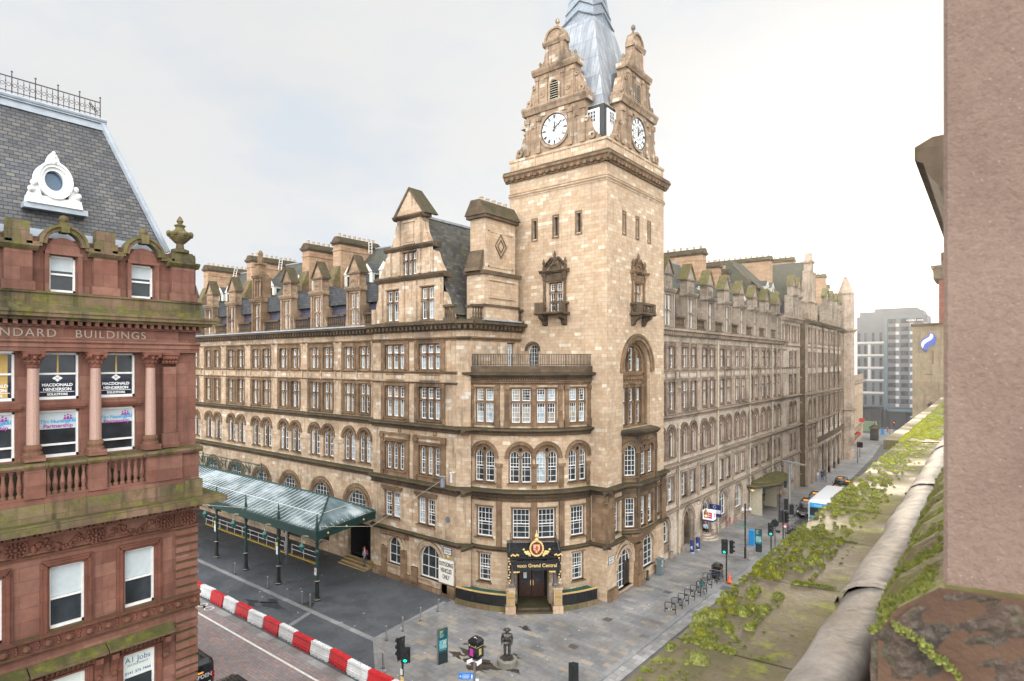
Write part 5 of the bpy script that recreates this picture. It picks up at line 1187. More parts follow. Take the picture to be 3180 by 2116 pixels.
for i,x in enumerate(UX[:3]):
    o=sash(MS2,x,17.3,1.1,1.5,stb,mid=.55); o2=sash(MS2,x,15.45,1.1,1.5,stb,mid=.27,blind=.34 if i!=1 else .4)
    b=MB(MS2); b.box(x-.7,x+.7,-.02,.12,17.06,17.14); b.box(x-.7,x+.7,-.02,.08,16.99,17.06); part(b,'window_sill',RD)
    b=MB(MS2); b.face([(x-.48,-.166,17.36),(x+.48,-.166,17.36),(x+.48,-.166,18.1),(x-.48,-.166,18.1)]); b.build('window_film',navy,o)
    X0=-23.42-.155
    text('MACDONALD',.128,'lettering',txm,o,(X0,x,17.76),(RX,0,RX),ext=.002,bold=.004); text('HENDERSON',.128,'lettering',txm,o,(X0,x,17.62),(RX,0,RX),ext=.002,bold=.004); text('SOLICITORS',.1,'lettering',txm,o,(X0,x,17.46),(RX,0,RX),ext=.002,bold=.003)
    b=MB(MS2); b.box(x-.46,x+.46,-.16,-.154,17.535,17.55)
    for dx,dz in ((-.075,0),(.075,0),(0,.06),(0,-.06)): b.prism([(x+dx-.065,17.98+dz),(x+dx,17.98+dz-.052),(x+dx+.065,17.98+dz),(x+dx,17.98+dz+.052)],-.16,-.154)
    b.build('diamond_emblem',txm,o)
    b=MB(MS2); w_=.04 if i<2 else .7; b.box(x-.02,x+(.03 if i<2 else .4),-.164,-.158,18.16 if i<2 else 17.4,18.75); b.build('curtain',yel,o)
    dz=0 if i!=1 else -.03
    text('The Nursing',.15,'lettering',cy_,o2,(X0,x-.08,16.62+dz),(RX,0,RX),ext=.002,bold=.004); text('Partnership',.17,'lettering',mg_,o2,(X0,x+.02,16.47+dz),(RX,0,RX),ext=.002,bold=.003)
    b=MB(MS2)
    for k,(dx,hh) in enumerate(((.2,.1),(.28,.16),(.36,.1))): b.disc(x+dx,16.72+dz+hh*.6,.028,-.155,8); b.prism([(x+dx-.04,16.66+dz),(x+dx+.04,16.66+dz),(x+dx+.025,16.7+dz+hh*.4),(x+dx-.025,16.7+dz+hh*.4)],-.16,-.154)
    b.build('family_emblem',mg_,o2)
    b=MB(MS2)
    for k,(dx,hh) in enumerate(((.33,.02),(.41,.07),(.48,.02))): b.disc(x+dx,16.66+dz+hh*.6,.026,-.153,8); b.prism([(x+dx-.035,16.58+dz),(x+dx+.035,16.58+dz),(x+dx+.022,16.64+dz+hh*.4),(x+dx-.022,16.64+dz+hh*.4)],-.158,-.152)
    b.build('family_emblem',cy_,o2)
for x in UX[3:]: sash(MS2,x,17.3,1.1,1.5,stb); sash(MS2,x,15.45,1.1,1.5,stb)
# entablature, lettering
b=MB(MS); b.prof(S0,S1+.06,[(-.25,18.84),(.16,18.84),(.16,18.95),(.2,18.97),(.2,19.08),(.26,19.14),(.26,19.2),(-.25,19.2)]); b.prof(S0,9.5,[(-.25,19.2),(.12,19.2),(.12,19.62),(-.25,19.62)])
for s0,s1,z0,z1 in ((S0,8.75,19.23,19.25),(S0,8.75,19.56,19.58),(8.73,8.76,19.23,19.58)): b.box(s0,s1,.12,.14,z0,z1)
part(b,'entablature',RS)
fr=bpy.data.objects['entablature']; LT=plain('carved_letter',(.3,.24,.185),.7)
text('BUILDINGS',.36,'lettering',LT,fr,(-23.2+.125,7.38,19.4),(RX,0,RX),ext=.02,sx=1.,sp=1.2)
text('STANDARD',.36,'lettering',LT,fr,(-23.2+.125,4.78,19.4),(RX,0,RX),ext=.02,sx=1.,sp=1.2)
b=MB(MS)
for i in range(46): b.box(S1-.02-i*.235,S1+.09-i*.235,0,.36,19.66,19.82)
b.box(S0,S1+.1,-.1,.2,19.6,19.68); part(b,'dentils',RS)
b=MB(); 
for e,z0,z1 in ((.42,19.8,19.9),(.58,19.9,20.02),(.62,20.02,20.1)): b.slab([(-46,S0),(-23.2+e,S0),(-23.2+e,10.15+e),(-46,10.15+e)],z0,z1)
part(b,'cornice',RM)
b=MB(MS); b.prof(S0,S1+.15,[(-.6,20.1),(.3,20.1),(.1,20.3),(.1,20.62),(.14,20.66),(.14,20.72),(-.6,20.72)]); part(b,'blocking_course',RM)
# attic storey
PXs=[7.22-2.31*k for k in range(5)]
for x in PXs+[9.68]:
    b=MB(MS); w_=.34 if x<9 else .4; b.box(x-w_-.06,x+w_+.06,-.2,.16,20.72,21.0); b.box(x-w_,x+w_,-.2,.1,21.0,21.95); part(b,'attic_pier',RS)
    b=MB(MS); b.prof(x-w_-.14,x+w_+.14,[(-.25,21.95),(.12,21.95),(.24,22.08),(.24,22.14),(-.25,22.16)]); b.box(x-w_,x+w_,-.25,.12,22.16,22.45); b.box(x-w_+.06,x+w_-.06,-.25,.08,22.45,22.85 if x<9 else 22.5); part(b,'attic_pier_cap',RM)
for x in AX:
    sash(shift(MS,-.12),x,20.73,.72,1.17,stb,blind=.4,mid=.5)
    b=MB(MS); 
    for sg in (-1,1): b.box(x+sg*.44-.06,x+sg*.44+.06,-.15,.02,20.72,22.0)
    b.box(x-.5,x+.5,-.15,.04,21.92,22.02); b.ring(x,22.02,0,.46,-.12,-.04,n=14); part(b,'window_surround',RS)
    b=MB(MS); b.ring(x,22.22,.46,.58,-.25,.1,n=14); b.ring(x,22.22,.58,.66,-.25,.16,n=14)
    for sg in (-1,1): b.box(x+sg*.78-.2,x+sg*.78+.2,-.25,.12,22.12,22.24)
    b.prism([(x-.1,22.62),(x+.1,22.62),(x+.14,22.95),(x-.14,22.95)],-.2,.2); b.ball((x,.0,23.06),.14,8,6); part(b,'pediment',BKR)  if False else part(b,'pediment',RM)
b=MB(MS); x=9.62
b.lathe(x,-.05,[(.3,22.5),(.3,22.6),(.14,22.66),(.12,22.82),(.2,22.88),(.36,23.05),(.4,23.18),(.36,23.24),(.2,23.3),(.14,23.42),(.2,23.5),(.07,23.56),(.12,23.66),(.05,23.8),(.02,23.84)],12)
for k in range(8): a=2*PI*k/8; b.ball((x+.38*cos(a),-.05+.38*sin(a),23.18),.1,6,4)
part(b,'urn',RM)
# mansard roof
P=lambda s,o,z:(-23.2+o,s,z)
def slopeM(s,o,z): return (-23.75-(z-22.55)*.245+o,s,z)
b=MB(slopeM); b.face([(S0,0,22.55),(9.35,0,22.55),(7.62,0,27.0),(S0,0,27.0)]); part(b,'mansard_roof',SLB)
b=MB(); b.face([(-23.75,9.35,22.55),(-24.84,7.62,27.),(-45,7.62,27.),(-45,9.35,22.55)]); b.face([(-24.84,7.62,27),(-45,7.62,27),(-45,S0,27),(-24.84,S0,27)]); part(b,'mansard_roof',SLB)
HL=plain('pale_lead',(.3,.33,.36),.5,metal=.1,var=.15,sc=3.)
b=MB(); b.tube([(-23.72,9.38,22.55),(-24.82,7.64,27.)],.11,6); part(b,'hip_flashing',HL)
b=MB(slopeM); b.box(S0,9.3,-.02,.06,22.5,22.75); b.box(S0,7.7,-.05,.05,26.75,27.0); b.box(S0,7.75,-.2,.12,27.0,27.1); b.tube([(S0,.12,27.12),(7.75,.12,27.12)],.07,6); part(b,'roof_flashing',HL)
RAIL=plain('brown_iron',(.05,.035,.03),.6)
b=MB(lambda s,o,z:(-24.9+o,s,z))
b.box(S0,7.6,-.015,.015,27.76,27.79); b.box(S0,7.6,-.015,.015,27.2,27.23); b.box(S0,7.6,-.012,.012,27.3,27.32)
y=7.6; k=0
while y>S0:
    main=k%4==0; h_=27.9 if main else 27.74
    b.box(y-.014 if main else y-.007,y+.014 if main else y+.007,-.012,.012,27.1,h_)
    if main: b.ball((y,0,27.95),.035,5,4)
    b.ring(y-.08,27.52,.05,.062,-.008,.008,0,2*PI,8); b.ball((y,0,27.62),.024,5,3); b.ball((y,0,27.42),.024,5,3)
    if main and k==0:
        for q in range(5): b.ring(7.5-.05*q,27.4+.06*q,.03,.05,-.01,.01,0,2*PI,6)
    y-=.155; k+=1
part(b,'roof_cresting',RAIL)
# round dormer window
MO=lambda s,o,z:(-23.72+o-(z-23.6)*.12,5.97+(s-6.0)*.78,23.55+(z-23.45)*.86); c,zc=6.0,24.42
b=MB(MO)
b.prism([(c-.95,23.45),(c+.95,23.45),(c+.9,23.75),(c-.9,23.75)],-.6,.12)
b.ring(c,zc,.44,.58,-.5,.14,0,2*PI,24,1.18); b.ring(c,zc,.33,.44,-.5,.06,0,2*PI,24,1.18); b.ring(c,zc,.54,.62,-.5,.2,0,2*PI,24,1.18)
for sg in (-1,1):
    q=[(c+sg*x,z) for x,z in ((.45,23.75),(.88,23.75),(.82,23.9),(.72,24.1),(.64,24.3),(.5,24.0))]; b.prism(q if sg>0 else q[::-1],-.5,.08); b.ball((c+sg*.72,.1,24.2),.12,8,5); b.ball((c+sg*.8,.1,23.95),.13,8,5)
b.prism([(c-.22,25.05),(c+.22,25.05),(c+.16,25.3),(c+.06,25.5),(c-.06,25.5),(c-.16,25.3)],-.3,.12)
for z,r_ in ((25.15,.14),(25.32,.11),(25.48,.07)): b.ball((c,.12,z),r_,8,5)
m,ntw,bw_=new_mat('peeling_white'); gw=G(ntw); cw=gw.mix(gw.ramp(gw.noise(gw.mapv(gw.pos(),(1,1,.5)),4.,5,.7),[(.6,0.),(.68,.8)]),(.68,.68,.66),(.3,.13,.06)); ntw.links.new(cw,bw_.inputs['Base Color']); bw_.inputs['Roughness'].default_value=.6
oc=part(b,'oculus_dormer',m)
b=MB(MO); b.ring(c,zc,.0,.34,-.3,-.1,0,2*PI,24,1.18); b.build('pane',plain('sky_glass',(.06,.1,.15),.08),oc)
b=MB(MO); b.box(c-1.05,c+1.15,-.5,.05,23.25,23.46); part(b,'dormer_flashing',HL)
# ================================================================ OUR SIDE: parapet ledge, lead roll, pillar
own=thing('near_building','near stone building with a mossy ledge and a lead roll below its rough pinkish pillar','building',(-.5,2,10))
m,ntl2,bl2=new_mat('ledge_stone'); gg=G(ntl2); ps=gg.pos()
a_=gg.noise(ps,2.2,6,.65); c_=gg.ramp(a_,[(.3,(.055,.043,.03)),(.45,(.125,.1,.072)),(.6,(.105,.09,.05)),(.75,(.18,.155,.12))])
alg=gg.ramp(gg.noise(gg.mapv(ps,(1.4,.5,1)),1.7,5,.6),[(.45,0.),(.68,.7)]); xx=gg.n('ShaderNodeSeparateXYZ',{'Vector':ps}).outputs[0]; alg=gg.math('MULTIPLY',alg,gg.ramp(gg.math('ADD',gg.math('ADD',xx,1.1),gg.math('MULTIPLY',gg.noise(ps,3.,4),.3)),[(.2,.35),(.5,1.3)])); c_=gg.mix(alg,c_,(.125,.112,.028))
c_=gg.mix(gg.ramp(gg.noise(gg.mapv(ps,loc=(5,2,1)),6.,6,.75),[(.54,0.),(.64,.75)]),c_,(.17,.18,.028)); c_=gg.mix(gg.ramp(gg.noise(ps,30.,4,.7),[(.5,0.),(.72,.5)]),c_,(.05,.04,.025))
yy=gg.n('ShaderNodeSeparateXYZ',{'Vector':ps}).outputs[1]; jt=gg.math('FRACT',gg.math('DIVIDE',gg.math('ADD',yy,-2.59+.0),1.04)); jl=gg.math('LESS_THAN',gg.math('ABSOLUTE',gg.math('ADD',jt,-.5)),.494)
c_=gg.mix(jl,(.03,.03,.012),c_)
ntl2.links.new(c_,bl2.inputs['Base Color']); ntl2.links.new(gg.ramp(gg.noise(ps,1.1,4),[(.4,.6),(.6,.95)]),bl2.inputs['Roughness']); bl2.inputs['Specular IOR Level'].default_value=.07
ntl2.links.new(gg.n('ShaderNodeBump',{'Height':gg.noise(ps,26.,6,.7),'Strength':.6,'Distance':.012}).outputs[0],bl2.inputs['Normal'])
LEDGE=m
def wob(y,k): return .012*sin(y*2.3+k)+.008*sin(y*5.1+k*2)
b=MB(); ys=[-2+.25*i for i in range(54)]
b.loft([[(-1.13+wob(y,1)*.6,y,17.12),(-1.13+wob(y,1)*.6,y,17.235+wob(y,4)*.3),(-1.11,y,17.25),(-.85,y,17.25+wob(y,2)*.3),(-.5,y,17.27),(-.5,y,17.0)] for y in ys])
b.loft([[(-1.34,y,17.1),(-1.34,y,17.25),(-.85,y,17.262),(-.5,y,17.28),(-.5,y,17.0)] for y in (11.25,12.5,15,18,22,30,44)])
b.build('ledge',LEDGE,own)
b=MB(); b.box(-.95,.0,-2,44,12.,17.1); b.build('wall',RS,own)
LR,nt3,b3=new_mat('lead_roll'); g3=G(nt3); p3_=g3.pos(); cc=g3.ramp(g3.noise(g3.mapv(p3_,(2,1.2,2)),2.5,6,.65),[(.3,(.13,.11,.093)),(.5,(.19,.168,.15)),(.72,(.27,.25,.228))])
cc=g3.mix(g3.ramp(g3.noise(g3.mapv(p3_,(8,2.5,8)),6.,4,.7),[(.5,0.),(.75,.4)]),cc,(.15,.12,.1))
nt3.links.new(cc,b3.inputs['Base Color']); b3.inputs['Roughness'].default_value=.72; b3.inputs['Metallic'].default_value=.05; b3.inputs['Specular IOR Level'].default_value=.14
nt3.links.new(g3.n('ShaderNodeBump',{'Height':g3.noise(p3_,9.,4,.5),'Strength':.6,'Distance':.02}).outputs[0],b3.inputs['Normal'])
b=MB(); prf=[(-.62,17.25),(-.605,17.285),(-.575,17.325),(-.52,17.358),(-.46,17.374),(-.41,17.372),(-.383,17.35),(-.37,17.31),(-.364,17.2),(-.36,16.9)]
for y0,y1 in ((-2,3.46),(3.54,6.72),(6.8,9.95),(10.05,13.2),(13.3,44)):
    n=max(2,int((y1-y0)/.12)) if y0<10 else 10
    L=[]
    for i in range(n+1):
        y=y0+(y1-y0)*i/n; L.append([(x+.5*wob(y*1.7,3+z*9),y,z+.6*wob(y*2.1,x*20)) for x,z in prf])
    b.loft(L,closed=False,caps=False)
b.build('lead_roll',LR,own,smooth=True)
b=MB()
for y in (3.5,6.76,10.,13.25): b.loft([[(x*1.0-.008*(1 if x<-.5 else -1),yy,z+.012) for x,z in prf] for yy in (y-.055,y+.055)],closed=False,caps=False)
b.build('lead_strap',LR,own)
b=MB(); b.box(-.37,-.24,-2,30,16.6,16.9); b.build('gutter',DK,own)
RUST,nr_,br_=new_mat('rusty_weathered_stone'); gr=G(nr_); pr4=gr.pos()
cr_=gr.ramp(gr.noise(pr4,5.,6,.65),[(.3,(.022,.017,.013)),(.45,(.042,.03,.022)),(.58,(.07,.042,.029)),(.72,(.058,.048,.04))])
cr_=gr.mix(gr.ramp(gr.noise(gr.mapv(pr4,loc=(3,1,2)),9.,5,.7),[(.52,0.),(.66,.6)]),cr_,(.04,.05,.015))
cr_=gr.mix(gr.ramp(gr.noise(pr4,60.,4,.7),[(.45,0.),(.75,.5)]),cr_,(.2,.16,.12))
nr_.links.new(cr_,br_.inputs['Base Color']); br_.inputs['Roughness'].default_value=.95
nr_.links.new(gr.n('ShaderNodeBump',{'Height':gr.noise(pr4,45.,5,.7),'Strength':.9,'Distance':.01}).outputs[0],br_.inputs['Normal'])
# pillar base with mossy chamfer
PB=stone('pillar_base',[(.075,.045,.03),(.12,.065,.04),(.09,.055,.037)],3,2,.0,soot=.7,streak=.3,moss=.9,mosscol=(.26,.27,.06),dark=(.04,.028,.018),bump=.9)
def jag(x,y): return .015*sin(y*31)+.01*sin(y*17+x*9)
b=MB(); ys=[1.86+.05*i for i in range(60)]
b.loft([[(-.25+jag(0,y),y,16.4),(-.25+jag(0,y),y,17.76+jag(1,y)),(-.2+jag(2,y),y,17.84+jag(3,y)*.6),(-.1,y,17.93),(.2,y,17.95),(1.2,y,17.97),(1.2,y,16.4)] for y in ys])
b.build('pillar_base',PB,own)
from mathutils import noise as mn
b=MB(); nx,nzz=60,64; V=[]
for j in range(nzz+1):
    for i in range(nx+1):
        z=16.5+(17.93-16.5)*j/nzz; xl=-.252 if z<17.76 else -.252+.15*(z-17.76)/.17; x=xl+(1.1-xl)*i/nx
        q=mn.fractal(Vector((x*7,3.1,z*7)),.9,2.1,4); V.append((x+(.006*q if i else .008*mn.noise(Vector((1,z*30,2)))),1.857-.014*q-.01*mn.noise(Vector((x*28,1.7,z*28))),z))
b.idx(V,[(j*(nx+1)+i,j*(nx+1)+i+1,(j+1)*(nx+1)+i+1,(j+1)*(nx+1)+i) for j in range(nzz) for i in range(nx)])
b.build('base_front',RUST,own)
PI_,nt4,b4=new_mat('rough_pink_stone'); g4=G(nt4); q4=g4.pos()
c4=g4.ramp(g4.noise(g4.mapv(q4,(1,1,.8)),3.,5,.6),[(.3,(.155,.1,.074)),(.7,(.22,.15,.114))])
c4=g4.mix(1.,c4,g4.ramp(g4.noise(q4,90.,3,.7),[(.3,.86),(.7,1.14)]),'MULTIPLY')
vz=g4.n('ShaderNodeTexVoronoi',{'Vector':q4,'Scale':45.}).outputs['Distance']; c4=g4.mix(g4.ramp(vz,[(.03,.5),(.1,0.)]),c4,(.5,.42,.36))
nt4.links.new(c4,b4.inputs['Base Color']); b4.inputs['Roughness'].default_value=.9
nt4.links.new(g4.n('ShaderNodeBump',{'Height':g4.noise(q4,70.,4,.7),'Strength':.9,'Distance':.008}).outputs[0],b4.inputs['Normal'])
b=MB(); b.slab([(-.094,1.9),(-.085,1.893),(.9,1.893),(.9,2.7),(-.094,2.7)],17.9,24.); b.build('pillar',PI_,own)
b=MB(); b.loft([[(x,y,z) for x,z in ((-1.0,22.3),(-1.05,22.5),(-1.2,22.6),(-1.2,22.85),(-.9,23.0),(2,23.0),(2,21.4),(-.5,21.4),(-.55,21.7),(-.8,22.0))] for y in (14.6,40)]); b.build('eaves_cornice',BK,own)
# moss cushions on the ledge
MOSS=[]
for nm,ca,cb in (('moss_bright',(.12,.15,.024),(.36,.35,.1)),('moss_olive',(.1,.12,.025),(.3,.29,.1)),('moss_yellow',(.15,.16,.018),(.3,.28,.045))):
    mm,ntm,bm=new_mat(nm); gm=G(ntm); cm=gm.mix(gm.ramp(gm.noise(gm.pos(),55.,4,.7),[(.35,0.),(.7,1.)]),ca,cb); ntm.links.new(cm,bm.inputs['Base Color']); bm.inputs['Roughness'].default_value=1.; bm.inputs['Specular IOR Level'].default_value=.1
    bm.inputs['Subsurface Weight'].default_value=0.; ntm.links.new(gm.n('ShaderNodeBump',{'Height':gm.noise(gm.pos(),220.,3,.8),'Strength':.7,'Distance':.004}).outputs[0],bm.inputs['Normal']); MOSS.append(mm)
def cushion(b,x,y,z,r,h,n=10):
    ph=rnd.uniform(0,6.3); rings=5; L=[]
    st=rnd.uniform(.9,1.12)
    for i in range(rings+1):
        t=i/rings; rr=r*math.cos(t*PI/2*.97); zz=z-.004+h*math.sin(t*PI/2)
        L.append([(x+rr*st*cos(2*PI*j/n)*(1+.05*sin(3*2*PI*j/n+ph)+rnd.uniform(-.04,.04)),y+rr/st*sin(2*PI*j/n)*(1+.05*sin(2*2*PI*j/n+ph)+rnd.uniform(-.04,.04)),zz+rnd.uniform(-.04,.04)*h) for j in range(n)])
    b.loft(L)
    nb=int(130*min(1,r/.03)) if y<5 else (40 if y<8 else 10)
    for k in range(nb):
        a=rnd.uniform(0,2*PI); q=math.sqrt(rnd.random())*r; hz=z+h*math.sqrt(max(0,1-(q/r)**2)); px,py=x+q*cos(a),y+q*sin(a); s_=rnd.uniform(.003,.006)*(1 if y<5 else 1.6)
        d=(cos(a)*s_*1.2*q/r,sin(a)*s_*1.2*q/r)
        ang=rnd.uniform(0,PI); wx,wy=cos(ang)*.0022,sin(ang)*.0022
        b.face([(px-wx,py-wy,hz-.003),(px+wx,py+wy,hz-.003),(px+d[0],py+d[1],hz+s_*1.6)])
b=MB()
def cl(x0,x1,y0,y1,n,r0,r1,mi=None):
    cs=[(rnd.uniform(x0,x1),rnd.uniform(y0,y1)) for _ in range(max(2,n//9))]
    for i in range(int(n*1.7)):
        b.m=rnd.choice((0,1,1,0,2)) if mi is None else mi
        r=rnd.uniform(r0,r1)*rnd.uniform(.4,.95); x=rnd.uniform(x0,x1); y=rnd.uniform(y0,y1)
        if i%4:
            q=rnd.choice(cs); x=min(x1,max(x0,rnd.gauss(q[0],.09))); y=rnd.gauss(q[1],.17)
        if x-r<-1.125: x=-1.125+r*.7
        cushion(b,x,y,17.25,r,r*rnd.uniform(.65,1.))
def strip(y,x0,x1,w_,mi=0):
    x=x0
    while x<x1: b.m=mi; cushion(b,x,y+rnd.uniform(-.012,.012)+(x-x0)*.05,17.25,rnd.uniform(.6,1)*w_,w_*.5,8); x+=w_*.7
cl(-1.1,-.88,2.75,3.2,42,.014,.04); cl(-1.1,-.95,2.65,2.9,10,.03,.05); cl(-1.12,-1.0,3.2,3.75,16,.012,.032); cl(-1.1,-.7,2.2,3.4,34,.004,.013); cl(-1.1,-.98,2.0,2.5,14,.008,.022,0)
strip(2.6,-1.06,-.86,.03); strip(2.62,-.76,-.66,.016,0); strip(3.64,-1.1,-.98,.018,2); strip(3.66,-.86,-.66,.026,0)
cl(-1.12,-.8,3.75,4.9,120,.012,.036); cl(-1.12,-1.0,4.6,4.85,20,.02,.035,1); cl(-1.0,-.72,4.0,4.9,20,.005,.016); strip(4.68,-1.1,-.72,.02,1)
cl(-1.12,-.72,5.0,7.6,130,.012,.034); strip(5.72,-1.1,-.7,.022,0); cl(-1.12,-.68,7.6,11.2,150,.014,.045); strip(6.76,-1.1,-.8,.03,0)
cl(-1.33,-.66,11.2,16,200,.03,.08,2); cl(-1.33,-.66,12,22,160,.03,.1,0)
for k in range(900): 
    b.m=rnd.choice((0,0,0,1)); q=.86*rnd.random(); cushion(b,-.25+.16*q,1.875+3.2*rnd.random()**1.4,17.765+.165*q,rnd.uniform(.006,.019),.011,7)
for k in range(40):
    b.m=rnd.choice((0,1)); t=k/40; cushion(b,-.19+.125*t+rnd.uniform(-.008,.008),1.85-.012*(k%2),17.815-.065*t-.03*t*t+rnd.uniform(-.01,.01),.006,.006,6)
tag(b.build('moss',MOSS,smooth=True),kind='stuff'); bpy.data.objects['moss']['label']='yellow green moss cushions growing along the near stone ledge'; bpy.data.objects['moss']['category']='moss'
# small iron cresting below the ledge edge
b=MB(lambda s,o,z:(-1.15+o,s,17.165+(z-17.25)*.75))
y=1.5
while y<2.75:
    b.box(y-.004,y+.004,-.006,.006,17.05,17.245); b.lathe(y,0,[(.006,17.22),(.016,17.25),(.003,17.285)],5)
    for cx_,r_ in ((.05,.022),(.1,.03),(.15,.022)): b.ring(y+cx_,17.2,r_-.006,r_,-.004,.004,0,2*PI,10)
    for k in range(10): b.box(y+.01+k*.019,y+.014+k*.019,-.003,.003,17.08,17.17)
    y+=.2
b.box(1.5,2.75,-.006,.006,17.17,17.178); b.box(1.5,2.75,-.006,.006,17.05,17.06)
tag(b.build('iron_cresting',BI),'black scrolled iron cresting along the outer edge of the mossy ledge','railing')
# ================================================================ far buildings on the right
swb=thing('stone_gable_building','plain buff stone gable wall carrying a blue and white swoosh emblem','building',(-3,76,0))
SW=stone('buff_ashlar',[(.2,.16,.1),(.26,.2,.13),(.23,.17,.11)],1.6,.75,.004,soot=.5,streak=.6,moss=.3,dark=(.09,.07,.05))
b=MB(); b.box(-6.35,6,75,110,-2,22.3); part(b,'wall',SW,swb); b=MB(); b.box(-6.5,6,74.8,110,22.3,22.5); part(b,'coping',BK,swb)
MW=lambda s,o,z:(s,75-o,z); b=MB(MW)
def sw(pts,o0,o1): b.prism(pts,o0,o1)
lg=lambda x,y:(-5.65+(x-850)*.0069+0.,21.55-(y-430)*.0101)
out=[(850,560),(852,530),(870,500),(910,480),(950,465),(968,448),(938,432),(985,435),(1020,450),(1042,480),(1043,515),(1025,550),(985,570),(950,580),(935,600),(948,618),(915,615),(880,600),(860,580)]
b.prism([lg(*p) for p in out],.02,.14); em=part(b,'swoosh_emblem',plain('emblem_blue',(.045,.07,.3),.4),swb)
b=MB(MW); inn=[(858,560),(862,535),(885,510),(925,490),(955,478),(972,455),(970,440),(1000,450),(1010,470),(1000,492),(975,510),(930,530),(900,550),(888,575),(880,592),(866,578)]
b.prism([lg(*p) for p in inn],.14,.17); b.build('emblem_band',plain('emblem_silver',(.5,.53,.6),.35,var=.05),em)
b=MB(MW); b.box(-4.62,-4.56,0,.1,18.3,19.7); b.box(-5.2,-4.6,0,.04,17.2,17.26); part(b,'stain_pipe',BK,swb)
b=MB(MW); b.lathe(-4.75,.35,[(.1,13.6),(.22,13.9),(.28,14.2),(.1,14.35),(.03,14.45)],6); b.box(-4.78,-4.72,0,.35,14.3,14.36)
tag(b.build('wall_lantern',BI),'small black lantern fixed low on the buff stone gable wall','lantern')
chs=thing('brick_chimney','red brick chimney with a stone top behind the stone gable wall','chimney',(-2,85,22))
b=MB(); b.box(-4.6,0,84,90,21,28); part(b,'stack',stone('red_brick',[(.2,.06,.04),(.25,.09,.06),(.16,.05,.035)],.23,.075,.008,soot=.4,streak=.4,moss=0),chs)
b=MB(); b.box(-5.1,0,83.5,90,28,29.2); b.box(-5.3,0,83.3,90,29.2,29.5); b.box(-4.4,0,84,90,29.5,31); b.box(-4.1,0,84,90,31,33); b.box(-4.2,0,84,90,33,33.4); part(b,'stack_cap',BK,chs)
# modern hotel slab at the end of the street
mh=thing('tower_block','grey modern hotel block with white window panels at the end of the street','building',(-22,216,0))
MMb=lambda s,o,z:(s,214-o,z); GR=plain('grey_cladding',(.075,.085,.095),.5,var=.1,sc=.3); DG=plain('dark_cladding',(.04,.042,.045),.4,var=.1,sc=.3); LG=plain('white_cladding',(.6,.6,.6),.5,var=.05); CBN=plain('cream_band',(.36,.34,.31),.5,var=.1); TG=plain('teal_cladding',(.075,.1,.115),.4,var=.1); MGL=plain('hotel_glass',(.045,.045,.05),.1,var=.6,sc=.8)
b=MB(MMb); b.box(-32.6,-14.4,-14,0,4.6,32.5); b.box(-32.,-15.5,-14,-1,32.5,34.0); b.box(-28,-17,-13,-1.5,34,34.9); part(b,'wall',GR,mh)
b=MB(MMb); b.box(-32.6,-14.4,-14,-.6,-3,4.6); b.box(-32.7,-25.2,-.6,.1,4.3,4.9)
for x in (-32.4,-29.5,-26.5,-25,-20.3,-17.4): b.box(x-.35,x+.35,-.6,.0,-3,4.6)
part(b,'wall',DG,mh)
b=MB(MMb); b.box(-25.3,-24.4,0,.5,3.9,32.3); b.box(-24.4,-14.4,0,.35,31.6,32.4); b.box(-24.4,-14.4,0,.35,3.5,4.4); part(b,'frame_panel',TG,mh)
b=MB(MMb)
for r_ in range(6): b.box(-32.5,-25.4,0,.18,24.6-r_*3.85-.4,24.6-r_*3.85+.2) if r_<5 else None
for r_ in range(3): b.box(-29.6,-28.9,0,.16,24-r_*3.85-3.3,24-r_*3.85)
for k in range(11):
    for x in (-21.9,-18.3,-14.9): b.box(x-.45,x+.45,.0,.2,5.0+k*2.42,5.9+k*2.42)
b.box(-32.6,-32.45,0,.1,5,25)
part(b,'white_panels',CBN,mh)
for k in range(11):
    z=6.0+k*2.42
    for x in (-23.3,-20.1,-16.6):
        b=MB(MMb); b.face([(x-1.0,.03,z),(x+1.0,.03,z),(x+1.,.03,z+1.35),(x-1.,.03,z+1.35)]); part(b,'window',MGL,mh)
for r_ in range(6):
    for x in (-32,-30.3,-28.2,-26.2):
        z=5.3+r_*3.85; b=MB(MMb); b.face([(x-.35,.02,z),(x+.35,.02,z),(x+.35,.02,z+3.0),(x-.35,.02,z+3.)]); part(b,'window',MGL,mh)
text('motel one',1.0,'lettering',LG,mh,(-17.5,213.4,31.2-.2),(RX,0,0),ext=.02); text('motel one',.9,'lettering',LG,mh,(-16.8,213.5,2.2),(RX,0,0),ext=.02)
# long arcaded stone building past the hotel
ab=thing('arcaded_building','lower buff stone building with tall arched windows beyond the hotel','building',(-27,170,-2))
MA,LA=facet((-24.5,147.5),(-27.7,191))
b=MB(MA); hs=[(x-1.1,x+1.1,2.2,10.5,1) for x in [2.5+3.6*i for i in range(11)]]; b.wall(0,LA,-3,2,[(x-1.2,x+1.2,-2.5,1.5,1) for x in [2.5+3.6*i for i in range(11)]]); b.wall(0,LA,2,13,hs,d=.5); b.face([(0,0,-3),(0,-15,-3),(0,-15,15),(0,0,15)]); b.box(0,LA,-12,-.4,12.8,13.2); b.face([(0,-.6,-3),(LA,-.6,-3),(LA,-.6,13),(0,-.6,13)])
part(b,'wall',T_,ab)
b=MB(MA); b.prof(-.3,LA+.6,[(-.2,12.8),(.2,12.9),(.9,13.4),(.9,13.7),(-.2,13.8)]); b.box(0,LA,-.3,.1,13.8,15.3); b.box(0,LA,0,.3,1.6,2.1); part(b,'cornice',HT,ab)
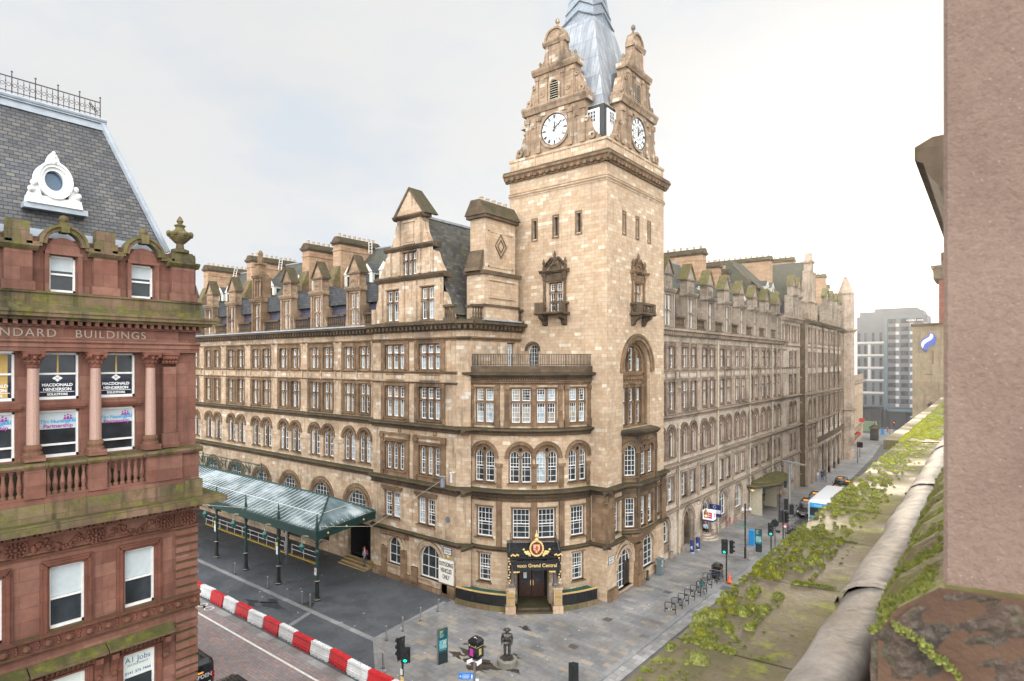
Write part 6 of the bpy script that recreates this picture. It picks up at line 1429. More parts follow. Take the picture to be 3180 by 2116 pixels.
for i in range(11):
    x=2.5+3.6*i; b=MB(MA); b.face([(x-1.1,-.45,2.2),(x+1.1,-.45,2.2),(x+1.1,-.45,10.5),(x-1.1,-.45,10.5)]); part(b,'arched_window',GL,ab)
    b=MB(MA); b.face([(x-1.2,-.5,-2.6),(x+1.2,-.5,-2.6),(x+1.2,-.5,1.5),(x-1.2,-.5,1.5)]); part(b,'shop_opening',DK,ab)
for (x,c_) in ((9,(.3,.02,.02)),(13,(.03,.2,.1)),(17,(.3,.02,.02)),(21,(.3,.02,.02)),(6,(.3,.02,.02))):
    b=MB(MA); b.ball((x,.7,1.0),.55,8,6,.8); b.lathe(x,.7,[(.1,.3),(.5,.75)],8)
    t=tag(b.build('flower_basket',plain('basket_red' if c_[0]>.1 else 'basket_green',c_,.8)),('red' if c_[0]>.1 else 'green')+' hanging flower basket on the arcaded building '+{9:'second along from the hotel',13:'between red ones',17:'beyond the green one',21:'farthest along',6:'nearest the hotel'}[x],'flower basket','hanging baskets on the arcade')
b=MB(MA); b.box(30,30.2,.2,1.4,3.0,4.0); tag(b.build('shop_sign',plain('red_sign',(.4,.03,.03),.5)),'small red and white hanging sign on the arcaded building','sign')
b=MB(); b.box(-70,-33,230,240,-3,14); b.box(-140,-71,260,270,-3,10); tag(b.build('distant_building',plain('hazy_stone',(.4,.36,.32),.8)),'low pale distant building at the end of the street','building')
# ================================================================ GROUND
def brickmat(name,cols,bw,bh,mortar=.01,rough=(.45,.85),gum=0.,rot=0.,stain=.4,mc=(.03,.03,.03)):
    m,nt,b=new_mat(name); g=G(nt); ps=g.pos(); v=g.mapv(ps,rot=(0,0,rot))
    br=g.n('ShaderNodeTexBrick',{'Vector':v,'Color1':(0,0,0),'Color2':(1,1,1),'Mortar':(.5,.5,.5),'Scale':1.,'Mortar Size':mortar,'Mortar Smooth':.2,'Brick Width':bw,'Row Height':bh,'Bias':0.})
    n=len(cols); c=g.ramp(br.outputs['Color'],[(i/(n-1),t) for i,t in enumerate(cols)])
    c=g.mix(1.,c,g.ramp(g.noise(ps,.25,6,.65),[(.3,1-stain),(.7,1+stain*.6)]),'MULTIPLY')
    c=g.mix(1.,c,g.ramp(g.noise(ps,3.5,4,.65),[(.3,.82),(.7,1.15)]),'MULTIPLY')
    c=g.mix(g.math('MULTIPLY',br.outputs['Fac'],.75),c,mc)
    if gum:
        vo=g.n('ShaderNodeTexVoronoi',{'Vector':ps,'Scale':1.5})
        sp=g.math('MULTIPLY',g.math('LESS_THAN',vo.outputs['Distance'],.07),g.math('GREATER_THAN',g.n('ShaderNodeSeparateXYZ',{'Vector':vo.outputs['Color']}).outputs[0],1-gum))
        c=g.mix(sp,c,(.7,.7,.68))
    nt.links.new(c,b.inputs['Base Color']); nt.links.new(g.ramp(g.noise(ps,.5,4),[(.35,rough[0]),(.65,rough[1])]),b.inputs['Roughness'])
    nt.links.new(g.n('ShaderNodeBump',{'Height':g.math('MULTIPLY',br.outputs['Fac'],-1.),'Strength':.4,'Distance':.02}).outputs[0],b.inputs['Normal'])
    return m
ASP=brickmat('asphalt',[(.075,.072,.07),(.09,.086,.083)],40,40,0.,(.5,.8),stain=.3)
FLAG=brickmat('flagstones',[(.14,.14,.143),(.21,.203,.195),(.165,.163,.163),(.24,.225,.205),(.19,.187,.182),(.28,.235,.18)],.95,.5,.008,(.4,.75),gum=.6,stain=.4,rot=rad(90) if False else rad(0))
SETT=brickmat('dark_setts',[(.06,.066,.074),(.082,.088,.096),(.07,.076,.084)],.22,.11,.012,(.4,.7),gum=.35,stain=.35)
PINK=brickmat('pink_pavers',[(.24,.16,.15),(.21,.185,.185),(.29,.2,.17),(.18,.175,.185)],.4,.2,.008,(.5,.8),stain=.25)
KERB=brickmat('kerb_granite',[(.17,.17,.17),(.22,.215,.21)],1.2,5.,.01,(.5,.8))
GUT=brickmat('gutter_stone',[(.17,.16,.15),(.22,.21,.2),(.28,.27,.255)],1.5,.6,.012,(.35,.7))
LINE=plain('road_paint',(.62,.6,.56),.6,var=.25,sc=8.)
def strip_y(name,rows,z,mat,skirt=0.,kind='structure'):
    """rows: (y, x0, x1); follows the slope of the street"""
    b=MB(); rr=[]
    for (p,q) in zip(rows,rows[1:]):
        n=max(1,int(abs(q[0]-p[0])/6))
        for i in range(n): t=i/n; rr.append(tuple(a+(c-a)*t for a,c in zip(p,q)))
    rr.append(rows[-1])
    for p,q in zip(rr,rr[1:]):
        zp,zq=gz(p[0])+z,gz(q[0])+z
        b.face([(p[1],p[0],zp),(p[2],p[0],zp),(q[2],q[0],zq),(q[1],q[0],zq)])
        if skirt:
            b.face([(p[2],p[0],zp),(p[2],p[0],zp-skirt),(q[2],q[0],zq-skirt),(q[2],q[0],zq)]); b.face([(p[1],p[0],zp),(p[1],p[0],zp-skirt),(q[1],q[0],zq-skirt),(q[1],q[0],zq)])
    return tag(b.build(name,mat),kind=kind)
strip_y('ground',[(-100,-300,300),(50,-300,300),(118,-300,300),(420,-300,300)],-.16,ASP)
strip_y('road',[(10.5,-120,-19.),(21.3,-120,-19.)],-.02,PINK)
strip_y('gutter_paving',[(20.9,-120,-26),(21.6,-120,-26)],-.014,GUT)
strip_y('forecourt',[(21.6,-120,-27.5),(36,-120,-27.5)],-.01,SETT)
strip_y('kerb_strip',[(25.35,-120,-32.),(25.75,-120,-32.)],-.006,KERB)
K=[(22.,-17.9),(36.3,-17.6),(52,-17.4),(61,-17.1),(70,-17.0),(76,-17.2),(77.5,-19.3),(107,-19.6),(128,-20.),(150,-20.6),(172,-21.9)]
strip_y('pavement',[(y,(-24.6 if y<120 else -34.) if y>45 else -33.,x-.35) for y,x in [(33.5,-17.65)]+K[1:]],0.,FLAG,skirt=.16)
b=MB(); b.slab([(-32.7,33.5),(-32.0,25.6),(-28.4,22.9),(-27.,21.3),(-18.3,21.3),(-18.0,33.5),(-32.7,33.5)][:6]+[],-.16,.0); tag(b.build('plaza_paving',FLAG),kind='structure')
strip_y('kerb',[(21.3,-18.3,-17.9)]+[(y,x-.35,x) for y,x in K],.004,KERB,skirt=.16)
strip_y('gutter',[(21.3,-17.9,-17.)]+[(y,x,x+.8) for y,x in K],-.125,GUT)
b=MB(); b.slab([(-33.1,33.0),(-32.35,25.6),(-32.0,25.6),(-32.7,33.0)],-.16,.004); b.slab([(-32.35,25.6),(-28.7,22.9),(-28.3,22.9),(-32.0,25.6)],-.16,.006); b.slab([(-39.5,25.3),(-38.2,22.),(-37.8,22.),(-39.1,25.3)],-.16,-.004); tag(b.build('kerb_strip',KERB),kind='structure')
strip_y('road_line',[(20.12,-120,-27.5),(20.26,-120,-27.5)],-.012,LINE)
b=MB()
for i in range(26):
    y=92+i*2.2
    for dx in (0,.6): b.face([(-16.6-dx-.03*i,y,gz(y)-.15),(-16.35-dx-.03*i,y,gz(y)-.15),(-16.35-dx-.03*i,y+1.1,gz(y+1.1)-.15),(-16.6-dx-.03*i,y+1.1,gz(y+1.1)-.15)])
tag(b.build('road_markings',LINE),kind='structure')
strip_y('road_line',[(126,-16.9,-16.7),(150,-18.6,-18.3)],-.15,LINE)
strip_y('pavement',[(172.5,-33,-14),(180,-34,-13),(214,-36,-12)],-.02,FLAG,skirt=.14)
b=MB(lambda a,o,z:(a,21.05+z,.0-.005-o*0)); b.ring(-46.9,.0,.28,.36,0,.0,0,2*PI,14); b.ring(-45.9,.0,.28,.36,0,0,0,2*PI,14); b.prism([(-46.9,.03),(-46.4,.03),(-46.2,-.25),(-46.3,-.25)],0,.0); tag(b.build('cycle_marking',LINE),kind='structure')
WET=plain('wet_stain',(.045,.035,.027),.35,var=.4,sc=3.)
def blot(cx,cy,r,seed):
    rr=random.Random(seed); n=26; ph=[rr.uniform(0,6) for _ in range(4)]
    return [(cx+r*(1+.35*sin(3*t+ph[0])+.3*sin(5*t+ph[1])+rr.uniform(-.25,.25))*cos(t)*1.2,cy+r*(1+.3*sin(2*t+ph[2])+.25*sin(7*t+ph[3])+rr.uniform(-.2,.2))*sin(t)*.8) for t in [2*PI*i/n for i in range(n)]]
b=MB()
for i,(x,y,r) in enumerate(((-24.9,27.5,.75),(-24.0,27.7,.6),(-25.9,28.3,.55),(-26.3,27.5,.4),(-23.4,29.6,.3),(-26.5,29.2,.5),(-22.4,28.2,.35),(-25.3,33.2,.35),(-24.3,27.0,.45))): b.face([(px,py,.004+.0006*i) for px,py in blot(x,y,r,i+3)])
tag(b.build('wet_patches',WET),kind='structure')
b=MB(); b.face([(px,py,-.003) for px,py in blot(-43,24.4,.9,4)]); b.face([(px,py,-.002) for px,py in blot(-40.9,26.2,.5,9)]); b.face([(px,py,-.001) for px,py in blot(-44.4,23.7,.5,19)]); tag(b.build('wet_patches',plain('damp_setts',(.03,.032,.036),.35,var=.3)),kind='structure')
# ================================================================ STREET FURNITURE
RED=plain('barrier_red',(.5,.02,.025),.4,var=.12,sc=2.); BWH=plain('barrier_white',(.62,.62,.6),.45,var=.14,sc=2.)
def make_barrier(mat):
    t=thing('plastic_barrier','x','barrier'); b=MB(); L=.93
    prof_=[(-.25,.1),(-.24,.3),(-.21,.34),(-.205,.42),(-.185,.45),(-.185,.53),(-.165,.56),(-.165,.72),(-.14,.78),(.14,.78),(.165,.72),(.165,.56),(.185,.53),(.185,.45),(.205,.42),(.21,.34),(.24,.3),(.25,.1)]
    b.prof(-L,L,prof_)
    for i in range(5):
        x=-.74+i*.37; b.box(x-.13,x+.13,-.26,.26,0,.16)
        for s_ in (-1,1): b.loft([[(x+.13,s_*.235,.1),(x+.24,s_*.235,.1),(x+.22,s_*.2,.36),(x+.15,s_*.2,.36)],[(x+.13,s_*.275,.1),(x+.24,s_*.275,.1),(x+.22,s_*.235,.36),(x+.15,s_*.235,.36)]])
    for i in range(7):
        x=-.78+i*.26; b.box(x-.06,x+.06,-.13,-.04,.77,.82); b.box(x+.02,x+.12,.04,.13,.77,.81)
    b.build('barrier_shell',mat,t)
    b=MB()
    for i in range(5): 
        x=-.56+i*.37
        for s_ in (-1,1): b.box(x-.06,x+.06,s_*.232-.012,s_*.232+.012,.16,.27)
    b.build('forklift_slot',DK if mat is RED else plain('barrier_shade',(.3,.3,.29),.6),t)
    b=MB(); b.box(L-.01,L+.035,-.08,.08,.35,.5); b.build('connector',ST,t); return t
pr_,pw_=make_barrier(RED),make_barrier(BWH)
ordi=['first','second','third','fourth','fifth','sixth','seventh','eighth','ninth']
nr=nw=0
for i in range(14):
    x=-50.15+1.925*i; red=(i%2==0); src=pr_ if red else pw_
    o=src if (i<2) else copy_tree(src)
    k=nr if red else nw
    put(o,x,22.02+.055*sin(i*2.1),-.008,rad(2.2*sin(i*1.7)),'%s plastic barrier, %s of its colour along the line from the red building'%('red' if red else 'white',ordi[k])); o['group']='water barriers along the carriageway'
    if red: nr+=1
    else: nw+=1
def bollard():
    t=thing('bollard','x','bollard',group='steel bollards'); b=MB(); b.lathe(0,0,[(.055,0),(.055,.93),(.05,.96),(.02,.985)],12); b.build('post',ST,t); b=MB(); b.lathe(0,0,[(.1,0),(.1,.015),(.06,.02)],12); b.build('base_plate',BI,t); return t
bo=bollard()
BL=[(-51.57,25.87,'leftmost steel bollard on the kerb line near the red building'),(-46.24,25.93,'steel bollard standing alone between the second and third canopy posts'),(-41.17,25.87,'steel bollard left of the pair by the end canopy post'),(-40.21,25.96,'steel bollard right of the pair by the end canopy post'),(-31.4,25.98,'steel bollard at the bend of the pale kerb strip'),(-31.6,27.59,'steel bollard on the pale strip, next after the bend'),(-31.84,29.47,'upright steel bollard on the pale strip, beside the leaning one'),(-32.06,31.35,'leaning steel bollard nearest the hotel corner sign'),(-28.7,23.5,'steel bollard between the barriers and the near traffic light'),(-26.9,22.2,'steel bollard behind the last red barrier'),(-17.85,58.23,'steel bollard beside the black sign pole on the pavement edge'),(-17.95,60.55,'steel bollard just in front of the far map pillar'),(-17.85,62.65,'steel bollard just behind the far map pillar')]
for i,(x,y,l) in enumerate(BL):
    o=bo if i==0 else copy_tree(bo); put(o,x,y,None,0,l)
    if 'leaning' in l and 'beside' not in l: o.rotation_euler=(0,rad(9),0)
TEAL=plain('teal_panel',(.008,.06,.065),.35,var=.1); TEALD=plain('dark_panel',(.01,.02,.022),.35); MAPB=plain('map_blue',(.1,.32,.4),.4,var=.5,sc=9.); MAPY=plain('map_yellow',(.5,.4,.1),.5)
def monolith(name,label,p0,p1,h,th):
    t=thing('map_pillar',label,'map sign',(p0[0],p0[1],gz(p0[1]))); M0,Ln=facet(p0,p1); z0=gz(p0[1]); M=lambda s,o,z:M0(s,o,z+z0)
    b=MB(M); b.box(0,Ln,-th,0,.0,h*.33); b.build('plinth',TEALD,t); b=MB(M); b.box(0,Ln,-th,0,h*.33,h); b.build('panel',TEAL,t)
    b=MB(M); b.box(-.015,0,-th-.01,.01,0,h); b.box(Ln,Ln+.015,-th-.01,.01,0,h); b.box(0,Ln,-th,.0,h,h+.015); b.build('steel_edge',ST,t)
    b=MB(M); b.box(Ln*.12,Ln*.9,0,.006,h*.43,h*.68); mp=b.build('map',MAPB,t)
    b=MB(M)
    for k in range(9): x=Ln*(.15+.65*rnd.random()); z=h*(.45+.2*rnd.random()); b.box(x,x+Ln*.12,.006,.009,z,z+h*.025)
    b.build('map_marks',MAPY,mp)
    b=MB(M)
    for k in range(6): b.box(Ln*.15,Ln*(.4+.3*rnd.random()),0,.005,h*(.76+.025*k),h*(.768+.025*k))
    for k in range(6): b.box(Ln*(.14+.12*k),Ln*(.2+.12*k),0,.005,h*.39,h*.41)
    b.build('lettering_lines',plain('pale_teal',(.25,.42,.42),.5),t)
    b=MB(M); b.box(Ln*.15,Ln*.55,0,.006,h*.93,h*.945); b.box(Ln*.15,Ln*.45,0,.006,h*.9,h*.91); b.build('heading',plain('heading_gold',(.5,.4,.12),.5),t); return t
monolith('map_pillar','dark teal map pillar standing on the corner plaza left of the black bin',(-26.34,25.82),(-26.16,26.45),2.15,.16)
monolith('map_pillar','dark teal map pillar beside the blue cabinet on the Hope side pavement'.replace('Hope side','long facade'),(-18.26,61.6),(-17.62,61.72),2.3,.16)
b=MB(); b.box(-19.45,-18.95,63.5,64.0,gz(63.7),gz(63.7)+1.5); b.slab([(-19.47,63.48),(-18.93,63.48),(-18.93,64.02),(-19.47,64.02)],gz(63.7)+1.5,gz(63.7)+1.54); b.box(-18.95,-18.93,63.6,63.9,gz(63.7)+.3,gz(63.7)+.33)
tag(b.build('utility_cabinet',plain('bright_blue',(.01,.22,.5),.4)),'bright blue cabinet standing behind the far map pillar','cabinet')
def litter_bin(x0,x1,y0,y1,label,h=1.2,posters=True):
    t=thing('litter_bin',label,'bin',((x0+x1)/2,(y0+y1)/2,gz(y0))); z=gz(y0); mx,my=(x0+x1)/2,(y0+y1)/2
    b=MB(); b.box(x0,x1,y0,y1,z+.03,z+h*.62); b.box(x0+.03,x1-.03,y0+.03,y1-.03,z,z+.05)
    for xx in (x0,x1-.07):
        for yy in (y0,y1-.07): b.box(xx,xx+.07,yy,yy+.07,z+h*.62,z+h*.8)
    b.build('bin_body',BP,t)
    b=MB(); b.box(x0+.08,x1-.08,y0+.08,y1-.08,z+h*.62,z+h*.8); b.build('opening',DK,t)
    b=MB(); b.loft([[(x0-.02,y0-.02,z+h*.8),(x1+.02,y0-.02,z+h*.8),(x1+.02,y1+.02,z+h*.8),(x0-.02,y1+.02,z+h*.8)],[(x0-.02,y0-.02,z+h*.86),(x1+.02,y0-.02,z+h*.86),(x1+.02,y1+.02,z+h*.86),(x0-.02,y1+.02,z+h*.86)],[(x0+.12,y0+.1,z+h),(x1-.12,y0+.1,z+h),(x1-.12,y1-.1,z+h),(x0+.12,y1-.1,z+h)]]); b.build('lid',BP,t)
    b=MB(); b.box(x0-.005,x1+.005,y0-.006,y0,z+h*.6,z+h*.62); b.box(x1,x1+.006,y0,y1,z+h*.6,z+h*.62); b.build('trim',GO,t)
    if posters:
        b=MB(); b.box(x0+.12,x0+.4,y0-.012,y0-.002,z+.12,z+.55); b.build('poster',plain('poster_pink',(.5,.03,.3),.5),t)
        b=MB(); b.box(x1+.002,x1+.012,y0+.2,y0+.42,z+.2,z+.6); b.build('poster',plain('poster_yellow',(.45,.4,.12),.5,var=.5,sc=14.),t)
        b=MB(); b.box(mx-.1,mx+.03,my-.1,my+.0,z+h,z+h+.004); b.ball((mx+.15,my-.1,z+h),.03,6,4); b.ball((x0+.1,y0-.01,z+h*.66),.03,6,4); b.ball((x1-.1,y0-.01,z+h*.68),.03,6,4); b.build('sticker',LG,t)
    return t
litter_bin(-25.63,-24.92,27.76,28.4,'black litter bin with pink and yellow posters beside the bronze statue')
litter_bin(-18.7,-17.95,50.9,51.6,'black litter bin with a rounded lid beside the traffic light on the kerb',1.25,False)
# bike racks and bicycles
def rack():
    t=thing('bike_rack','x','bike rack',group='bike racks along the kerb'); b=MB(); P=[(-.38,0,0),(-.38,0,.68),(-.36,0,.75),(-.3,0,.78),(.3,0,.78),(.36,0,.75),(.38,0,.68),(.38,0,0)]; b.tube(P,.03,7); b.build('hoop',BI,t)
    b=MB(); b.box(-.36,.36,-.012,.012,.24,.34); r_=b.build('sign_bar',BI,t); b=MB(); b.box(-.14,-.04,-.016,.016,.26,.32); b.box(.04,.12,-.016,.016,.26,.32); b.build('sticker',LG,r_); return t
rk=rack()
for i in range(8):
    y=41.86+1.1*i; o=rk if i==0 else copy_tree(rk)
    put(o,-18.45+.045*i,y,None,rad(15),['nearest of the black hoop bike racks','second black hoop bike rack from the near end, empty','third black hoop bike rack from the near end, empty','fourth black hoop bike rack from the near end, empty','fifth black hoop bike rack, next before the green bicycle','black hoop bike rack holding the front half of the green bicycle','black hoop bike rack behind the green bicycle','last black hoop bike rack beside the dark blue bicycle'][i])
def bicycle(label,col,x,y,rz,extra=None):
    t=thing('bicycle',label,'bicycle'); fm=plain('bike_frame_'+extra,col,.35)
    for sx in (-.52,.52):
        b=MB(); n=20
        L=[[(sx+(.33+.018*cos(2*PI*j/5))*cos(2*PI*i/n),.018*sin(2*PI*j/5),.35+(.33+.018*cos(2*PI*j/5))*sin(2*PI*i/n)) for j in range(5)] for i in range(n+1)]; b.loft(L,caps=False)
        w=b.build('wheel',BI,t); b=MB()
        for k in range(8): a=k*PI/8; b.tube([(sx+.31*cos(a),0,.35+.31*sin(a)),(sx-.31*cos(a),0,.35-.31*sin(a))],.004,3)
        b.build('spokes',ST,w)
    b=MB()
    for P in ([(-.52,0,.35),(-.1,0,.33)],[(-.1,0,.33),(-.2,0,.85)],[(-.2,0,.78),(-.52,0,.35)],[(-.1,0,.33),(.34,0,.78)],[(-.18,0,.74),(.34,0,.82)],[(.32,0,.9),(.52,0,.35)]): b.tube(P,.022,5)
    b.build('frame',fm,t); b=MB(); b.loft([[(-.32,-.07,.9),(-.32,.07,.9),(-.32,.05,.86),(-.32,-.05,.86)],[(-.05,-.02,.9),(-.05,.02,.9),(-.05,.02,.87),(-.05,-.02,.87)]]); b.build('saddle',BI,t)
    b=MB(); b.tube([(.36,-.28,.98),(.33,-.1,1.0),(.32,0,.98),(.33,.1,1.),(.36,.28,.98)],.014,5); b.tube([(.32,0,.88),(.32,0,.98)],.015,5); b.build('handlebar',BI,t)
    if extra=='green': b=MB(); b.box(-.1,.22,-.05,.05,.45,.72); b.build('frame_bag',plain('teal_bag',(.01,.2,.17),.7),t)
    put(t,x,y,None,rz); return t
bicycle('bicycle with a teal frame bag leaning against the hoop racks',(.01,.03,.03),-18.2,47.4,rad(-42),'green')
bicycle('dark blue bicycle parked next to the black bin',(.01,.02,.08),-18.3,50.2,rad(20),'blue')
b=MB(); zc_=gz(51.); b.lathe(-17.2,51.0,[(.2,zc_+.0),(.2,zc_+.03),(.15,zc_+.05),(.05,zc_+.72),(.03,zc_+.74)],12); b.box(-17.42,-16.98,50.78,51.22,zc_,zc_+.03)
tag(b.build('traffic_cone',plain('cone_orange',(.6,.09,.02),.5)),'orange traffic cone at the foot of the traffic light','cone')
# traffic lights
GRN=plain('green_lamp',(.0,.5,.35),.3,emit=(.0,1.,.6),es=1.2); RDL=plain('red_lamp',(.5,.02,.02),.3,emit=(1.,.05,.03),es=4.)
def head(t,x,y,z,ang,n=3,lit=None,board=True,litm=None):
    c_,s_=cos(ang),sin(ang); M=lambda a,o,zz:(x+a*c_+o*s_,y+a*s_-o*c_,z+zz)
    h=.36*n; b=MB(M)
    if board: b.box(-.26,.26,-.03,.0,-.06,h+.08); 
    b.box(-.15,.15,0,.18,0,h)
    for k in range(n): b.ring(0,.18+.36*k,.12,.14,.18,.34,-.3,PI+.3,10)
    hd=b.build('signal_head',BI,t)
    for k in range(n):
        b=MB(M); b.disc(0,.18+.36*k,.115,.185,12); b.build('lens',litm if k==lit else plain('dark_lens',(.02,.012,.01),.25) if 'dark_lens' not in bpy.data.materials else bpy.data.materials['dark_lens'],hd)
def tlight(label,x,y,h,heads,base_z=None):
    z=gz(y) if base_z is None else base_z; t=thing('traffic_light',label,'traffic light',(x,y,z)); b=MB(); b.lathe(x,y,[(.06,z),(.06,z+h),(.05,z+h+.06),(.02,z+h+.08)],10); b.build('pole',BI,t)
    for (dx,dy,zz,a,n,lit,bd,lm) in heads: head(t,x+dx,y+dy,z+zz,a,n,lit,bd,lm)
    return t
T0=rad(45)
t=tlight('traffic light with a green walking figure beside the plaza barriers',-25.1,21.9,3.3,[(-.25,.1,2.2,rad(-90),3,None,True,None),(.24,.0,2.2,rad(42),2,0,True,GRN)])
b=MB(); b.box(-25.06,-24.9,21.68,21.72,1.55,1.85); b.build('notice',LG,t); b=MB(); b.box(-25.06,-24.9,21.7,21.8,1.1,1.4); b.build('push_button',GO,t)
t=tlight('back of a traffic light on the plaza edge by the kerb',-16.9,26.3,2.9,[(.0,.02,1.9,rad(215),3,None,True,None)],-.14)
t=tlight('traffic light seen from the side at the bottom edge of the plaza',-19.1,22.4,2.6,[(.12,0,1.6,rad(80),3,None,True,None)])
t=tlight('traffic light showing green beside the bin and orange cone',-17.45,51.0,3.5,[(-.12,-.1,2.35,rad(12),3,0,True,GRN),(.3,.12,2.4,rad(75),3,None,False,None)])
t=tlight('traffic light showing green in front of the round black sign',-16.55,60.9,3.2,[(.0,-.1,2.1,rad(15),3,0,True,GRN),])
b=MB(lambda s,o,z:(-16.3+s,61.3-o,gz(61)+z)); b.ring(0,3.2,.0,.36,0,.03,0,2*PI,18); b.box(-.03,.03,-.06,0,0,3.7); b.box(.1,.5,0,.03,2.3,2.55); tag(b.build('road_sign',BI),'round black backed road sign behind the green traffic light','sign')
t=tlight('traffic light turned away with a small round turn ban sign below it',-16.65,65.6,3.7,[(-.2,0,2.45,rad(200),3,None,True,None),(.25,.1,2.45,rad(70),3,None,True,None)])
b=MB(lambda s,o,z:(-16.5+s,65.4-o,gz(65)+z)); b.ring(.1,2.1,.14,.2,0,.03,0,2*PI,14); b.build('turn_ban_sign',plain('sign_red',(.5,.02,.02),.5),t); b=MB(lambda s,o,z:(-16.5+s,65.4-o,gz(65)+z)); b.ring(.1,2.1,.0,.14,0,.02,0,2*PI,14); b.build('turn_ban_sign',LG,t)
t=tlight('distant traffic light past the kerb island',-21.7,146,3.4,[(-.3,0,2.2,0,3,None,True,None),(.3,0,2.2,0,3,None,True,None)])
t=tlight('distant traffic light showing red in front of the modern hotel',-20.2,190,4.6,[(0,0,3.2,0,3,2,True,RDL)])
# posts
def post(label,x,y,h,r=.05,name='signpost',parts=None,cat='post'):
    z=gz(y); t=thing(name,label,cat,(x,y,z)); b=MB(); b.lathe(x,y,[(r*1.5,z),(r*1.5,z+1.0),(r,z+1.05),(r,z+h)] if h>3.5 else [(r,z),(r,z+h)],9); b.build('pole',BI,t); return t
t=post('tall black sign pole with white cameras and a green finger sign',-18.3,58.7,5.2,.075)
z=gz(58.7); b=MB(); b.box(-18.9,-18.0,58.66,58.7,z+2.95,z+3.15); b.build('finger_sign',plain('sign_green',(.1,.2,.15),.5),t)
b=MB(); b.ball((-17.85,58.7,z+4.75),.14,8,6); b.box(-18.6,-18.4,58.6,58.8,z+4.5,z+4.8); b.tube([(-18.5,58.7,z+4.65),(-17.85,58.7,z+4.65)],.03,5); b.build('camera',LG,t)
post('thin black post on the pavement in front of the fan canopy',-20.9,80.7,2.6); post('thin black post near the walkers under the arcade',-21.6,111.8,3.2); post('thin dark post with a crossbar far along the pavement',-20.9,137.9,4.)
post('thin pole near the traffic island by the modern hotel',-22.,197.5,4.5)
t=thing('street_lamp','tall grey street lamp with a long flat head over the pavement','street lamp',(-17.5,71.5,gz(71.5))); z=gz(71.5); GLm=plain('lamp_grey',(.16,.15,.145),.5)
b=MB(); b.lathe(-17.5,71.5,[(.2,z),(.2,z+1.2),(.14,z+1.3),(.13,z+7.9)],10); b.build('pole',GLm,t)
b=MB(lambda a,b_,c:(-17.5+a*.9,71.5+b_+a*-.2,z+7.9+c)); b.loft([[(-1.1,-.1,.12),(-1.1,.1,.12),(-1.1,.1,.2),(-1.1,-.1,.2)],[(-.2,-.22,-.02),(-.2,.22,-.02),(-.2,.22,.14),(-.2,-.22,.14)],[(1.6,-.2,-.12),(1.6,.2,-.12),(1.6,.2,.0),(1.6,-.2,.0)],[(2.,-.08,-.1),(2.,.08,-.1),(2.,.08,-.03),(2.,-.08,-.03)]]); b.build('lamp_head',GLm,t)
b=MB(); b.box(-18.0,-17.6,71.3,71.5,z+2.6,z+3.8); b.box(-17.4,-17.,71.2,71.4,z+2.2,z+3.3); b.box(-18.1,-17.8,71.6,71.8,z+5.0,z+5.8); b.build('signal_box',BI,t)
b=MB(); b.ball((-18.2,71.4,z+7.4),.14,8,6); b.build('camera',BI,t)
for i in range(4):
    y=69.2+.75*i; b=MB(); z=gz(y); b.tube([(-17.35,y,z),(-17.35,y,z+1.1),(-16.9,y,z+1.15),(-16.8,y,z+1.1),(-16.8,y,z)],.035,6); b.box(-17.35,-16.8,y-.01,y+.01,z+.45,z+.6)
    o=tag(b.build('bike_rack',BI),['small black hoop rack at the foot of the grey lamp, nearest one','small black hoop rack by the grey lamp, second one along','small black hoop rack by the grey lamp, third one along','small black hoop rack by the grey lamp, farthest one'][i],'bike rack','hoop racks at the lamp')
# sign and camera pole at the bottom edge
t=thing('signpost','grey pole with two white cameras, a blue direction sign and a round red bordered sign','signpost',(-19.95,22.05,0)); PX_,PY_=-19.95,22.05
b=MB(); b.lathe(PX_,PY_,[(.055,0),(.055,3.75)],9); b.build('pole',ST,t)
Mx=lambda s,o,z:(PX_+.78*s+.62*o,PY_+.62*s-.78*o,z)
b=MB(Mx); b.loft([[(-.38,.0,3.62),(-.38,.12,3.62),(-.38,.12,3.74),(-.38,.0,3.74)],[(-.1,.0,3.74),(-.1,.12,3.74),(-.1,.12,3.86),(-.1,0,3.86)]]); b.loft([[(.12,-.05,3.5),(.12,.1,3.5),(.12,.1,3.66),(.12,-.05,3.66)],[(.36,-.05,3.66),(.36,.1,3.66),(.36,.1,3.82),(.36,-.05,3.82)]]); b.tube([(-.2,.05,3.75),(0,0,3.7),(.2,0,3.6)],.03,5); b.build('camera',LG,t)
b=MB(Mx); b.box(-.78,-.06,-.02,.02,2.82,3.12); b.build('direction_sign',plain('sign_blue2',(.02,.16,.5),.4),t)
b=MB(Mx); b.box(-.6,-.25,.02,.026,3.02,3.04); b.box(-.6,-.25,.02,.026,2.95,2.97); b.box(-.6,-.3,.02,.026,2.88,2.9); b.prism([(-.74,2.97),(-.66,3.02),(-.66,2.92)],.02,.026); b.box(-.16,-.1,.02,.026,2.86,3.05); b.build('sign_lettering',LG,t)
b=MB(Mx); b.ring(.1,2.42,.2,.27,.02,.05,0,2*PI,20); b.build('ban_ring',plain('sign_red2',(.5,.02,.02),.5),t); b=MB(Mx); b.ring(.1,2.42,0,.2,.02,.04,0,2*PI,20); b.box(0.,.22,.0,.03,2.74,2.84); b.build('ban_face',LG,t)
b=MB(Mx); b.box(.07,.12,.04,.046,2.3,2.5); b.ring(.05,2.5,.03,.08,.04,.046,0,PI,8); b.build('turn_arrow',BI,t)
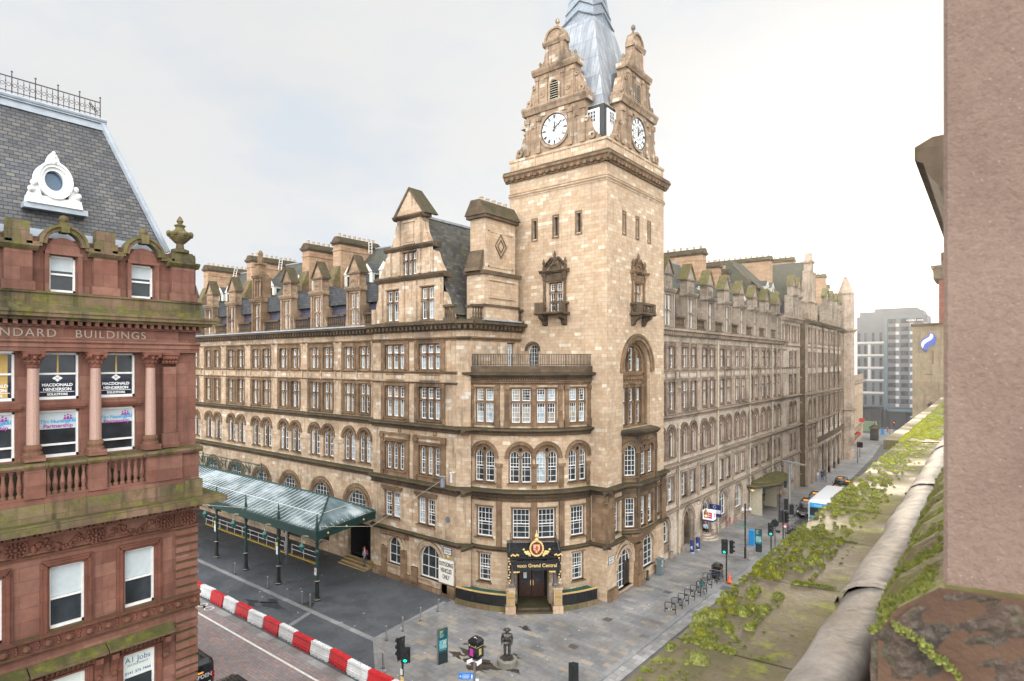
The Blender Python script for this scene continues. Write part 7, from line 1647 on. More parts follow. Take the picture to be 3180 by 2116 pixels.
# street cabinet by the hotel, station bollards, cube sign
z=gz(49); b=MB(); b.box(-22.75,-22.3,48.7,49.3,z,z+1.3); b.box(-22.8,-22.25,48.65,49.35,z+1.3,z+1.36); o=tag(b.build('utility_cabinet',plain('grey_green',(.12,.15,.15),.5,var=.3)),'grey street cabinet with graffiti against the tower base','cabinet')
b=MB()
for k in range(9): yy=48.75+.5*rnd.random(); zz=z+.5+.7*rnd.random(); b.box(-22.3,-22.293,yy,yy+.03+.1*rnd.random(),zz,zz+.03+.1*rnd.random())
b.build('graffiti',LG,o)
NV=plain('station_navy',(.012,.03,.13),.4)
def sbol():
    t=thing('station_bollard','x','bollard',group='navy bollards at the archway'); b=MB(); b.lathe(0,0,[(.2,0),(.2,1.18),(.18,1.22)],14); b.build('post',NV,t); b=MB(); b.lathe(0,0,[(.204,.0),(.204,.06)],14); b.box(.02,.1,-.22,-.19,.35,.7) ; b.box(-.08,.0,-.22,-.19,.45,.6); b.build('logo_band',LG,t); return t
sb=sbol(); put(sb,-22.87,57.05,None,0,'fat navy bollard nearer the tower at the station archway'); put(copy_tree(sb),-22.84,58.5,None,0,'fat navy bollard farther from the tower at the station archway')
t=thing('cube_sign','white cube sign with red rail arrows projecting over the archway','sign',(-22.8,62.0,2.)); b=MB(); b.box(-23.55,-22.45,61.6,62.4,2.05,3.0); b.build('sign_box',plain('white_sign',(.8,.8,.8),.3,emit=(1,1,1),es=.12),t)
RR=plain('rail_red',(.55,.02,.03),.4); b=MB(lambda s,o,z:(s,61.6-o,z))
def rail(b,c,z,k):
    b.box(c-.34*k,c+.34*k,.0,.012,z+.07,z+.13); b.box(c-.34*k,c+.34*k,.0,.012,z-.13,z-.07)
    b.prism([(c-.12*k,z+.07),(c-.02*k,z+.07),(c+.2*k,z-.07),(c+.1*k,z-.07)],0,.012); b.prism([(c+.04*k,z+.26),(c+.16*k,z+.26),(c-.02*k,z+.13),(c-.14*k,z+.13)],0,.012); b.prism([(c-.04*k,z-.26),(c-.16*k,z-.26),(c+.02*k,z-.13),(c+.14*k,z-.13)],0,.012)
b.box(-23.42,-22.58,.0,.006,2.24,2.86); b.build('red_panel',RR,t)
b=MB(lambda s,o,z:(s,61.59-o,z)); rail(b,-23.,2.55,1.); b.build('rail_arrows',LG,t)
b=MB(lambda s,o,z:(-22.45+o,62.+s,z)); rail(b,0.,2.55,.9); b.build('rail_arrows',RR,t)
b=MB(); b.box(-23.57,-22.43,61.58,62.42,1.9,2.05); b.build('sign_base',NV,t)
t=thing('hanging_sign','navy and white projecting sign behind the white cube sign','sign',(-23,64.4,2.)); b=MB(); b.box(-23.85,-22.6,64.35,64.45,1.8,3.1); b.build('sign_board',NV,t); b=MB(); b.box(-23.8,-22.65,64.34,64.35,2.15,2.55); b.ring(0,0,0,0,0,0) if False else None; b.build('white_band',LG,t)
b=MB(lambda s,o,z:(s,64.34-o,z)); b.ring(-23.3,2.85,.13,.17,0,.01,0,2*PI,14); b.build('roundel',LG,t)
t=thing('bracket_lamp','copper lantern hanging from a curly black bracket over the archway','lamp',(-23,60.3,3)); b=MB(); b.tube([(-23.9,60.2,4.0),(-23.5,60.2,4.35),(-23.,60.2,4.2),(-22.7,60.2,3.5)],.03,6); b.ring(0,0,0,0,0,0) if False else None
b2=MB(lambda s,o,z:(s,60.2-o,z)); b2.ring(-23.45,4.05,.17,.2,-.015,.015,0,2*PI,12); b.build('bracket',BI,t); b2.build('scroll',BI,t)
b=MB(); b.lathe(-22.7,60.2,[(.03,3.5),(.1,3.4),(.22,3.05),(.2,2.95)],10); b.build('lamp_shade',plain('copper',(.3,.14,.06),.4,metal=.6),t); b=MB(); b.ball((-22.7,60.2,2.86),.13,8,6); b.build('bulb',plain('lamp_glow',(.8,.6,.3),.4,emit=(1,.7,.35),es=1.),t)
b=MB(MH); b.box(70.6,71.2,-.02,.04,-.5,.3); tag(b.build('red_hatch',plain('hatch_red',(.35,.03,.03),.5)),'small red box low on the facade under a tall arched window','box')
b=MB(); b.lathe(-22.75,47.0,[(.16,0),(.16,.12),(.1,.18),(.1,.7),(.14,.75),(.05,.85)],9); tag(b.build('standpipe',BK),'short rusty post at the foot of the tower between cabinet and grille','post')
# wall signs on the hotel
t=thing('direction_board','white board on the hotel corner reading OUTGOING VEHICLES ONLY','sign',(-33.3,33.6,1.2)); b=MB(MP); b.box(-34.15,-32.55,.2,.26,1.15,3.0); bd=b.build('board',plain('board_cream',(.7,.66,.58),.5,var=.06),t)
b=MB(MP); b.box(-34.18,-32.52,.19,.255,1.1,1.15); b.box(-34.18,-32.52,.19,.255,3.,3.05); b.box(-34.2,-34.15,.19,.255,1.1,3.05); b.box(-32.55,-32.5,.19,.255,1.1,3.05); b.build('board_frame',CREAM,t)
BLK=plain('letter_black',(.012,.012,.012),.5)
for i,s_ in enumerate(('OUTGOING','VEHICLES','ONLY')): text(s_,.46,'lettering',BLK,bd,(-33.35,33.535,2.62-.5*i),(RX,0,0),ext=.003,sx=.62,bold=.012)
for M,c,z,ls,lab,rot,off in ((MP,-33.4,3.62,('GORDON','STREET'),'white street name plate above the outgoing vehicles board',(RX,0,0),(0,-.06)),(MR,41.3,3.1,('HOPE','STREET'),'white street name plate on the tower corner above the planter',(RX,0,RX),(.06,0))):
    b=MB(M); b.box(c-.4,c+.4,.02,.045,z-.26,z+.26); o=tag(b.build('street_plate',LG),lab,'sign'); b=MB(M); 
    for a0,a1,c0,c1 in ((c-.42,c+.42,z+.26,z+.29),(c-.42,c+.42,z-.29,z-.26),(c-.42,c-.4,z-.26,z+.26),(c+.4,c+.42,z-.26,z+.26)): b.box(a0,a1,.02,.05,c0,c1)
    b.build('plate_border',BLK,o)
    for i,s_ in enumerate(ls): text(s_,.2,'lettering',BLK,o,M(c,.047,z+.11-.22*i),rot,ext=.002,bold=.003)
b=MB(MP); b.lathe(-33.5,.02,[(.0,0)],3) if False else b.ring(-33.4,6.1,0,.24,0,.06,0,2*PI,16); tag(b.build('wall_plaque',plain('plaque',(.12,.14,.17),.4)),'round grey plaque on the hotel corner between the windows','plaque')
b=MB(MP); b.box(-33.5,-33.2,.0,.1,2.95+.3,3.45) if False else b.box(-33.45,-33.2,.0,.06,3.08,3.3); tag(b.build('warning_sign',plain('warn_yellow',(.6,.5,.1),.5)),'tiny yellow and white notice between the street plate and the big board','sign')
t=thing('wall_light','white and grey floodlight bracket with a box on the hotel corner','light',(-33.2,33.4,9.4)); b=MB(); b.tube([(-34.3,33.4,9.5),(-33.6,33.2,9.55),(-33.0,33.2,9.6)],.05,5); b.box(-33.5,-33.25,33.1,33.3,8.75,9.4); b.build('bracket',plain('grey_blue',(.2,.23,.27),.5),t); b=MB(); b.box(-32.65,-32.5,33.2,33.7,9.9,9.98); b.box(-32.6,-32.5,33.25,33.35,9.2,9.95); b.build('floodlight',LG,t)

b=MB()
for x,y,r in ((-21.5,38.,.3),(-20.3,45.5,.28),(-28.,27.6,.3),(-21.2,33.,.3),(-19.6,55.,.3)):
    b.slab([(x-r,y-r),(x+r,y-r),(x+r,y+r),(x-r,y+r)],.0,.005+gz(y)) if y<50 else None
tag(b.build('manhole_covers',plain('cover_iron',(.07,.065,.06),.5,var=.3)),kind='structure')
# ================================================================ STATION CANOPY
cv_=thing('glass_canopy','green iron canopy with a glazed hipped roof in front of the station wall','canopy',(-50,30,0))
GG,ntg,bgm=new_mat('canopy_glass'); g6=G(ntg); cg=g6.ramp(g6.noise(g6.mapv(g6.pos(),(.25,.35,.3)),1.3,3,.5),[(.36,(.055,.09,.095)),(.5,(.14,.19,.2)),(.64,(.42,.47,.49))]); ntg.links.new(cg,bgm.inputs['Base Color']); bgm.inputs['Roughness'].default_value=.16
YF,YR,YB,ZE,ZR,XE,XRg=26.75,31.0,33.9,5.35,6.75,-40.6,-45.2
X0_=-84.
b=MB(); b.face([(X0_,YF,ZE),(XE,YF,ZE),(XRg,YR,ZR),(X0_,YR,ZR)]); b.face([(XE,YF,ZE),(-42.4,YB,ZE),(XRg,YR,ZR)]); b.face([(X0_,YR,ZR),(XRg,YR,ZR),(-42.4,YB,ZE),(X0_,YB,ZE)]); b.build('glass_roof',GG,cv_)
b=MB(); n=int((XE-X0_)/.62); 
for i in range(n):
    x=XE-.3-i*.62; t=1. if x<XRg else (XE-x)/(XE-XRg)
    b.tube([(x,YF,ZE+.03),(x,YF+(YR-YF)*t,ZE+(ZR-ZE)*t+.03)],.022,4)
for t in (.45,): b.tube([(X0_,YF+(YR-YF)*t,ZE+(ZR-ZE)*t+.03),(XE+(XRg-XE)*t,YF+(YR-YF)*t,ZE+(ZR-ZE)*t+.03)],.03,4)
for i in range(1,11):
    s_=i/11; x=XE+(-42.4-XE)*s_; y=YF+(YB-YF)*s_; k=(y-YF)/(YR-YF) if y<YR else (YB-y)/(YB-YR); L_=.97*k
    tx,ty=x+(XRg-x)*L_,y+(YR-y)*0
    b.tube([(x,y,ZE+.03),(x+(XRg-XE)*k*.97,y,ZE+(ZR-ZE)*k*.97+.03)],.022,4)
b.tube([(XE+(XRg-XE)*.5,YF+(YR-YF)*.5,(ZE+ZR)/2+.03),(-42.4+(XRg+42.4)*.5,YB+(YR-YB)*.5,(ZE+ZR)/2+.03)],.025,4)
b.build('glazing_bars',plain('bar_white',(.55,.57,.57),.4),cv_)
b=MB(); b.tube([(X0_,YR,ZR+.06),(XRg,YR,ZR+.06)],.09,5); b.tube([(XRg,YR,ZR+.06),(XE,YF,ZE+.06)],.07,5); b.tube([(XRg,YR,ZR+.06),(-42.4,YB,ZE+.06)],.06,5)
b.box(X0_,XE+.1,YF-.12,YF+.05,ZE-.12,ZE+.06); b.box(X0_,XE+.05,YF-.05,YF+.03,ZE-.5,ZE-.12); b.box(X0_,XE+.08,YF-.1,YF+.03,ZE-.58,ZE-.5)
Me,Le=facet((XE,YF),(-42.4,YB)); be=MB(Me); be.box(0,Le,-.05,.12,ZE-.12,ZE+.06); be.box(0,Le,-.03,.05,ZE-.5,ZE-.12); be.box(0,Le,-.03,.1,ZE-.58,ZE-.5); be.build('valance',GI,cv_)
b.build('eaves_beam',GI,cv_)
bg_=MB(Me); 
for i in range(3): bg_.ball((1.2+i*2.2,.08,ZE-.3),.09,6,4)
bg_.build('gilt_boss',GO,cv_)
b=MB(); n=int((XE+.1-X0_)/.16)
for i in range(n):
    x=XE-i*.16; b.box(x-.012,x+.012,YF-.1,YF-.08,ZE+.06,ZE+(.34 if i%2 else .26)); 
    if i%2: b.ball((x,YF-.09,ZE+.36),.025,4,3)
b.box(X0_,XE,YF-.1,YF-.08,ZE+.2,ZE+.22); b.build('roof_cresting',GI,cv_)
b=MB(Me); n=int(Le/.16)
for i in range(n):
    x=i*.16; b.box(x-.012,x+.012,.06,.08,ZE+.06,ZE+(.36 if i%2 else .26)); 
    if i%2: b.ball((x,.07,ZE+.38),.025,4,3)
b.box(0,Le,.06,.08,ZE+.2,ZE+.22); b.build('roof_cresting',GI,cv_)
px=[-40.86,-46.39,-51.79,-57.28,-62.8,-68.3,-73.8]
for i,x in enumerate(px):
    b=MB(); b.lathe(x,26.98,[(.12,1.6),(.11,3.0),(.1,3.9),(.1,5.0),(.12,5.4),(.14,5.6),(.1,6.0),(.05,6.2),(.08,6.3),(.02,6.75)],12); b.lathe(x,26.98,[(.12,3.55),(.2,3.65),(.2,3.8),(.12,3.95)],12)
    c_=b.build('canopy_post',GI,cv_); b=MB(); b.lathe(x,26.98,[(.24,0),(.24,.22),(.16,.26),(.15,1.4),(.2,1.5),(.2,1.62),(.13,1.66)],14); b.build('post_base',BI,c_)
    b=MB(); b.lathe(x,26.98,[(.245,.1),(.245,.14)],14); b.lathe(x,26.98,[(.205,1.52),(.205,1.58)],14); b.build('gilt_ring',CREAM,c_)
    b=MB()
    for sg in (-1,1): b.tube([(x+sg*.05,26.98,4.1),(x+sg*.25,26.98,4.45),(x+sg*.65,26.98,4.75),(x+sg*1.2,26.98,4.82)],.04,5)
    bm=MB(lambda s,o,z:(s,26.98-o,z))
    for sg in (-1,1):
        for (dx,z_,r_) in ((.3,4.65,.14),(.62,4.68,.08),(.18,4.42,.08)): bm.ring(x+sg*dx,z_,r_-.025,r_,-.02,.02,0,2*PI,10)
    b.build('bracket',GI,c_); bm.build('scrollwork',GI,c_)
    b=MB(); lx=x-1.5; b.tube([(x-.1,26.9,4.5),(x-.8,26.7,4.9),(x-1.3,26.6,4.85),(x-1.5,26.6,4.5),(x-1.5,26.6,4.25)],.035,5)
    br_=b.build('lamp_arm',CREAM,c_); b=MB(); b.lathe(lx,26.6,[(.03,4.3),(.22,4.05),(.24,4.),(.1,3.6),(.05,3.55)],8); b.build('lantern',plain('lantern_teal',(.02,.1,.085),.35) if i==0 else bpy.data.materials['lantern_teal'],c_)
    if i in(0,1,3):
        b=MB(); b.box(x-.13,x+.13,26.82,26.84,2.0 if i==0 else 2.5,2.55 if i==0 else 3.2); b.build('post_sign',LG,c_)
        b=MB(); (b.ring(x,0,0,0,0,0) if False else None)
        if i: b.box(x-.1,x+.1,26.815,26.835,3.25,3.5); b.build('yellow_sign',plain('sign_yellow%d'%i,(.6,.5,.05),.5),c_)
        else:
            bb=MB(lambda s,o,z:(s,26.82-o,z)); bb.ring(x,2.38,.07,.11,0,.01,0,2*PI,12); bb.build('ban_ring',RR,c_)
b=MB(); b.box(-76,-56.4,30.95,31.03,6.9,6.98); b.box(-76,-56.4,30.95,31.03,8.2,8.28); b.tube([(-56.4,31,6.8),(-56.4,31,8.5)],.06,5); b.tube([(-69.,31,6.8),(-69.,31,8.5)],.06,5)
for i in range(48): b.box(-56.5-i*.4,-56.48-i*.4,30.97,31.,6.98,8.2) if i%6==0 else None
for i in range(6): b.tube([(-57-i*3.2,31,7),(-58.5-i*3.2,31,8.2)],.03,4); b.tube([(-58.5-i*3.2,31,7),(-57-i*3.2,31,8.2)],.03,4)
b.ring(0,0,0,0,0,0) if False else None
sgn=b.build('name_frame',GI,cv_); text('CENTRAL STATION',1.15,'lettering',GI,sgn,(-65.3,30.98,7.58),(RX,0,0),ext=.03,sx=1.35)
# guard rail under the canopy
t=thing('guard_rail','white double guard rail with a yellow kerb under the glass canopy','railing',(-58,31.8,0)); b=MB()
for x0,x1 in ((-70,-53.6),(-52.3,-48.3)):
    b.tube([(x0,31.8,1.05),(x1,31.8,1.05)],.035,5); b.tube([(x0,31.8,.62),(x1,31.8,.62)],.035,5); n=int((x1-x0)/1.6)
    for i in range(n+1): b.tube([(x0+(x1-x0)*i/n,31.8,0),(x0+(x1-x0)*i/n,31.8,1.05)],.03,5)
b.build('rails',LG,t); b=MB(); b.box(-70,-48.3,31.68,31.9,0,.1); b.build('yellow_kerb',plain('kerb_yellow',(.4,.27,.04),.7),t)
b=MB(); b.lathe(-52.9,31.6,[(.14,0),(.14,4.6)],8); tag(b.build('steel_column',ST),'plain grey column under the canopy between the two guard rails','column')
b=MB(); b.tube([(-59.9,25.2,3.6),(-58.2,24.9,4.3)],.02,4); b.loft([[(-61.5,24.2,3.6),(-61.5,25.0,3.6),(-61.5,25.,3.68),(-61.5,24.2,3.68)],[(-58.0,24.4,3.75),(-58.0,24.9,3.75),(-58.,24.9,3.8),(-58.,24.4,3.8)]]); b.lathe(-58.6,24.6,[(.04,0),(.04,3.7)],6); tag(b.build('shelter_roof',LG),'small pale tilted shelter roof beside the red building corner','shelter')
b=MB()
b.tube([(-70,22,6.5),(-58,22.8,5.9),(-46,26.9,6.2)],.016,4); b.tube([(-41,27,5.7),(-38,30,5.6),(-33.5,33.6,9.4)],.014,4); tag(b.build('overhead_wire',CREAM),'thin pale wires slung between the canopy and the hotel','wire')
# ================================================================ HOTEL ENTRANCE
en=thing('entrance_porch','black and gold hotel entrance canopy with a crest over the corner door','porch',(-27,36,0))
AN=5.75/8.0; Mn=lambda s,o,z:(CCX+(8.0+o)*sin(AN)+s*cos(AN),CCY-(8.0+o)*cos(AN)+s*sin(AN),z)
b=MB(Mn); b.face([(-1.3,-1.2,0),(1.3,-1.2,0),(1.3,-1.2,3.8),(-1.3,-1.2,3.8)]); b.face([(-1.2,-1.2,0.2),(-1.2,.1,.2),(-1.2,.1,3.8),(-1.2,-1.2,3.8)]); b.build('recess',DK,en)
b=MB(Mn); b.face([(1.2,-1.2,0.2),(1.2,.1,.2),(1.2,.1,3.8),(1.2,-1.2,3.8)]); b.build('side_panel',plain('oak',(.2,.1,.045),.5,var=.3),en)
DW=plain('dark_wood',(.045,.018,.012),.35,var=.3)
for sg in (-1,1):
    b=MB(Mn); b.box(sg*.5-.47,sg*.5+.47,-1.15,-1.08,.3,2.9); 
    d=b.build('door',DW,en); b=MB(Mn); b.box(sg*.5-.3,sg*.5+.3,-1.08,-1.05,1.4,2.6); b.build('door_glass',GL,d); b=MB(Mn); b.box(sg*.1-.03,sg*.1+.03,-1.08,-.98,1.2,1.6); b.build('handle',GO,d)
b=MB(Mn); b.box(-.65,-.4,-1.04,-1.02,1.75,2.2); b.build('notice',LG,en)
b=MB(Mn); b.box(-1.35,1.35,-1.2,1.5,0,.12); b.box(-1.2,1.2,-1.2,1.0,.12,.26); b.build('step',BK,en)
b=MB(Mn)
for sg in (-1,1): b.box(sg*1.75-.38,sg*1.75+.38,.8,1.5,0,.55); b.box(sg*1.75-.3,sg*1.75+.3,.85,1.42,.55,1.75); b.box(sg*1.75-.36,sg*1.75+.36,.8,1.48,1.75,1.9)
b.build('pier',T_,en)
b=MB(Mn)
for sg in (-1,1): b.box(sg*1.75-.24,sg*1.75+.24,1.42,1.45,.62,1.6)
o=b.build('brass_plate',plain('brass',(.45,.3,.13),.4,metal=.4),en)
for sg in (-1,1): text('VOCO',.15,'lettering',BI,o,Mn(sg*1.75,1.453,1.2),(RX,0,AN),ext=.002)
b=MB(Mn)
for sg in (-1,1): b.lathe(sg*1.62,.95,[(.26,1.9),(.26,2.),(.2,2.1),(.19,3.3),(.25,3.45),(.25,3.55)],12)
b.build('column',plain('granite_shaft',(.12,.11,.1),.35,var=.25,sc=30.),en)
b=MB(Mn); b.box(-1.95,1.95,-.2,1.55,4.42,4.6); b.box(-1.85,1.85,.0,1.35,3.95,4.45); b.box(-2.0,2.0,-.2,.5,4.6,4.95); b.box(-1.95,1.95,-.2,1.5,4.4,4.44); 
for z,o1 in ((4.2,1.5),(4.6,1.35)): b.box(-1.98,1.98,-.2,o1,z,z+.07)
for sg in (-1,1): b.box(sg*1.85-.1,sg*1.85+.1,0,1.5,2.6,4.4); b.tube([(sg*1.7,.1,5.6),(sg*1.85,1.45,4.6)],.03,5); b.prof(sg*1.85-.08,sg*1.85+.08,[(0,2.0),(.3,2.3),(.5,3.0),(1.45,3.6),(1.45,3.9),(0,3.9)])
b.build('canopy',BP,en)
b=MB(Mn); b.box(-1.6,1.9,1.5,1.56,3.25,3.95); fa=b.build('fascia',BP,en)
text('voco Grand Central',.36,'lettering',GO,fa,Mn(.18,1.565,3.58),(RX,0,AN),ext=.008,bold=.006)
b=MB(Mn); c,zz=.15,4.85
b.ring(c,zz,.42,.52,1.5,1.62,0,2*PI,20,1.15)
for k in range(20): a=2*PI*k/20; b.ball((c+.49*cos(a),1.6,zz+.56*sin(a)),.06,5,4)
b.lathe(c,1.55,[(.12,5.4),(.16,5.5),(.06,5.6),(.14,5.75),(.05,5.95),(.02,6.2)],8)
for sg in (-1,1):
    for k in range(5): t=k/5; b.ball((c+sg*(.55+.5*t),1.58,4.45+.28*t+.1*sin(k*2)),.12-.04*t,6,4); b.ball((c+sg*(.5+.4*t),1.58,4.35+.06*k),.1,6,4)
    for k in range(6): b.ball((c+sg*(1.35+.1*k),1.55,4.35+.05*sin(k*2)),.07,5,4)
    for k in range(10): b.ball((sg*1.85+.06*sin(k*2),1.5,2.3+.2*k),.07,5,4)
    for k in range(4): b.ball((sg*(1.5-.12*k),1.5,3.1+.03*sin(k*3)),.07,5,4)
b.build('gilt_scrollwork',GO,en)
b=MB(Mn); b.ring(c,zz,0,.42,1.5,1.56,0,2*PI,20,1.15); b.build('crest_ground',plain('crest_maroon',(.12,.02,.02),.5),en)
b=MB(Mn); b.prism([(c-.24,zz+.28),(c+.24,zz+.28),(c+.24,zz-.1),(c,zz-.36),(c-.24,zz-.1)],1.56,1.6); b.build('crest_shield',plain('crest_peach',(.6,.38,.2),.5),en)
b=MB(Mn)
for P in ([(-.05,.18),(.06,.2),(.1,.1),(.02,.05),(-.06,.08)],[(-.06,.08),(.05,.06),(.08,-.12),(-.04,-.1)],[(.05,.02),(.17,.08),(.16,.02),(.05,-.03)],[(-.05,-.08),(-.15,-.2),(-.09,-.22),(.0,-.1)],[(.04,-.1),(.13,-.22),(.07,-.24),(.0,-.12)],[(-.05,.05),(-.17,.02),(-.15,-.04),(-.04,0)]): b.prism([(c+x,zz+y) for x,y in P],1.6,1.615)
b.build('crest_lion',RR,en)
# planters
PLG=plain('planter_green',(.02,.075,.055),.8,var=.4,sc=10.)
for (a0,a1,lab) in ((.25,4.25,'curved black planter railing with gold trim left of the hotel door'),(7.3,10.3,'curved black planter railing with gold trim right of the hotel door')):
    t=thing('planter',lab,'planter',MC((a0+a1)/2,1.3,0)); b=MB(MC,.3); b.box(a0,a1,.0,1.35,0,.4); b.build('kerb_wall',RM,t)
    b=MB(MC,.3); b.box(a0,a1,1.18,1.22,.4,1.2); b.box(a0,a1,1.14,1.26,.4,.46)
    n=int((a1-a0)/.12)
    for i in range(n): b.box(a0+i*.12,a0+i*.12+.03,1.22,1.25,.45,1.2)
    b.build('railing',BP,t); b=MB(MC,.3); b.box(a0,a1,1.17,1.27,1.2,1.225); b.box(a0,a1,1.17,1.27,1.27,1.29)
    for i in range(int((a1-a0)/.8)): b.ring(a0+.4+i*.8,1.245,.03,.05,1.17,1.27,0,2*PI,8)
    b.build('gold_rail',GO,t)
    b=MB(MC,.3); b.box(a0,a1,.05,1.16,.4,1.05); b.build('soil_cover',PLG,t)
    b=MB(MC)
    for k in range(700):
        q=rnd.choice((.3,.55,.8)); s_=a0+(a1-a0)*q+rnd.gauss(0,.16) if k%2 else rnd.uniform(a0+.05,a1-.05); o_=rnd.uniform(.15,1.1); z=1.04+abs(rnd.gauss(0,.12 if k%2 else .05)); d=.05
        b.face([(s_,o_,z),(s_+rnd.uniform(-d,d),o_+rnd.uniform(-d,d),z+rnd.uniform(0,d)),(s_+rnd.uniform(-d,d),o_+rnd.uniform(-d,d),z+rnd.uniform(-d,d))])
    b.build('foliage',plain('shrub_green',(.03,.085,.03),.7,var=.5,sc=12.) if 'shrub_green' not in bpy.data.materials else bpy.data.materials['shrub_green'],t)
# ================================================================ VEHICLES
CG=plain('car_glass',(.015,.018,.02),.04); TY=plain('tyre',(.015,.015,.015),.8); TLR=plain('tail_red',(.4,.01,.01),.3); HLW=plain('headlamp',(.6,.6,.6),.2); BRB=plain('cab_blue',(.1,.3,.5),.3,coat=.4); ORG=plain('orange_sign',(.8,.3,.04),.4,emit=(1,.35,.05),es=.6)
def wheels(t,xs,hw,r=.33):
    for y in xs:
        for sg in (-1,1):
            b=MB(lambda s,o,z:(sg*hw+o*sg,s,z)); b.loft([[(y+q*cos(2*PI*j/16),o_,r+q*sin(2*PI*j/16)) for j in range(16)] for q,o_ in ((r*.9,-.2),(r,-.17),(r,-.03),(r*.85,.01))]); w=b.build('wheel',TY,t)
            b=MB(lambda s,o,z:(sg*hw+o*sg,s,z)); b.ring(y,r,.04,r*.6,0,.02,0,2*PI,12); b.build('rim',ST,w)
def loop_(y,hw,z0,z1,rd=.12,n=3):
    P=[]
    for cx_,cz_,a in ((hw-rd,z0+rd,-90),(hw-rd,z1-rd,0),(-(hw-rd),z1-rd,90),(-(hw-rd),z0+rd,180)):
        for k in range(n+1): t=rad(a+90*k/n); P.append((cx_+rd*cos(t),y,cz_+rd*sin(t)))
    return P
def taxi(label,blue=False):
    t=thing('taxi',label,'taxi'); b=MB()          # nose towards -y
    b.loft([loop_(-2.25,.72,.32,.62,.1),loop_(-2.18,.82,.26,.78,.12),loop_(-1.9,.86,.22,.9,.14),loop_(-1.1,.88,.22,1.02,.12),loop_(1.9,.88,.22,1.04,.12),loop_(2.2,.85,.26,1.02,.14),loop_(2.28,.78,.32,.9,.14)]); b.build('body',BP,t)
    b=MB(); b.loft([loop_(-1.05,.78,.98,1.04,.02),loop_(-.45,.72,.98,1.74,.12),loop_(-.2,.7,.98,1.8,.14),loop_(1.5,.7,.98,1.82,.14),loop_(1.95,.7,.98,1.7,.14),loop_(2.15,.76,.98,1.06,.03)]); b.build('cabin',BP,t)
    b=MB(); b.face([(-.66,-1.07,1.06),(.66,-1.07,1.06),(.6,-.5,1.66),(-.6,-.5,1.66)]); b.build('windscreen',CG,t); b=MB(); b.face([(-.6,2.17,1.1),(.6,2.17,1.1),(.56,2.,1.6),(-.56,2.,1.6)]); b.build('rear_window',CG,t)
    for sg in (-1,1):
        b=MB(); b.face([(sg*.785,-.7,1.08),(sg*.77,.55,1.08),(sg*.715,.55,1.66),(sg*.735,-.35,1.62)]); b.face([(sg*.77,.65,1.08),(sg*.77,1.9,1.1),(sg*.715,1.65,1.64),(sg*.715,.65,1.66)]); b.build('side_window',CG,t)
        b=MB(); b.ball((sg*.62,-2.2,.72),.13,8,5); b.build('headlight',HLW,t); b=MB(); b.box(sg*.74-.08,sg*.74+.08,2.2,2.27,.65,.95); b.build('tail_light',TLR,t)
        b=MB(); b.box(sg*.98-.08,sg*.98+.08,-.95,-.85,1.05,1.2); b.build('mirror',BP,t)
    b=MB(); b.box(-.25,.25,-2.3,-2.27,.4,.5); b.build('number_plate',LG,t); b=MB(); b.box(-.45,.45,-2.27,-2.2,.56,.72); b.build('grille',ST,t)
    b=MB(); b.box(-.3,.3,-.4,-.25,1.8,1.93); b.build('roof_sign',ORG,t); wheels(t,(-1.4,1.4),.86)
    b=MB(); 
    for x in (-.4,-.2,0,.2,.4): b.box(x-.01,x+.01,-.1,1.6,1.815,1.83)
    b.build('roof_ribs',BI,t)
    if blue:
        b=MB(); b.box(.87,.9,-.9,1.4,.4,1.0); b.box(-.9,-.87,-.9,1.4,.4,1.); b.face([(.5,-1.9,1.0),(.82,-1.9,.95),(.84,-1.15,1.05),(.3,-1.15,1.06)]); b.build('blue_livery',BRB,t)
    return t
tx=taxi('x',True); ty=taxi('x',False)
put(tx,-18.3,83.2,None,rad(2),'black taxi with a blue door panel parked beside the bus'); put(ty,-18.5,89.2,None,rad(2),'plain black taxi parked directly behind the blue panelled one')
put(copy_tree(tx),-17.3,97.,None,rad(-3),'black and blue taxi waiting behind the bus'); put(copy_tree(tx),-16.9,103.2,None,rad(-4),'black and pale blue taxi beside the standing man'); put(copy_tree(ty),-18.4,106.,None,rad(0),'black taxi farthest up the rank by the kerb')
for o in S.objects:
    if o.name.startswith('taxi') and o.parent is None: o['group']='taxis at the rank'
tg=copy_tree(ty); put(tg,-30.0,15.35,-.02,rad(90),'black taxi roof at the bottom edge beside the dark van'); 
# van
vn=thing('van','black van with lettered rear doors beside the red building corner','van'); b=MB()
b.loft([loop_(-2.4,.8,.3,.9,.12),loop_(-2.2,.92,.25,1.1,.15),loop_(-1.4,.95,.25,1.25,.15),loop_(-.9,.93,.25,1.85,.2),loop_(-.4,.93,.25,1.95,.22),loop_(2.2,.93,.25,1.93,.22),loop_(2.4,.9,.28,1.85,.24),loop_(2.45,.8,.4,1.7,.24)]); b.build('body',BP,vn)
b=MB(); b.face([(-.7,2.47,1.25),(.7,2.47,1.25),(.62,2.45,1.72),(-.62,2.45,1.72)]); b.build('rear_window',CG,vn)
for sg in (-1,1): b=MB(); b.box(sg*.84-.07,sg*.84+.07,2.3,2.47,.8,1.2); b.build('tail_light',TLR,vn)
b=MB(); b.box(-.55,-.1,2.455,2.475,.42,.56); b.build('number_plate',plain('plate_yellow',(.7,.5,.02),.4),vn)
wheels(vn,(-1.5,1.5),.9)
b=MB()
for x in (-.5,-.17,.17,.5): b.box(x-.015,x+.015,-.3,2.1,1.945,1.96)
b.build('roof_ribs',BI,vn)
text('HAMPDEN',.3,'lettering',LG,vn,(-.05,2.48,1.08),(RX,0,rad(180)),ext=.004,bold=.01); bq=MB(); bq.box(-.3,.12,2.465,2.475,1.27,1.36); bq.build('orange_band',ORG,vn); text('0141 000 0000',.1,'lettering',BRB,vn,(-.1,2.48,.86),(RX,0,rad(180)),ext=.004) if False else None
b=MB(); 
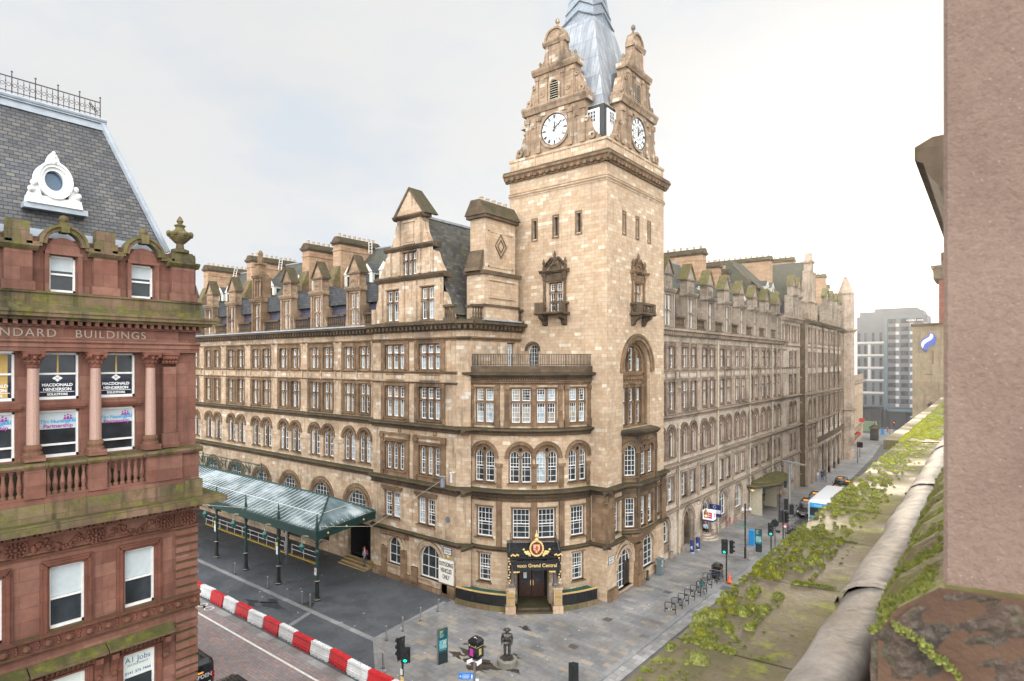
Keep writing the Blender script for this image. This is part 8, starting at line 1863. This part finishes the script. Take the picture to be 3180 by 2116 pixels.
for k in range(4): b.box(-.7+.2*k,-.56+.2*k,2.465,2.475,.66,.74)
b.box(-.1,.6,2.465,2.475,.86,.9); b.build('door_graphics',LG,vn)
put(vn,-36.6,15.05,-.02,rad(-90))
# bus
BW=plain('bus_white',(.66,.67,.68),.3,coat=.3,var=.06); BB=plain('bus_blue',(.02,.28,.55),.3,coat=.3)
bs=thing('bus','double deck bus with white roof and blue front driving towards the plaza','bus'); b=MB()
b.loft([loop_(-5.0,1.05,.35,3.9,.3,4),loop_(-4.85,1.22,.3,4.1,.35,4),loop_(-4.4,1.26,.28,4.2,.35,4),loop_(4.8,1.26,.28,4.2,.35,4),loop_(5.,1.2,.3,4.1,.35,4)]); b.build('body',BW,bs)
b=MB(); b.box(-1.02,1.02,-5.04,-4.9,1.15,3.95); b.build('front_panel',BB,bs)
b=MB(); b.face([(-1.,-5.06,2.55),(1.,-5.06,2.55),(1.,-5.05,3.45),(-1.,-5.05,3.45)]); b.face([(-1.02,-5.06,.95),(1.02,-5.06,.95),(1.02,-5.06,1.85),(-1.02,-5.06,1.85)]); b.build('windscreen',CG,bs)
b=MB(); b.box(-.6,.6,-5.09,-5.04,2.02,2.35); b.build('destination_display',plain('led_black',(.02,.01,.01),.4),bs)
text('38 Easterhouse',.2,'lettering',ORG,bs,(0.,-5.1,2.18),(RX,0,0),ext=.003,sx=.8) if False else None
b=MB(); 
for k in range(9): b.box(-.55+.12*k,-.47+.12*k,-5.1,-5.09,2.1,2.28)
b.build('led_text',ORG,bs)
text('SimpliCITY',.24,'lettering',LG,bs,(0.,-5.07,3.68),(RX,0,0),ext=.003)
for sg in (-1,1):
    for k in range(6):
        b=MB(); y0=-4.2+k*1.5; b.face([(sg*1.27,y0,1.3),(sg*1.27,y0+1.4,1.3),(sg*1.27,y0+1.4,2.1),(sg*1.27,y0,2.1)]); b.face([(sg*1.27,y0,2.75),(sg*1.27,y0+1.4,2.75),(sg*1.27,y0+1.4,3.5),(sg*1.27,y0,3.5)]); b.build('side_window',CG,bs)
    b=MB(); b.box(sg*1.4-.08,sg*1.4+.08,-5.2,-5.05,2.,2.6); b.build('mirror',BI,bs)
wheels(bs,(-2.6,2.4),1.22,.48)
put(bs,-14.45,76.4,None,rad(1))
# kiosk etc at the far junction
KZ=gz(180); t=thing('kiosk','small dark square kiosk on the far traffic island','kiosk',(-23.6,181,KZ)); b=MB(); b.box(-24.5,-22.7,180.5,182.3,KZ,KZ+3.0); b.build('walls',BI,t); b=MB(); b.box(-24.8,-22.4,180.2,182.6,KZ+3.,KZ+3.4); b.lathe(-23.6,181.4,[(1.0,KZ+3.4),(.3,KZ+4),(.05,KZ+4.6)],6); b.build('roof',BK,t)
b=MB(); b.box(-24.0,-23.2,196,196.8,KZ,KZ+1.6); tag(b.build('cabinet',plain('far_blue',(.02,.15,.3),.5)),'blue bin beyond the kiosk in front of the modern hotel','bin')
b=MB(); b.box(-29.2,-25.5,199,201,KZ+.3,KZ+3.2); tag(b.build('green_van',plain('van_green',(.12,.17,.1),.5)),'pale green box van stopped at the far junction','van')
for i,(x,y) in enumerate(((-21.2,203.6),(-19.8,199.3),(-18.6,201.4))):
    b=MB(); b.lathe(x,y,[(.12,KZ),(.12,KZ+1.1),(.05,KZ+1.2)],7); tag(b.build('bollard',BI),['leftmost','middle','rightmost'][i]+' black bollard at the far corner before the modern hotel','bollard')
# ================================================================ PEOPLE AND STATUE
def skin(name,verts,edges,rad_,mat,parent,lv=1):
    me=bpy.data.meshes.new(name); me.from_pydata(verts,edges,[]); me.materials.append(mat); o=bpy.data.objects.new(name,me); COL.objects.link(o); o.parent=parent; WL[o]=(0,0,0)
    m=o.modifiers.new('skin','SKIN'); m.use_smooth_shade=True; me.skin_vertices or None
    sk=me.skin_vertices[0].data if me.skin_vertices else None
    for i,r_ in enumerate(rad_): sk[i].radius=(r_,r_) if not isinstance(r_,tuple) else r_; sk[i].use_root=(i==0)
    s_=o.modifiers.new('sub','SUBSURF'); s_.levels=lv; s_.render_levels=lv; return o
def person(label,cols,pose='stand',extra=(),h=1.75,name='person',group=None,cat='person'):
    """cols: dict of materials; faces -y"""
    t=thing(name,label,cat); k=h/1.75
    if pose=='sit':
        J=dict(pel=(0,0,.5),che=(0,-.02,.88),nec=(0,-.06,1.05),hed=(0,-.1,1.2),hL=(.1,0,.5),kL=(.13,-.42,.52),aL=(.12,-.5,.08),hR=(-.1,0,.5),kR=(-.12,-.42,.55),aR=(-.1,-.55,.08),sL=(.19,-.03,1.0),eL=(.25,-.12,.75),wL=(.1,-.36,.66),sR=(-.19,-.03,1.),eR=(-.25,-.12,.75),wR=(-.08,-.36,.68))
    else:
        w=.22 if pose=='walk' else .0; sw=.16 if pose=='walk' else .03
        J=dict(pel=(0,0,.95),che=(0,.0,1.32),nec=(0,.0,1.49),hed=(0,-.02,1.62),hL=(.1,0,.9),kL=(.11,-w*.6-.01,.5),aL=(.11,-w,.08),hR=(-.1,0,.9),kR=(-.11,w*.3,.5),aR=(-.11,w,.1),sL=(.2,0,1.42),eL=(.25,sw*.6,1.14),wL=(.24,sw*.3-.08,.88),sR=(-.2,0,1.42),eR=(-.25,-sw*.6,1.14),wR=(-.24,-sw-.06,.88))
    J={a:(x*k,y*k,z*k) for a,(x,y,z) in J.items()}
    def sub(names,edges,rs,mat,nm): 
        return skin(nm,[J[n] for n in names],[(names.index(a),names.index(b_)) for a,b_ in edges],[tuple(q*k for q in r_) if isinstance(r_,tuple) else r_*k for r_ in rs],mat,t)
    body=['pel','che','nec','hed','hL','kL','aL','hR','kR','aR','sL','eL','wL','sR','eR','wR']
    J['tL']=(J['aL'][0],J['aL'][1]-.16*k,J['aL'][2]-.045*k); J['tR']=(J['aR'][0],J['aR'][1]-.16*k,J['aR'][2]-.045*k); J['top']=(J['hed'][0],J['hed'][1],J['hed'][2]+.1*k)
    J['fL']=(J['wL'][0],J['wL'][1]-.03*k,J['wL'][2]-.1*k); J['fR']=(J['wR'][0],J['wR'][1]-.03*k,J['wR'][2]-.1*k)
    if pose=='sit': J['fL']=(.03*k,J['wL'][1]-.07*k,J['wL'][2]); J['fR']=(-.02*k,J['wR'][1]-.07*k,J['wR'][2])
    E=[('pel','che'),('che','nec'),('nec','hed'),('hed','top'),('pel','hL'),('hL','kL'),('kL','aL'),('pel','hR'),('hR','kR'),('kR','aR'),('che','sL'),('sL','eL'),('eL','wL'),('wL','fL'),('che','sR'),('sR','eR'),('eR','wR'),('wR','fR')]
    b0=sub(body+['top','fL','fR'],E,[.12,.13,.055,.095,.085,.06,.042,.085,.06,.042,.065,.048,.034,.065,.048,.034,.07,.03,.03],cols['skin'],'body')
    sub(['pel','hL','kL','aL','hR','kR','aR'],[('pel','hL'),('hL','kL'),('kL','aL'),('pel','hR'),('hR','kR'),('kR','aR')],[.145,.1,.078,.062,.1,.078,.062],cols['legs'],'trousers')
    sub(['pel','che','sL','eL','wL','sR','eR','wR'],[('pel','che'),('che','sL'),('sL','eL'),('eL','wL'),('che','sR'),('sR','eR'),('eR','wR')],[(.17,.14),(.19,.15),.085,.066,.05,.085,.066,.05],cols['top'],'jacket')
    for a in 'LR': sub(['a'+a,'t'+a],[('a'+a,'t'+a)],[.055,.042],cols['shoe'],'shoe')
    hd=J['hed']; b=MB(); b.lathe(hd[0],hd[1]+.015*k,[(.1*k,hd[2]+.05*k),(.108*k,hd[2]+.08*k),(.09*k,hd[2]+.14*k),(.04*k,hd[2]+.175*k),(.01*k,hd[2]+.18*k)],10)
    if cols.get('brim'): b.slab([(hd[0]+cols['brim']*k*cos(q*PI/8),hd[1]+cols['brim']*k*sin(q*PI/8)) for q in range(16)],hd[2]+.05*k,hd[2]+.07*k)
    elif cols.get('peak'): b.slab([(hd[0]-.08*k,hd[1]-.05*k),(hd[0]+.08*k,hd[1]-.05*k),(hd[0]+.06*k,hd[1]-.2*k),(hd[0]-.06*k,hd[1]-.2*k)],hd[2]+.05*k,hd[2]+.065*k)
    else: b.loft([[(hd[0]+.1*k*cos(q*PI/5),hd[1]+.04*k+.08*k*sin(q*PI/5),hd[2]+z_*k) for q in range(10)] for z_ in (-.06,.07)])
    b.build('hat' if (cols.get('brim') or cols.get('peak')) else 'hair',cols['hat'],t)
    b=MB(); b.ball((hd[0],hd[1]-.115*k,hd[2]-.005*k),.018*k,6,4); b.build('nose',cols['skin'],t)
    if 'pack' in extra: b=MB(); b.loft([[(-.15,.14,1.05),(.15,.14,1.05),(.15,.16,1.45),(-.15,.16,1.45)],[(-.13,.3,1.08),(.13,.3,1.08),(.11,.26,1.42),(-.11,.26,1.42)]]); b.build('backpack',cols['pack'],t)
    if 'shirt' in extra: b=MB(); b.loft([[(-.08,-.155,1.0),(.08,-.155,1.0),(.07,-.165,1.42),(-.07,-.165,1.42)],[(-.08,-.172,1.0),(.08,-.172,1.),(.07,-.182,1.42),(-.07,-.182,1.42)]]); b.build('shirt',LG,t)
    return t
def cm(n,c): return plain(n,c,.8,var=.2)
den=cm('denim',(.03,.05,.09)); nvy=cm('navy_cloth',(.02,.04,.14)); blk=cm('black_cloth',(.012,.012,.014)); gry=cm('grey_cloth',(.26,.28,.3)); lbl=cm('pale_blue_cloth',(.3,.4,.5)); wht=cm('white_cloth',(.6,.6,.6)); hrr=cm('brown_hair',(.05,.03,.02)); rdc=cm('red_cloth',(.25,.03,.04)); org=cm('orange_cloth',(.6,.12,.03)); shb=cm('shoe_black',(.015,.015,.015))
p=person('person in a grey jacket, white shirt and dark red cap standing on the entrance steps',dict(skin=SKIN,legs=den,top=gry,shoe=shb,hat=rdc,peak=1,pack=rdc),extra=('pack','shirt')); put(p,-43.5,33.55,.31,rad(-35))
p=person('person in a pale blue top sitting on the steps below the white cube sign',dict(skin=SKIN,legs=blk,top=lbl,shoe=wht,hat=org,peak=1),'sit'); put(p,-24.2,63.95,-.12,rad(50))
p=person('person in a dark blue coat walking under the far arcade',dict(skin=SKIN,legs=nvy,top=nvy,shoe=shb,hat=hrr),'walk'); put(p,-22.6,114.,None,rad(20))
p=person('person in a white top walking beside the blue coated one',dict(skin=SKIN,legs=lbl,top=wht,shoe=shb,hat=hrr),'walk'); put(p,-22.9,111.6,None,rad(10))
p=person('person in black standing in the road beside the waiting taxis',dict(skin=SKIN,legs=blk,top=blk,shoe=shb,hat=hrr),'walk'); put(p,-16.0,104.6,gz(104)-.15,rad(190))
for i,(x,y,mt_,lb) in enumerate(((-24.,201,blk,'person in black at the far crossing, left of two'),(-23.2,203,rdc,'person in red at the far crossing, right of two'))):
    p=person(lb,dict(skin=SKIN,legs=den,top=mt_,shoe=shb,hat=hrr),'walk'); put(p,x,y,None,0.)
for i,(x,mt_,lb) in enumerate(((-57.2,org,'person in an orange jacket standing under the glass canopy'),(-55.6,blk,'person in black standing under the glass canopy'))):
    p=person(lb,dict(skin=SKIN,legs=blk,top=mt_,shoe=shb,hat=hrr),'stand'); put(p,x,33.3,0,0.)
stt=thing('statue','bronze firefighter statue with a brimmed helmet on a round stone plinth','statue',(-23.1,28.5,0))
b=MB(); b.lathe(-23.1,28.5,[(.62,0),(.62,.36),(.58,.4),(.02,.4)],28); b.build('plinth',stone('plinth_stone',[(.15,.14,.11),(.19,.18,.15)],3,2,0,soot=.5,streak=.4,moss=0,dark=(.06,.065,.03)),stt)
b=MB(); b.slab([(-23.1+.4*(1+.1*sin(q*1.7))*cos(q*PI/10),28.5+.4*(1+.1*sin(q*1.7))*sin(q*PI/10)) for q in range(20)],.4,.46); b.build('base_plate',BZ,stt)
f=person('bronze figure',dict(skin=BZ,legs=BZ,top=BZ,shoe=BZ,hat=BZ,brim=.19),h=1.72,name='figure')
for kk in ('label','category'):
    if kk in f: del f[kk]
f.parent=stt; f.scale=(1.28,1.28,1.02); f.location=(0,0,.45); f.rotation_euler=(0,0,rad(30))
# ================================================================ HAZE
hz=MB(); hz.box(-310,310,-110,430,-3.4,62); hm=bpy.data.materials.new('haze_air'); hm.use_nodes=True; hn=hm.node_tree; hn.nodes.remove(hn.nodes['Principled BSDF'])
pv=hn.nodes.new('ShaderNodeVolumePrincipled'); pv.inputs['Color'].default_value=(.97,.96,.94,1); pv.inputs['Density'].default_value=.0002; pv.inputs['Anisotropy'].default_value=.8
hn.links.new(pv.outputs[0],hn.nodes['Material Output'].inputs['Volume']); tag(hz.build('haze',hm),kind='stuff')
S.cycles.volume_bounces=0
